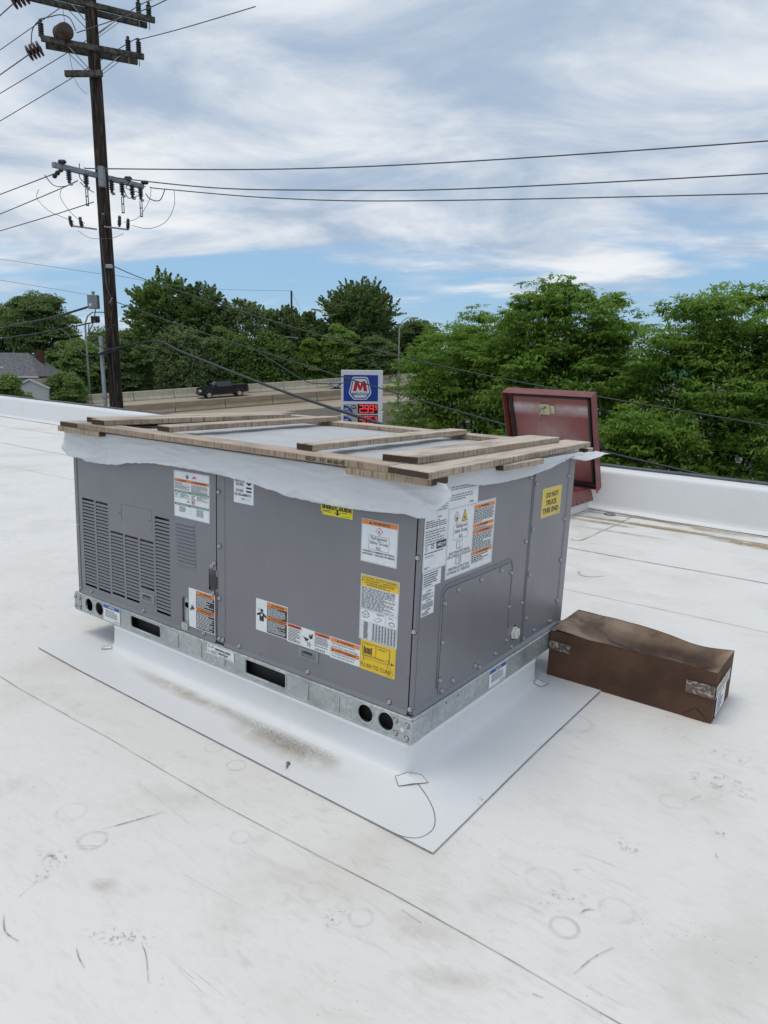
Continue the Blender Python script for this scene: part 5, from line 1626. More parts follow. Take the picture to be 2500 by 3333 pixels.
# ================================================================== SMALL THINGS ON THE ROOF
VP = thing('vent_pipe', 'short black capped vent pipe beside the red roof hatch', 'vent pipe', mw=ROOF @ TR(-1.50, 5.62, .40))
put('pipe', MB().lathe([(0, .052), (.22, .052)], (0, 0, -.2), (0, 0, 1), 16).mesh('pipe', smooth=False), 'rubber', parent=VP)
put('elbow', MB().tube([(0, 0, .03), (-.01, -.002, .10), (-.01, -.005, .15), (.03, -.02, .19), (.06, -.04, .195)], [.052, .055, .058, .058, .058], 12).mesh('elbow', smooth=True), 'rubber', parent=VP)
s = thing('loose_screw', 'single loose grey screw lying on the white skirt in front', 'screw', mw=ROOF @ TR(-.339, -.194, .013) @ Matrix.Rotation(.5, 4, 'Z'))
put('screw_head', MB().lathe([(0, .0075), (.0015, .0075), (.0016, .0048), (.006, .0045)], (0, 0, 0), (0, .01, 0), 10), 'steel', parent=s)
put('screw_shank', MB().lathe([(0, .0036), (.020, .0034), (.027, .0006)], (0, 0, 0), (.0, -.03, -.004), 8), 'steel', parent=s)
o = put('metal_cap', MB().lathe([(0, .05), (.008, .055), (.014, .045), (.016, .03), (.011, .02), (.011, .001)], (0, 0, 0), (0, 0, 1), 18).mesh('metal_cap', smooth=True), 'steel', mw=ROOF @ TR(-1.08, 5.02, .004))
tag(o, 'small round grey metal cap lying on the roof by the hatch', 'cap')

# ================================================================== UTILITY POLE
PX, PY = -7.68, 17.97
UP = thing('utility_pole', 'tall dark wooden utility pole with crossarms and insulators behind the left parapet', 'utility pole', mw=TR(PX, PY, GROUND))
def up(p):
    return (p[0] - PX, p[1] - PY, p[2] - GROUND)
n = 40
m = MB()
m.tube([(.08 - .10 * (i / n) + .02 * nz(i * .12, 0), .02 * nz(i * .12, 4), 17.0 * i / n) for i in range(n + 1)], [.195 - .055 * (i / n) + .006 * nz(i * .8, 7) for i in range(n + 1)], 20)
put('pole_shaft', m.mesh('pole_shaft', smooth=True), 'pole', parent=UP)
def arm(a, b, w, h, mat, name='crossarm'):
    return put(name, MB().beam(up(a), up(b), w, h).mesh(name, bevel=.008), mat, parent=UP)
tA, tB = Vector((-8.46, 17.65, 10.26)), Vector((-6.38, 18.82, 10.26))
dT = (tB - tA).normalized(); nT = Vector((-dT.y, dT.x, 0))
arm(tA - dT * .7 - nT * .21, tB - nT * .21, .10, .13, 'arm_wood'); arm(tA - dT * .7 + nT * .19, tB - dT * .12 + nT * .19, .10, .13, 'arm_wood')
aA, aB = Vector((-8.80, 17.50, 9.26)), Vector((-6.59, 18.50, 9.26))
dA = (aB - aA).normalized(); nA = Vector((-dA.y, dA.x, 0))
arm(aA - nA * .21, aB - nA * .21, .10, .13, 'arm_wood'); arm(aA + dA * .1 + nA * .19, aB - dA * .12 + nA * .19, .10, .13, 'arm_wood')
arm((-8.36, 17.75, 8.63), (-7.41, 17.75, 8.65), .10, .14, 'arm_wood', 'wood_block')
for (c, d_, nn_, ln) in ((tA.lerp(tB, .40), dT, nT, .62), (aA.lerp(aB, .505), dA, nA, .62)):
    for sx in (-1, 1):
        for sy in (-1, 1):
            put('arm_brace', MB().beam(up(c + d_ * sx * ln + nn_ * .20 * sy - Vector((0, 0, .06))), up(c + nn_ * .13 * sy - Vector((0, 0, .62))), .035, .012), 'steel', parent=UP)
def post_ins(p, h=.42, r=.072, k=6, mat='insulator', dirv=(0, 0, 1), name='insulator'):
    prof = [(0, .03), (.03, .03)]
    for i in range(k):
        z = .04 + (h - .10) * i / k
        dz = (h - .10) / k
        prof += [(z, .038), (z + dz * .25, r), (z + dz * .5, r * .96), (z + dz * .75, .038)]
    prof += [(h - .05, .035), (h - .03, .042), (h, .042)]
    a = Vector(up(p)); b = a + Vector(dirv)
    o_ = put(name, MB().lathe(prof, a, b, 12).mesh(name, smooth=True), mat, parent=UP)
    return o_
for t_ in (tB - dT * .10, tB - dT * .36):
    post_ins(t_ - nT * .24 * (1 if t_ is tB else 0) + Vector((0, 0, .07)))
for t_ in (aB - dA * .10, aB - dA * .36):
    post_ins(t_ + Vector((0, 0, .07)))
post_ins(aA + Vector((.02, 0, .07)))
for t_ in (tB - dT * .10, tB - dT * .36, aB - dA * .10, aB - dA * .36):
    put('insulator_pin', MB().lathe([(0, .012), (.26, .012)], up(t_ - Vector((0, 0, .16))), up(t_ + Vector((0, 0, 1))), 8), 'steel', parent=UP)
def bells(a, b, k, r):
    a, b = Vector(a), Vector(b)
    L_ = (b - a).length; st = L_ / k
    prof = []
    for i in range(k):
        z = i * st
        prof += [(z, .04), (z + st * .05, r * .55), (z + st * .22, r * .92), (z + st * .42, r), (z + st * .72, r * .97), (z + st * .80, r * .8), (z + st * .84, r * .4), (z + st * .97, .045)]
    put('bell_insulator', MB().lathe(prof, up(a), up(b), 18).mesh('bell_insulator', smooth=True), 'bell', parent=UP)
bells((-8.40, 17.72, 9.52), (-8.10, 17.36, 9.45), 4, .20)
bells((-9.18, 17.55, 9.00), (-8.84, 17.60, 9.16), 4, .175)
bells((-9.46, 17.50, 10.14), (-9.10, 17.60, 10.34), 4, .185)
def jumper(pts, r=.012, mat='wire', name='jumper_wire'):
    put(name, MB().tube([up(p) for p in smoothpath(pts)], r, 6).mesh(name, smooth=True), mat, parent=UP)
jumper([(-8.80, 17.5, 9.76), (-8.55, 17.55, 9.84), (-8.30, 17.58, 9.90), (-8.08, 17.6, 9.83), (-7.98, 17.66, 9.58)])
jumper([(-8.80, 17.5, 9.74), (-8.98, 17.5, 9.55), (-9.05, 17.52, 9.28), (-9.10, 17.56, 9.02)])
jumper([(-8.37, 17.9, 10.2), (-8.20, 17.9, 8.65), (-7.88, 17.85, 8.2)], .006, 'bare_wire', 'ground_wire')
# steel-grey switching arm
sA, sB = Vector((-8.36, 17.05, 6.25)), Vector((-6.80, 19.10, 6.25))
dS = (sB - sA).normalized()
nS = Vector((dS.y, -dS.x, 0))
off = Vector((-.10, -.17, 0))
arm(sA + off, sB + off, .115, .125, 'arm_grey', 'switch_arm')
put('arm_bracket', MB().box(.02, .16, -.28, -.10, 10.45, 10.95).mesh('arm_bracket', bevel=.01), 'arm_grey', parent=UP)
def cutout(c, with_fuse=True):
    c = Vector(c)
    post_ins(c, h=.32, r=.072, k=5, dirv=(0, 0, -1), name='cutout_insulator')
    put('cutout_bracket', MB().beam(up(c + Vector((-.18, 0, .01))), up(c + Vector((.14, 0, .02))), .05, .02), 'arm_grey', parent=UP)
    put('terminal', MB().box(-.03, .06, -.03, .03, -.03, .03).mesh('terminal', bevel=.01), 'steel', parent=UP, loc=up(c + Vector((.02, 0, -.34))))
    if with_fuse:
        q = Vector(up(c)) + Vector((.0, -.02, -.36))
        m_ = MB()
        m_.box(q.x - .035, q.x - .018, q.y, q.y + .02, q.z - .42, q.z); m_.box(q.x + .018, q.x + .035, q.y, q.y + .02, q.z - .42, q.z)
        m_.box(q.x - .035, q.x + .035, q.y - .004, q.y - .001, q.z - .20, q.z - .17); m_.box(q.x - .035, q.x + .035, q.y - .004, q.y - .001, q.z - .42, q.z - .39)
        put('fuse_holder', m_, 'insulator', parent=UP)
for t_, fz in ((.16, 0), (.34, 1), (.62, 0), (.74, 1), (.86, 0), (.96, 1)):
    p = sA.lerp(sB, t_) + off
    cutout(p + Vector((.05, -.12, -.06)), bool(fz))
for i, t_ in enumerate((.06, .50, .78, .98)):
    p = sA.lerp(sB, t_) + off
    put('dead_end', MB().lathe([(0, .03), (.04, .055), (.16, .055), (.20, .03)], up(p + Vector((.0, 0, .10))), up(p + Vector((.4, -.05, .08))), 10).mesh('dead_end', smooth=True), 'insulator', parent=UP)
for c in ((-8.55, 17.6, 6.34), (-8.72, 17.78, 6.31), (-8.88, 17.96, 6.28)):
    put('strain_insulator', MB().lathe([(0, .02), (.03, .06), (.08, .062), (.11, .02), (.16, .02)], up(c), up((c[0] - .1, c[1] + .1, c[2] - .03)), 12).mesh('strain_insulator', smooth=True), 'insulator', parent=UP)
jumper([(-9.0, 17.6, 6.18), (-8.75, 17.5, 5.92), (-8.45, 17.45, 5.88), (-8.18, 17.5, 6.0)], .011)
jumper([(-8.05, 17.5, 6.0), (-7.9, 17.5, 5.85), (-7.75, 17.6, 5.78)], .011)
jumper([(-8.0, 17.4, 6.42), (-8.02, 17.4, 6.1), (-7.88, 17.4, 5.95)], .011)
jumper([(-7.15, 18.1, 5.98), (-7.0, 18.0, 5.74), (-6.75, 18.0, 5.80)], .011)
jumper([(-6.9, 18.0, 6.2), (-7.05, 18.0, 6.0), (-6.85, 18.0, 5.92), (-6.7, 18.1, 5.9)], .011)
jumper([(-6.6, 18.2, 5.9), (-6.45, 18.1, 5.74), (-6.2, 18.1, 5.72), (-6.05, 18.1, 6.0)], .013)
jumper([(-5.78, 18.0, 5.95), (-5.80, 18.0, 5.55), (-6.05, 18.0, 5.15), (-6.5, 18.0, 4.98), (-6.95, 17.98, 5.05)], .007, 'bare_wire')
jumper([(-6.42, 18.1, 6.05), (-6.45, 18.0, 5.7), (-6.75, 17.95, 5.25), (-7.15, 17.95, 5.12)], .007, 'bare_wire')
jumper([(-9.6, 18.5, 6.05), (-9.62, 18.4, 5.80), (-9.25, 18.2, 5.45), (-8.8, 18.0, 5.25), (-8.48, 17.98, 5.12)], .007, 'bare_wire')
jumper([(-8.85, 18.2, 6.0), (-8.85, 18.1, 5.75), (-8.55, 18.0, 5.35), (-8.2, 17.98, 5.08)], .007, 'bare_wire')
# arresters
arm((-8.45, 17.75, 4.98), (-7.80, 17.75, 4.90), .05, .04, 'arm_grey', 'arrester_bracket'); arm((-7.60, 17.75, 4.97), (-6.96, 17.75, 4.90), .05, .04, 'arm_grey', 'arrester_bracket')
for c in ((-8.45, 17.75, 4.95), (-8.18, 17.75, 4.93), (-7.62, 17.72, 5.02), (-7.20, 17.75, 4.97), (-6.98, 17.75, 4.90)):
    post_ins(c, h=.24, r=.055, k=4, dirv=(-.2 if c[0] < -7.7 else .1, 0, 1), name='arrester')
    put('arrester_cap', MB().lathe([(0, .035), (.05, .04), (.06, .01)], up((c[0] - (.04 if c[0] < -7.7 else -.02), c[1], c[2] + .22)), up((c[0], c[1], c[2] + 1)), 10), 'box_grey', parent=UP)
jumper([(-8.30, 17.75, 4.86), (-8.05, 17.75, 4.70), (-7.82, 17.72, 4.66), (-7.4, 17.72, 4.68), (-7.1, 17.75, 4.80)], .006, 'bare_wire')
# enclosure, conduit, hardware
bx_ = put('equipment_box', MB().box(-.47, -.20, -.30, -.12, 7.37, 7.73).mesh('equipment_box', bevel=.012), 'box_grey', parent=UP)
put('box_cap', MB().lathe([(0, .035), (.05, .035), (.06, .045), (.09, .045)], (-.33, -.21, 7.73), (-.33, -.21, 9), 10), 'box_grey', parent=bx_)
put('box_sticker', MB().box(-.43, -.36, -.3015, -.3003, 7.44, 7.50), 'white_paint', parent=bx_)
for x in (-.40, -.30, -.24):
    put('gland', MB().lathe([(0, .04), (.12, .045), (.18, .02)], (x, -.2, 7.18), (x, -.2, 6), 8), 'insulator', parent=bx_)
put('riser_conduit', MB().tube([(-.205, -.16, 1.0), (-.205, -.165, 4.0), (-.215, -.17, 6.66)], .055, 12).mesh('riser_conduit', smooth=True), 'arm_grey', parent=UP)
for z in (2.2, 3.6, 5.0, 6.2):
    put('conduit_strap', MB().box(-.28, -.13, -.235, -.10, z, z + .035), 'steel', parent=UP)
put('cable_clamp', MB().box(.05, .22, -.23, -.15, 8.42, 8.52).mesh('cable_clamp', bevel=.01), 'steel', parent=UP)
put('service_hook', MB().tube([(.09, -.19, 7.55), (.12, -.26, 7.52), (.16, -.28, 7.58), (.20, -.26, 7.66)], .014, 6), 'steel', parent=UP)
jumper([(-7.70, 17.75, 4.7), (-7.66, 17.76, 3.9), (-7.62, 17.76, 3.4), (-7.52, 17.77, 3.1), (-7.55, 17.77, 2.95)], .012, 'bare_wire')
jumper([(-7.95, 17.7, 2.85), (-8.0, 17.62, 2.5), (-8.1, 17.6, 2.28), (-7.9, 17.6, 2.2), (-7.65, 17.65, 2.30), (-7.45, 17.7, 2.48)], .014)
jumper([(-8.15, 17.7, 2.50), (-8.12, 17.6, 2.15), (-7.9, 17.6, 1.9), (-7.5, 17.6, 1.80), (-7.2, 17.6, 1.82)], .014)
jumper([(-9.35, 18.6, 2.38), (-9.0, 18.3, 2.20), (-8.65, 18.0, 1.85), (-8.3, 17.8, 1.62), (-7.9, 17.65, 1.66), (-7.4, 17.6, 1.78), (-6.9, 17.4, 1.93)], .018)
jumper([(-7.60, 17.76, 1.8), (-7.58, 17.74, .8), (-7.55, 17.74, -.2)], .020, 'wire', 'riser_cable')
# ------------------------------------------------------------------ wires strung through the air
WIRES = [
 ('overhead_wire', 'uppermost bare power line passing the pole top towards the left', .011, 'bare_wire', [[-13.06,22.48,10.6],[-8.57,18.59,10.6],[-7.21,17.42,10.6]]),
 ('overhead_wire', 'power line ending at the brown bell insulators in the top left corner', .014, 'bare_wire', [[-11.66,19.97,10.41],[-9.46,17.57,10.12]]),
 ('overhead_wire', 'power line ending at brown bell insulators of the second crossarm', .014, 'bare_wire', [[-12.06,20.47,9.17],[-10.63,18.97,9.04],[-9.15,17.57,9.0]]),
 ('overhead_wire', 'power line carried over the right insulators of the top crossarm', .011, 'bare_wire', [[-12.37,20.97,8.91],[-8.66,18.97,9.66],[-6.6,18.57,10.6],[-5.81,18.17,10.6],[-4.39,16.97,10.58]]),
 ('overhead_wire', 'power line carried over the right insulators of the second crossarm', .011, 'bare_wire', [[-12.45,20.97,8.15],[-8.86,19.17,9.01],[-6.87,18.47,9.69],[-6.64,18.37,9.69],[-5.08,16.97,9.38],[-3.09,15.47,9.18]]),
 ('overhead_wire', 'power line running up right in front of the pole from brown bells', .012, 'bare_wire', [[-7.96,17.67,9.54],[-7.35,17.47,9.62],[-5.94,16.97,9.79],[-4.93,15.97,9.65]]),
 ('overhead_wire', 'highest of three long lines crossing the sky to the right', .016, 'bare_wire', [[-8.07,17.87,6.44],[-7.48,17.77,6.4],[-2.91,16.97,6.23],[1.6,15.97,6.18],[8.2,14.77,6.35],[10.96,13.97,6.43]]),
 ('overhead_wire', 'middle of three long lines crossing the sky to the right', .015, 'bare_wire', [[-7.39,17.97,6.26],[-6.98,17.97,6.2],[-4.55,17.37,5.87],[-2.14,16.97,5.75],[1.65,16.27,5.65],[8.38,14.97,5.74],[11.29,14.27,5.8]]),
 ('overhead_wire', 'lowest of three long lines crossing the sky to the right', .014, 'bare_wire', [[-6.53,18.37,6.1],[-6.03,18.17,6.01],[-2.98,17.37,5.64],[0.6,16.67,5.46],[8.43,14.97,5.32],[11.36,14.27,5.3]]),
 ('overhead_wire', 'upper line leaving the grey switch arm towards the left', .014, 'bare_wire', [[-13.73,22.97,6.65],[-12.19,21.47,6.58],[-9.27,18.37,6.35],[-8.54,17.67,6.34]]),
 ('overhead_wire', 'middle line leaving the grey switch arm towards the left', .013, 'bare_wire', [[-13.79,22.97,6.02],[-12.25,21.47,6.0],[-9.08,18.57,6.07],[-8.31,17.97,6.15]]),
 ('overhead_wire', 'lower line leaving the grey switch arm towards the left', .013, 'bare_wire', [[-13.84,22.97,5.53],[-12.3,21.47,5.5],[-9.69,19.47,5.59],[-8.0,18.17,5.67]]),
 ('overhead_cable', 'thick black cable running left from the grey box on the pole', .030, 'wire', [[-13.59,21.97,2.33],[-12.04,20.47,2.47],[-9.78,18.97,2.7],[-8.1,17.87,2.96]]),
 ('overhead_cable', 'thinner black cable running left below the grey box', .020, 'wire', [[-13.61,21.97,2.08],[-12.07,20.47,2.16],[-9.81,18.97,2.33],[-7.92,17.87,2.56]]),
 ('overhead_cable', 'upper cable sloping across the trees and behind the hatch to the right edge', .012, 'wire', [[-7.43,17.77,3.98],[-5.96,16.47,3.42],[-2.52,13.97,2.32],[0.15,11.97,1.58],[2.5,9.97,1.07],[5.05,7.57,0.62],[5.92,6.97,0.44]]),
 ('overhead_cable', 'lower cable sloping past the fuel sign down to the right parapet', .012, 'wire', [[-7.42,17.77,3.06],[-4.96,15.47,2.3],[-2.89,13.47,1.71],[-0.32,10.47,1.03],[1.56,7.47,0.58],[2.3,5.97,0.43],[3.09,4.97,0.29]]),
 ('overhead_cable', 'thickest black service cable sloping down in front of the highway', .028, 'wire', [[-7.89,17.67,1.69],[-7.36,17.57,1.84],[-6.08,16.77,2.0],[-5.1,15.87,1.69],[-2.32,12.47,0.92],[-0.26,8.97,0.51],[0.73,6.47,0.39]]),
 ('overhead_cable', 'slack branch cable looping towards the fuel sign', .009, 'wire', [[-2.89,13.47,1.71],[-1.78,12.17,1.13],[-1.34,11.57,1.05],[-0.75,10.97,1.08]]),
 ('overhead_wire', 'faint far line running from the left to the distant pole top', .016, 'bare_wire', [[-33.19,57.97,10.15],[-31.41,57.97,9.94],[-23.57,57.97,8.93],[-21.69,57.97,8.72],[-20.75,77.97,10.07],[-13.07,97.97,12.07]]),
 ('overhead_wire', 'faint low far line at the left edge above the trees', .016, 'bare_wire', [[-33.35,57.97,8.51],[-31.56,57.97,8.32],[-25.08,59.97,7.43]]),
]
for nm, lab_, r_, mt, pts in WIRES:
    o = put(nm, MB().tube(smoothpath(pts, 12), r_, 6).mesh(nm, smooth=True), mt)
    tag(o, lab_, 'cable' if 'cable' in nm else 'wire')
# distant pole and lamps
FP = thing('utility_pole', 'thin distant wooden pole with transformer standing among the trees', 'utility pole', mw=TR(-13.05, 97.97, GROUND))
put('pole_shaft', MB().tube([(0, 0, 0), (0, 0, 16.6)], [.19, .13], 10).mesh('pole_shaft', smooth=True), 'pole', parent=FP)
put('transformer', MB().lathe([(0, .05), (.03, .26), (.95, .26), (1.0, .15)], (-.45, -.1, 9.0), (-.45, -.1, 20), 12).mesh('transformer', smooth=True), 'box_grey', parent=FP)
put('crossarm', MB().beam((-1.0, -.1, 10.55), (.9, -.1, 10.35), .1, .12), 'arm_grey', parent=FP)
put('guy_wire', MB().tube([(.1, 0, 16.3), (1.7, -4, 13.7)], .02, 5), 'bare_wire', parent=FP)
def lamp(x, y, z0, ztop, reach, label, r=.12):
    t_ = thing('street_lamp', label, 'street lamp', mw=TR(x, y, z0))
    h = ztop - z0
    put('lamp_pole', MB().tube([(0, 0, 0), (0, 0, h * .82), (.02 * reach, 0, h * .88), (.22 * reach, 0, h * .96), (.55 * reach, 0, h), (reach, 0, h * 1.0)], [r, r * .75, r * .7, r * .6, r * .55, r * .5], 10).mesh('lamp_pole', smooth=True), 'galv_pole', parent=t_)
    put('lamp_head', MB().box(reach - .1, reach + .6, -.13, .13, h - .06, h + .09).mesh('lamp_head', bevel=.04), 'galv_pole', parent=t_)
    return t_
lamp(-34.34, 80.9, -2.1, 7.65, 1.7, 'pale curved street lamp on the far barrier left of the tall pole', .14)
lamp(1.16, 69.0, -2.0, 6.55, 1.25, 'thin curved street lamp standing beside the left locust tree', .085)
# ================================================================== FUEL PRICE SIGN
SG = thing('price_sign', 'white framed blue fuel price sign with red letter and red digits beyond the roof', 'sign', mw=TR(-2.63, 39.97, GROUND) @ Matrix.Rotation(rad(3), 4, 'Z'))
SW, ST, SB_ = 2.30, 5.92, 1.2
put('sign_cabinet', MB().box(-.08, SW + .06, .02, .42, SB_, ST).mesh('sign_cabinet', bevel=.02), 'sign_white', parent=SG)
for x in (.2, SW - .4):
    put('sign_post', MB().box(x, x + .22, .1, .32, 0, SB_), 'galv_pole', parent=SG)
def sput(name, vf, y, mat, parent=None):
    return put(name, MB().add(*mapped(vf, FRONT(y))), mat, parent=parent or SG)
bz0, bz1 = ST - 1.80, ST - .28
bl = sput('logo_panel', plate(rc(.06, 2.08, bz0, bz1), [], .01), .02, 'sign_blue')
def oct_(s, cx=1.03, cz=(bz0 + bz1) / 2):
    pts = [(-.42, .72), (.42, .72), (.50, .62), (.72, -.28), (.66, -.44), (.40, -.74), (-.40, -.74), (-.66, -.44), (-.72, -.28), (-.50, .62)]
    return [(cx + a * s * .92, cz + b * s * .90) for a, b in pts]
sput('emblem_border', plate(oct_(1.0), [], .004), .006, 'sign_white', bl)
sput('emblem_line', plate(oct_(.91), [], .004), .001, 'sign_blue', bl)
sput('emblem_field', plate(oct_(.82), [], .004), -.004, 'sign_white', bl)
cz = (bz0 + bz1) / 2
sput('emblem_letter', plate([(1.03 + a * .92, cz + b * .88) for a, b in ((-.46, -.20), (-.32, .46), (-.10, .46), (0, .12), (.12, .46), (.34, .46), (.46, -.20), (.24, -.20), (.17, .16), (.06, -.14), (-.06, -.14), (-.17, .16), (-.24, -.20))], [], .004), -.009, 'sign_red', bl)
vs, fs = fit_text('MARATHON', .58, cz - .43, 1.48, cz - .25, .02)
put('brand_lettering', MB().add([(a, -.014, b) for a, b in vs], fs), 'sign_blue', parent=bl)
def digit(ch, x, z, w, h, m, th=.045):
    seg = {'a': (0, 1, 1, 1), 'b': (1, 1, 1, .5), 'c': (1, .5, 1, 0), 'd': (0, 0, 1, 0), 'e': (0, .5, 0, 0), 'f': (0, 1, 0, .5), 'g': (0, .5, 1, .5)}
    on = {'2': 'abged', '9': 'abcdfg', '3': 'abcdg', '0': 'abcdef', '5': 'acdfg'}[ch]
    for c in on:
        a, b, c2, d = seg[c]
        x0, x1 = x + min(a, c2) * w, x + max(a, c2) * w
        z0, z1 = z + min(b, d) * h, z + max(b, d) * h
        m.box(x0 - th / 2, x1 + th / 2, -.022, -.012, z0 - th / 2, z1 + th / 2)
for k3, (lab_, val, zt_) in enumerate((('CASH', '2.999', bz0 - .16), ('CREDIT', '3.059', bz0 - .80))):
    pz0, pz1 = zt_ - .56, zt_
    pp = sput('price_panel', plate(rc(.06, .92, pz0, pz1), [], .008), .02, 'sign_grey')
    arc = [(.06, pz0)] + [(.06 + .56 * math.cos(a), pz0 + .48 * math.sin(a)) for a in [i * .131 for i in range(13)]]
    sput('blue_swoosh', plate(arc, [], .004), .010, 'sign_blue', pp)
    for i, w_ in enumerate(('REG', lab_)):
        vs, fs = fit_text(w_, .09, pz0 + .21 - i * .16, .09 + (.22 if i == 0 else .34), pz0 + .33 - i * .16, .02)
        put('grade_lettering', MB().add([(a + (b - pz0) * .12, .004, b) for a, b in vs], fs), 'sign_white', parent=pp)
    if k3 == 0:
        sput('oval_badge', plate(circle(.66, pz1 - .18, .15, .12, 20), [], .004), .010, 'led_board', pp)
        vs, fs = fit_text('STP', .56, pz1 - .24, .76, pz1 - .12, .03)
        put('badge_lettering', MB().add([(a, .004, b) for a, b in vs], fs), 'sign_white', parent=pp)
    lb = sput('led_board', plate(rc(.90, 2.08, pz0, pz1), [], .02), .018, 'led_board')
    m = MB()
    dg = val.replace('.', '')
    for i, ch in enumerate(dg[:3]):
        digit(ch, 1.02 + i * .30, pz0 + .08, .19, .40, m, .038)
    digit(dg[3], 1.92, pz0 + .24, .09, .24, m, .026)
    m.box(1.252, 1.28, -.022, -.012, pz0 + .06, pz0 + .09)
    put('lit_digits', m, 'led', parent=lb)
# teal signs and pale building glimpsed behind the trees
TS = thing('teal_sign', 'teal hanging sign with white letters glimpsed through the locust leaves', 'sign', mw=TR(10.6, 37.9, GROUND))
put('sign_post', MB().box(-.1, .1, 0, .2, 0, 5.4), 'galv_pole', parent=TS)
tb = put('sign_board', MB().box(-.6, 1.2, -.1, .1, 4.4, 5.9).mesh('sign_board', bevel=.02), 'teal', parent=TS)
vs, fs = fit_text('LUBE', -.3, 4.95, .9, 5.45, .02)
put('lettering', MB().add([(a, -.105, b) for a, b in vs], fs), 'sign_white', parent=tb)
PB = thing('shop_building', 'pale low shop building with teal fascia behind the locust trees', 'building', mw=TR(22.0, 62.0, GROUND))
put('wall', MB().box(-14, 14, 0, 9, 0, 6.1), 'stucco', parent=PB)
put('fascia', MB().box(-2.4, 6, -.25, -.02, 5.6, 6.7).mesh('fascia', bevel=.03), 'teal', parent=PB)
put('roof_edge', MB().box(-14.2, 14.2, -.2, 9.2, 6.1, 6.4), 'trim', parent=PB)
for i in range(5):
    w_ = put('window', MB().box(-12 + i * 4.6, -9 + i * 4.6, -.06, -.01, .9, 3.6), 'glass', parent=PB)
    put('frame', MB().box(-12.1 + i * 4.6, -8.9 + i * 4.6, -.09, -.065, 3.6, 3.8), 'trim', parent=w_)
# ================================================================== VEHICLES
def wheel(par, x, y, r, wdt, side):
    w_ = put('wheel', MB().lathe([(0, r * .72), (.01, r * .95), (wdt * .15, r), (wdt * .85, r), (wdt - .01, r * .95), (wdt, r * .72)], (x, y, r), (x, y + side, r), 20).mesh('wheel', smooth=True), 'tyre', parent=par)
    put('rim', MB().lathe([(0, r * .66), (.03, r * .62), (.02, r * .2), (.03, .02)], (x, y + side * wdt, r), (x, y + side * (wdt + 1), r), 14), 'rim', parent=w_)
    return w_
def car_frame(s, q):
    return HW @ TR(s, -q, 0)
TK = thing('pickup_truck', 'black crew cab pickup truck driving on the far carriageway', 'truck', mw=car_frame(7.7, 2.4))
# nose points to -x; near side is -y
def loft(secs, mat, name, par, bevel=.05, smooth=True):
    m = MB(); k_ = len(secs[0])
    for s_ in secs:
        m.v.extend(s_)
    for i in range(len(secs) - 1):
        for j in range(k_):
            a, b = i * k_ + j, i * k_ + (j + 1) % k_
            m.f.append((a, b, b + k_, a + k_))
    m.f.append(tuple(range(k_))[::-1]); m.f.append(tuple(range((len(secs) - 1) * k_, len(secs) * k_)))
    me_ = m.mesh(name)
    bm_ = bmesh.new(); bm_.from_mesh(me_); bmesh.ops.recalc_face_normals(bm_, faces=bm_.faces[:])
    if bevel:
        bmesh.ops.bevel(bm_, geom=[e for e in bm_.edges if e.calc_face_angle(0) > .45], offset=bevel, segments=2, affect='EDGES', clamp_overlap=True)
    bm_.to_mesh(me_); bm_.free()
    smooth_by_angle(me_, .7)
    return put(name, me_, mat, parent=par)
def sec(x, hw, z0, z1, top=None):
    tw = top if top is not None else hw
    return [(x, -hw, z0), (x, -tw, z1), (x, tw, z1), (x, hw, z0)]
loft([sec(-2.95, .90, .50, 1.10, .84), sec(-2.85, .98, .42, 1.18, .92), sec(-1.55, 1.0, .42, 1.30, .95), sec(-1.45, 1.0, .42, 1.30, .96), sec(1.05, 1.0, .42, 1.32, .98), sec(1.10, 1.0, .45, 1.36, .99), sec(2.80, 1.0, .52, 1.38, .99), sec(2.92, .97, .56, 1.36, .95)], 'black_car', 'body', TK, .06)
loft([sec(-1.55, .90, 1.28, 1.30, .88), sec(-.72, .88, 1.28, 1.86, .74), sec(-.45, .88, 1.28, 1.93, .74), sec(.85, .88, 1.28, 1.93, .74), sec(1.12, .90, 1.28, 1.34, .86)], 'black_car', 'cab', TK, .05)
put('windscreen', MB().add([(-1.46, -.80, 1.345), (-1.46, .80, 1.345), (-.755, .68, 1.86), (-.755, -.68, 1.86)], [(0, 1, 2, 3)]), 'windscreen', parent=TK)
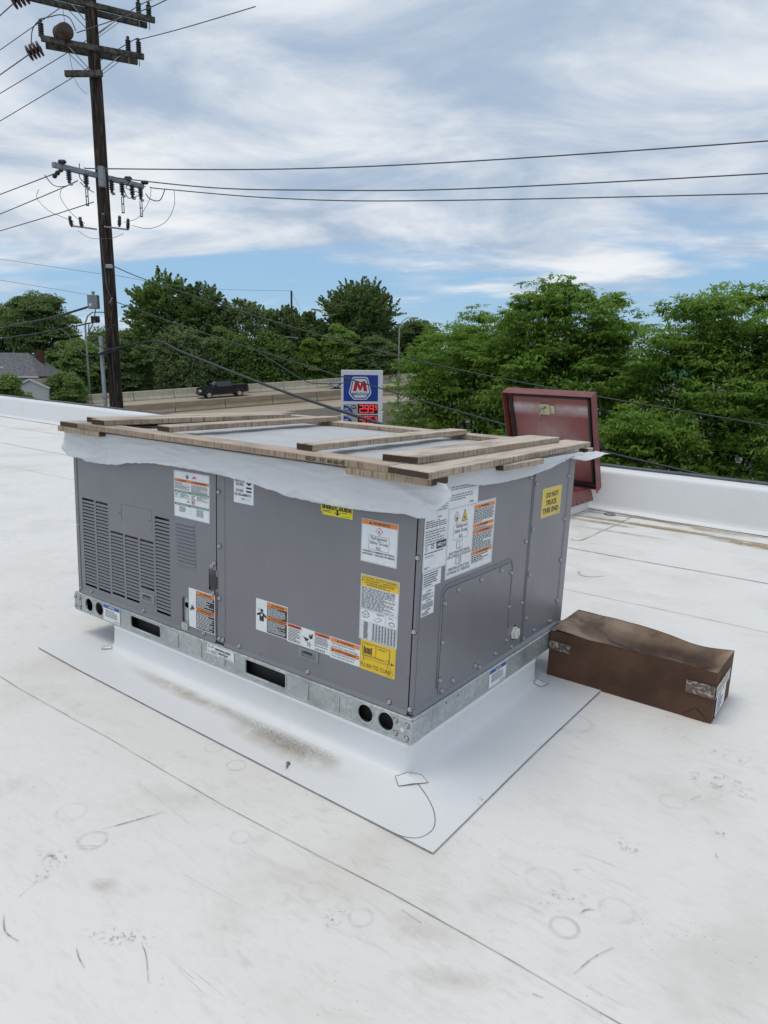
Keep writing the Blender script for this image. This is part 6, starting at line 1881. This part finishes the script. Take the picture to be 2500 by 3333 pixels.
for s_ in (-1, 1):
    for (a, b, c, d) in ((-1.10, -.55, -.58, .12), (.20, .78, .20, .72)):
        put('side_window', MB().add([(a + .05, s_ * .895, 1.36), (b if a < 0 else b + .06, s_ * .895, 1.36), (b if a > 0 else .12, s_ * .765, 1.85), (c, s_ * .765, 1.85)] if a > 0 else [(a, s_ * .898, 1.36), (.12, s_ * .898, 1.36), (.12, s_ * .768, 1.85), (-.60, s_ * .768, 1.85)], [(0, 1, 2, 3)]), 'glass', parent=TK)
    wheel(TK, -1.85, s_ * .74, .41, .27, s_); wheel(TK, 1.80, s_ * .74, .41, .27, s_)
    put('headlight', MB().box(-2.975, -2.80, s_ * .62, s_ * .90, .86, 1.08) if s_ > 0 else MB().box(-2.975, -2.70, -.985, -.62, .84, 1.08), 'lamp_lens', parent=TK)
    put('mirror', MB().box(-1.02, -.85, min(s_ * .98, s_ * 1.22), max(s_ * .98, s_ * 1.22), 1.36, 1.56).mesh('mirror', bevel=.03), 'black_car', parent=TK)
    put('tail_light', MB().box(2.86, 2.945, min(s_ * .80, s_ * .985), max(s_ * .80, s_ * .985), .95, 1.25), 'sign_red', parent=TK)
    put('wheel_arch', MB().tube([(-1.85 + .50 * math.cos(a), s_ * 1.0, .41 + .50 * math.sin(a)) for a in [i * .314 for i in range(11)]], .05, 6), 'black_plastic', parent=TK)
    put('wheel_arch', MB().tube([(1.80 + .50 * math.cos(a), s_ * 1.0, .41 + .50 * math.sin(a)) for a in [i * .314 for i in range(11)]], .05, 6), 'black_plastic', parent=TK)
put('grille', MB().box(-2.99, -2.90, -.58, .58, .72, 1.06).mesh('grille', bevel=.02), 'black_plastic', parent=TK)
put('bumper', MB().box(-3.02, -2.80, -.94, .94, .42, .66).mesh('bumper', bevel=.05), 'black_plastic', parent=TK)
put('bed_cover', MB().box(1.16, 2.84, -.86, .86, 1.385, 1.41), 'tyre', parent=TK)
CR = thing('silver_car', 'silver car partly hidden behind the left edge of the fuel sign', 'car', mw=car_frame(24.2, 2.2))
loft([sec(-2.35, .80, .35, .75, .75), sec(-2.2, .88, .30, .85, .80), sec(-1.0, .90, .30, 1.0, .82), sec(1.5, .90, .30, 1.05, .82), sec(2.3, .84, .40, 1.0, .76)], 'silver_car', 'body', CR, .06)
loft([sec(-1.15, .78, .95, 1.0, .74), sec(-.35, .76, .95, 1.42, .62), sec(.9, .76, .95, 1.46, .62), sec(1.9, .78, .95, 1.05, .70)], 'silver_car', 'cabin', CR, .04)
put('windscreen', MB().add([(-1.08, -.70, 1.03), (-1.08, .70, 1.03), (-.42, .57, 1.40), (-.42, -.57, 1.40)], [(0, 1, 2, 3)]), 'windscreen', parent=CR)
for s_ in (-1, 1):
    put('side_window', MB().add([(-.85, s_ * .785, 1.05), (1.5, s_ * .785, 1.08), (.9, s_ * .64, 1.42), (-.32, s_ * .64, 1.40)], [(0, 1, 2, 3)]), 'glass', parent=CR)
    wheel(CR, -1.4, s_ * .68, .32, .21, s_); wheel(CR, 1.4, s_ * .68, .32, .21, s_)
    put('headlight', MB().box(-2.40, -2.15, s_ * .5 if s_ > 0 else -.84, .84 if s_ > 0 else -.5, .62, .78), 'lamp_lens', parent=CR)
# ================================================================== HOUSES AT THE LEFT
HS = thing('house', 'house with grey shingle roof and brick chimney beyond the highway on the left', 'house', mw=TR(-46, 84, GROUND))
put('wall', MB().box(-14, 5.0, -3.2, 3.2, 0, 5.1), 'siding', parent=HS)
rfh = put('roof', MB().add([(-15, -4.2, 4.95), (6.4, -4.2, 4.95), (3.4, 0, 7.62), (-15, 0, 7.62), (-15, 4.2, 4.95), (6.4, 4.2, 4.95)], [(0, 1, 2, 3), (3, 2, 5, 4), (1, 5, 2), (0, 3, 4)]), 'shingle', parent=HS)
put('eave_board', MB().box(-15, 6.4, -4.25, -4.15, 4.78, 4.95), 'trim', parent=rfh)
put('chimney', MB().box(4.0, 4.75, .4, 1.2, 3.5, 7.95).mesh('chimney', bevel=.03), 'brick', parent=rfh)
put('roof_vent', MB().box(1.2, 1.75, -2.85, -2.4, 5.75, 6.0), 'trim', parent=rfh)
GR = thing('garage', 'small garage with pale lap siding and low gable above the left parapet', 'garage', mw=TR(-38.9, 76.5, GROUND))
put('wall', MB().add([(-1.9, 0, 0), (1.9, 0, 0), (1.9, 0, 3.75), (0, 0, 4.55), (-1.9, 0, 3.75), (-1.9, 6, 0), (1.9, 6, 0), (1.9, 6, 3.75), (0, 6, 4.55), (-1.9, 6, 3.75)], [(0, 1, 2, 3, 4), (5, 9, 8, 7, 6), (0, 4, 9, 5), (1, 6, 7, 2)]), 'siding', parent=GR)
put('roof', MB().add([(-2.15, -.25, 3.70), (0, -.25, 4.60), (0, 6.2, 4.60), (-2.15, 6.2, 3.70), (2.15, -.25, 3.70), (2.15, 6.2, 3.70), (-2.15, -.25, 3.80), (0, -.25, 4.72), (0, 6.2, 4.72), (-2.15, 6.2, 3.80), (2.15, -.25, 3.80), (2.15, 6.2, 3.80)],
    [(0, 1, 2, 3), (1, 4, 5, 2), (6, 9, 8, 7), (7, 8, 11, 10), (0, 6, 7, 1), (1, 7, 10, 4), (0, 3, 9, 6), (4, 10, 11, 5)]), 'shingle_brown', parent=GR)
put('rake_board', MB().beam((-2.15, -.27, 3.72), (0, -.27, 4.63), .03, .16), 'trim', parent=GR)
put('rake_board', MB().beam((0, -.27, 4.63), (2.15, -.27, 3.72), .03, .16), 'trim', parent=GR)
H2 = thing('house', 'second house with white gable half hidden between trees on the left', 'house', mw=TR(-43.0, 95, GROUND))
put('wall', MB().add([(-1.0, 0, 0), (4.5, 0, 0), (4.5, 0, 5.2), (1.8, 0, 8.0), (-1.0, 0, 5.2), (-1.0, 6, 0), (4.5, 6, 0), (4.5, 6, 5.2), (1.8, 6, 8.0), (-1.0, 6, 5.2)], [(0, 1, 2, 3, 4), (5, 9, 8, 7, 6), (0, 4, 9, 5), (1, 6, 7, 2)]), 'siding', parent=H2)
put('roof', MB().add([(-1.5, -.4, 5.0), (1.8, -.4, 8.3), (1.8, 6.4, 8.3), (-1.5, 6.4, 5.0), (5.1, -.4, 5.0), (5.1, 6.4, 5.0)], [(0, 1, 2, 3), (1, 4, 5, 2)]), 'shingle_brown', parent=H2)
put('rake_board', MB().beam((-1.5, -.45, 4.9), (1.8, -.45, 8.2), .05, .25), 'trim', parent=H2)
H3 = thing('house', 'low house seen under the dark tree above the far barrier', 'house', mw=TR(-9, 112, GROUND))
put('wall', MB().box(-4, 5, 0, 7, 0, 6.0), 'trim', parent=H3)
put('roof', MB().add([(-4.6, -.6, 5.9), (5.6, -.6, 5.9), (5.6, 3.5, 8.6), (-4.6, 3.5, 8.6), (-4.6, 7.6, 5.9), (5.6, 7.6, 5.9)], [(0, 1, 2, 3), (3, 2, 5, 4)]), 'shingle', parent=H3)
for x in (-3.2, -.6, 2.2):
    put('window', MB().box(x, x + 1.2, -.05, -.01, 3.6, 5.0), 'glass', parent=H3)

# ================================================================== TREES
def leaf_mesh(name, P, N, S, A, rng):
    """P centres, N leaf normals, S lengths, A long-axis direction"""
    n = len(P)
    N = N / (np.linalg.norm(N, axis=1, keepdims=True) + 1e-9)
    A = A - N * np.sum(A * N, 1, keepdims=True)
    A = A / (np.linalg.norm(A, axis=1, keepdims=True) + 1e-9)
    B = np.cross(N, A)
    l, w_ = S[:, :1], S[:, 1:]
    V = np.empty((n, 4, 3))
    V[:, 0] = P - A * l * .5
    V[:, 1] = P - B * w_ * .5 + A * l * .08
    V[:, 2] = P + A * l * .5
    V[:, 3] = P + B * w_ * .5 + A * l * .08
    V = V.reshape(-1, 3)
    me_ = bpy.data.meshes.new(name)
    me_.vertices.add(len(V)); me_.vertices.foreach_set('co', V.ravel())
    me_.loops.add(4 * n); me_.loops.foreach_set('vertex_index', np.arange(4 * n, dtype=np.int32))
    me_.polygons.add(n)
    me_.polygons.foreach_set('loop_start', np.arange(0, 4 * n, 4, dtype=np.int32))
    me_.polygons.foreach_set('loop_total', np.full(n, 4, dtype=np.int32))
    me_.update(calc_edges=True)
    at = me_.attributes.new('rnd', 'FLOAT', 'FACE')
    at.data.foreach_set('value', rng.random(n).astype(np.float32))
    return me_
def unit(rng, n):
    v_ = rng.normal(size=(n, 3))
    return v_ / np.linalg.norm(v_, axis=1, keepdims=True)
def tree(name, label, group, x, y, z0, ztop, rx, ry, zc, mat, seed, nclump=60, per=420, leaf=(.42, .26), plume=0.0, cr=.20, flat=.8, trunk_r=.25, hollow=.55, lift=.35, layers=False, lowf=.85, fill=.22):
    rng = np.random.default_rng(seed)
    t_ = thing(name, label, 'tree', mw=TR(x, y, z0), group=group)
    H = ztop - z0; cz_ = zc - z0; rz = H - cz_
    d = unit(rng, nclump)
    d[:, 2] = np.where(d[:, 2] < -.55, -d[:, 2], d[:, 2])
    rr = hollow + (1 - hollow) * rng.random((nclump, 1)) ** .6
    sc_ = np.array([rx, ry, rz])
    low = np.where(d[:, 2:] < 0, lowf, 1.0)
    C_ = d * rr * sc_ * .86 * np.concatenate([np.ones((nclump, 2)), low], 1)
    R_ = cr * (rx + ry + rz) / 3 * rng.uniform(.6, 1.45, nclump)
    Ps, Ns, As, Ss = [], [], [], []
    for i in range(nclump):
        n = int(per * rng.uniform(.7, 1.3))
        u_ = unit(rng, n)
        u_[:, 2] = np.abs(u_[:, 2]) * .55 + u_[:, 2] * .45
        rad_ = R_[i] * (.45 + .55 * rng.random((n, 1)) ** .5)
        o = u_ * rad_ * np.array([1, 1, flat])
        out = d[i] * np.array([1, 1, .7]) + np.array([0, 0, lift])
        out = out / np.linalg.norm(out)
        if plume:
            k3 = 5
            dirs = out + rng.normal(size=(k3, 3)) * .45
            dirs = dirs / np.linalg.norm(dirs, axis=1, keepdims=True)
            w_ = rng.integers(0, k3, n); s_ = rng.random((n, 1)) ** .8
            o = o * .55 * (1.1 - s_) + dirs[w_] * s_ * R_[i] * plume
        P = C_[i] + o
        if layers:                       # fern-like sprays: short fronds radiating and drooping from many twig ends
            ns = max(4, n // 14)
            us = unit(rng, ns)
            us[:, 2] = np.abs(us[:, 2]) * .5 + us[:, 2] * .5
            sc2 = C_[i] + us * R_[i] * (.35 + .65 * rng.random((ns, 1)) ** .5) * np.array([1, 1, flat])
            w_ = rng.integers(0, ns, n)
            th_ = rng.random(n) * 2 * math.pi
            out2 = us[w_] * np.array([1, 1, .3])
            a_ = np.stack([np.cos(th_), np.sin(th_), -.15 - .75 * rng.random(n)], 1) + out2 * .9
            a_ = a_ / np.linalg.norm(a_, axis=1, keepdims=True)
            P = sc2[w_] + a_ * leaf[0] * (.35 + .9 * rng.random((n, 1)))
            nn_ = np.stack([-a_[:, 0] * a_[:, 2], -a_[:, 1] * a_[:, 2], 1 - a_[:, 2] ** 2 + .15], 1) + rng.normal(size=(n, 3)) * .30
        else:
            a_ = o + rng.normal(size=(n, 3)) * R_[i] * .6
            nn_ = u_ * .8 + np.array([0, 0, .5]) + rng.normal(size=(n, 3)) * .55
        Ps.append(P); Ns.append(nn_); As.append(a_)
        Ss.append(np.stack([leaf[0] * rng.uniform(.6, 1.3, n), leaf[1] * rng.uniform(.6, 1.3, n)], 1))
    nf = int(fill * sum(len(q) for q in Ps))      # loose leaves through the whole crown between the clumps
    uf = unit(rng, nf)
    Ps.append(uf * sc_ * (.25 + .62 * rng.random((nf, 1)) ** .6)); Ns.append(unit(rng, nf) + np.array([0, -.2, .5])); As.append(unit(rng, nf))
    Ss.append(np.stack([leaf[0] * rng.uniform(.7, 1.3, nf), leaf[1] * rng.uniform(.7, 1.3, nf)], 1))
    P = np.concatenate(Ps) + np.array([0, 0, cz_])
    me_ = leaf_mesh('crown', P, np.concatenate(Ns), np.concatenate(Ss), np.concatenate(As), rng)
    put('crown', me_, mat, parent=t_)
    m = MB()
    fork = max(.25 * H, cz_ - rz * .75)
    m.tube([(0, 0, 0), (.02 * H * rng.normal() * .3, 0, fork * .5), (0, 0, fork), (.1 * rng.normal(), .1 * rng.normal(), cz_)], [trunk_r * 1.25, trunk_r, trunk_r * .8, trunk_r * .4], 9)
    for i in range(0, nclump, max(1, nclump // 26)):
        e = C_[i] + np.array([0, 0, cz_ - R_[i] * .2])
        s0 = np.array([0, 0, fork + (e[2] - fork) * .12 * rng.random()])
        mid = s0 * .45 + e * .55 + np.array([0, 0, .10 * H * .3])
        m.tube([s0, mid, e], [trunk_r * .42, trunk_r * .22, trunk_r * .06], 6, cap=False)
    put('trunk', m.mesh('trunk', smooth=True), 'bark', parent=t_)
    return t_
FAR = 'trees beyond the highway'
tree('shade_tree', 'spreading dark tiered tree at the far left beyond the house roof', FAR, -51.5, 106, GROUND, 12.4, 6.2, 6, 7.0, 'leaf_dark', 1, 95, 310, (.38, .25), hollow=.5, cr=.22, flat=.7, trunk_r=.45)
tree('shade_tree', 'dark tree cut by the left photo edge above the house', FAR, -59.5, 110, GROUND, 12.0, 5.5, 5.5, 5.0, 'leaf_dark', 2, 80, 300, (.38, .25), trunk_r=.4)
tree('maple_tree', 'tall full maple rising directly right of the utility pole', FAR, -32.2, 103, GROUND, 14.8, 5.2, 5, 5.6, 'leaf_mid', 3, 120, 310, (.40, .25), plume=1.6, cr=.2, trunk_r=.45)
tree('maple_tree', 'maple shoulder behind the tallest maple right of the utility pole', FAR, -27.2, 105, GROUND, 13.2, 4.6, 4.5, 4.6, 'leaf_dark', 4, 95, 310, (.40, .25), plume=1.5, trunk_r=.4)
tree('open_tree', 'light airy tree with sky showing between its limbs', FAR, -21.4, 107, GROUND, 12.6, 4.6, 4.2, 6.6, 'leaf_silver', 5, 60, 320, (.40, .24), plume=1.3, hollow=.45, trunk_r=.3)
tree('shade_tree', 'dark bushy tree beside the garage left of the street lamp', FAR, -38.6, 90, GROUND, 5.4, 3.4, 3.4, -.2, 'leaf_mid', 6, 95, 310, (.36, .24), trunk_r=.3)
tree('shade_tree', 'dark low tree seen behind the shaft of the utility pole', FAR, -34.0, 93, GROUND, 6.6, 3.4, 3.4, .4, 'leaf_dark', 7, 95, 310, (.36, .24), trunk_r=.3)
tree('poplar_tree', 'silvery leaved tree above the barrier just left of the truck', FAR, -26.2, 92, GROUND, 7.4, 4.4, 3.6, .6, 'leaf_silver', 8, 120, 310, (.36, .24), plume=1.2, trunk_r=.35)
tree('shade_tree', 'dark dense tree directly above the black truck', FAR, -19.8, 94, GROUND, 7.0, 3.8, 3.4, .6, 'leaf_mid', 9, 110, 310, (.37, .24), plume=1.1, trunk_r=.35)
tree('shade_tree', 'low spreading tree left of the distant thin pole', FAR, -15.0, 95, GROUND, 6.6, 3.6, 3.4, .6, 'leaf_mid', 10, 110, 310, (.37, .24), plume=1.1, trunk_r=.35)
tree('shade_tree', 'taller tree rising behind the distant thin pole', FAR, -13.6, 105, GROUND, 11.0, 5.6, 4.6, 3.6, 'leaf_dark', 11, 110, 310, (.40, .25), plume=1.2, trunk_r=.4)
tree('vine_tree', 'vine covered narrow tree right of the distant thin pole', FAR, -10.6, 98, GROUND, 6.4, 2.4, 2.4, .8, 'leaf_lime', 12, 80, 380, (.34, .22), trunk_r=.3)
tree('maple_tree', 'tallest dark maple with spiky plumes above the fuel sign', FAR, -4.0, 107, GROUND, 14.0, 5.6, 5.0, 7.4, 'leaf_dark', 13, 125, 310, (.42, .24), plume=2.1, cr=.19, lift=.7, trunk_r=.5)
tree('shade_tree', 'brighter green rounded tree in front of the tallest dark maple', FAR, -6.4, 98, GROUND, 8.0, 3.0, 3.0, 3.4, 'leaf_lime', 14, 80, 300, (.37, .24), trunk_r=.3)
tree('shade_tree', 'dark tree behind the fuel sign top', FAR, -1.4, 99, GROUND, 6.8, 4.0, 3.4, 1.6, 'leaf_dark', 15, 110, 310, (.37, .24), trunk_r=.35)
tree('shade_tree', 'distant dark tree right of the tallest maple behind the lamp', FAR, 5.0, 114, GROUND, 10.4, 4.8, 4.5, 4.2, 'leaf_dark', 16, 95, 300, (.40, .25), trunk_r=.4)
tree('shade_tree', 'far tree mostly hidden behind the left locust tree', FAR, 13.5, 112, GROUND, 9.0, 6.0, 5, 3.0, 'leaf_mid', 17, 95, 300, (.40, .25), trunk_r=.4)
tree('garden_bush', 'round dark bush in front of the house at the left edge', 'garden bushes', -37.2, 68, GROUND, .9, 1.9, 1.8, -1.6, 'leaf_mid', 18, 36, 380, (.26, .18), trunk_r=.12, cr=.34)
tree('garden_bush', 'leafy bush growing beside the right edge of the garage', 'garden bushes', -35.6, 78, GROUND, 1.2, 2.2, 2.0, -1.6, 'leaf_mid', 19, 40, 380, (.28, .18), trunk_r=.12, cr=.34)
tree('shade_tree', 'low dark tree filling the gap behind the house chimney', FAR, -45.5, 103, GROUND, 6.0, 5.0, 4.0, .6, 'leaf_mid', 20, 70, 420, (.38, .25), trunk_r=.3)
tree('shade_tree', 'low dark tree below the light airy tree', FAR, -23.0, 100, GROUND, 7.8, 4.6, 3.6, 1.0, 'leaf_mid', 21, 80, 310, (.38, .25), trunk_r=.3)
tree('shade_tree', 'low dark tree in the gap left of the tall maple behind the pole box', FAR, -39.5, 100, GROUND, 7.0, 3.6, 3.4, 1.0, 'leaf_dark', 22, 60, 420, (.38, .25), trunk_r=.3)
for i_, (x_, y_, zt2, rx_, lb_) in enumerate(((-47, 120, 8.5, 7.5, 'hazy back row tree rising behind the house chimney'), (-36, 122, 9.5, 7.0, 'back row tree closing the gap behind the utility pole'), (-17.5, 122, 10.0, 7.0, 'back row tree behind the gap left of the distant pole'),
                                              (-9.0, 124, 10.2, 6.5, 'back row tree between the distant pole and the spiky maple'), (3.5, 128, 9.5, 7.0, 'back row tree low behind the right curved lamp'), (18, 126, 8.5, 8.0, 'back row tree seen low between the locust crowns'))):
    tree('shade_tree', lb_, FAR, x_, y_, GROUND, zt2, rx_, 5, 1.5, 'leaf_dark' if i_ % 2 else 'leaf_mid', 50 + i_, 80, 280, (.50, .33), trunk_r=.35, lowf=1.0)
LOC = 'locust trees beside the roof'
KW = dict(layers=True, cr=.145, flat=.8, leaf=(.125, .038), trunk_r=.13, hollow=.36, lowf=1.0, fill=.09)
tree('locust_tree', 'feathery locust tree overlapping the fuel sign', LOC, 2.5, 18.2, GROUND, 3.4, 2.9, 2.5, -.1, 'leaf_locust', 31, 220, 540, **KW)
tree('locust_tree', 'tallest feathery locust tree behind the open red hatch', LOC, 4.25, 15.6, GROUND, 4.0, 2.6, 2.3, .2, 'leaf_locust', 32, 230, 550, **KW)
tree('locust_tree', 'bright feathery locust tree cut by the right photo edge', LOC, 7.2, 13.4, GROUND, 3.75, 2.6, 2.3, -.1, 'leaf_locust', 33, 240, 550, **KW)
tree('locust_tree', 'low locust tree leaning over the parapet between the two taller ones', LOC, 5.0, 12.0, GROUND, 1.2, 1.7, 1.5, -1.4, 'leaf_locust', 34, 100, 450, **KW)
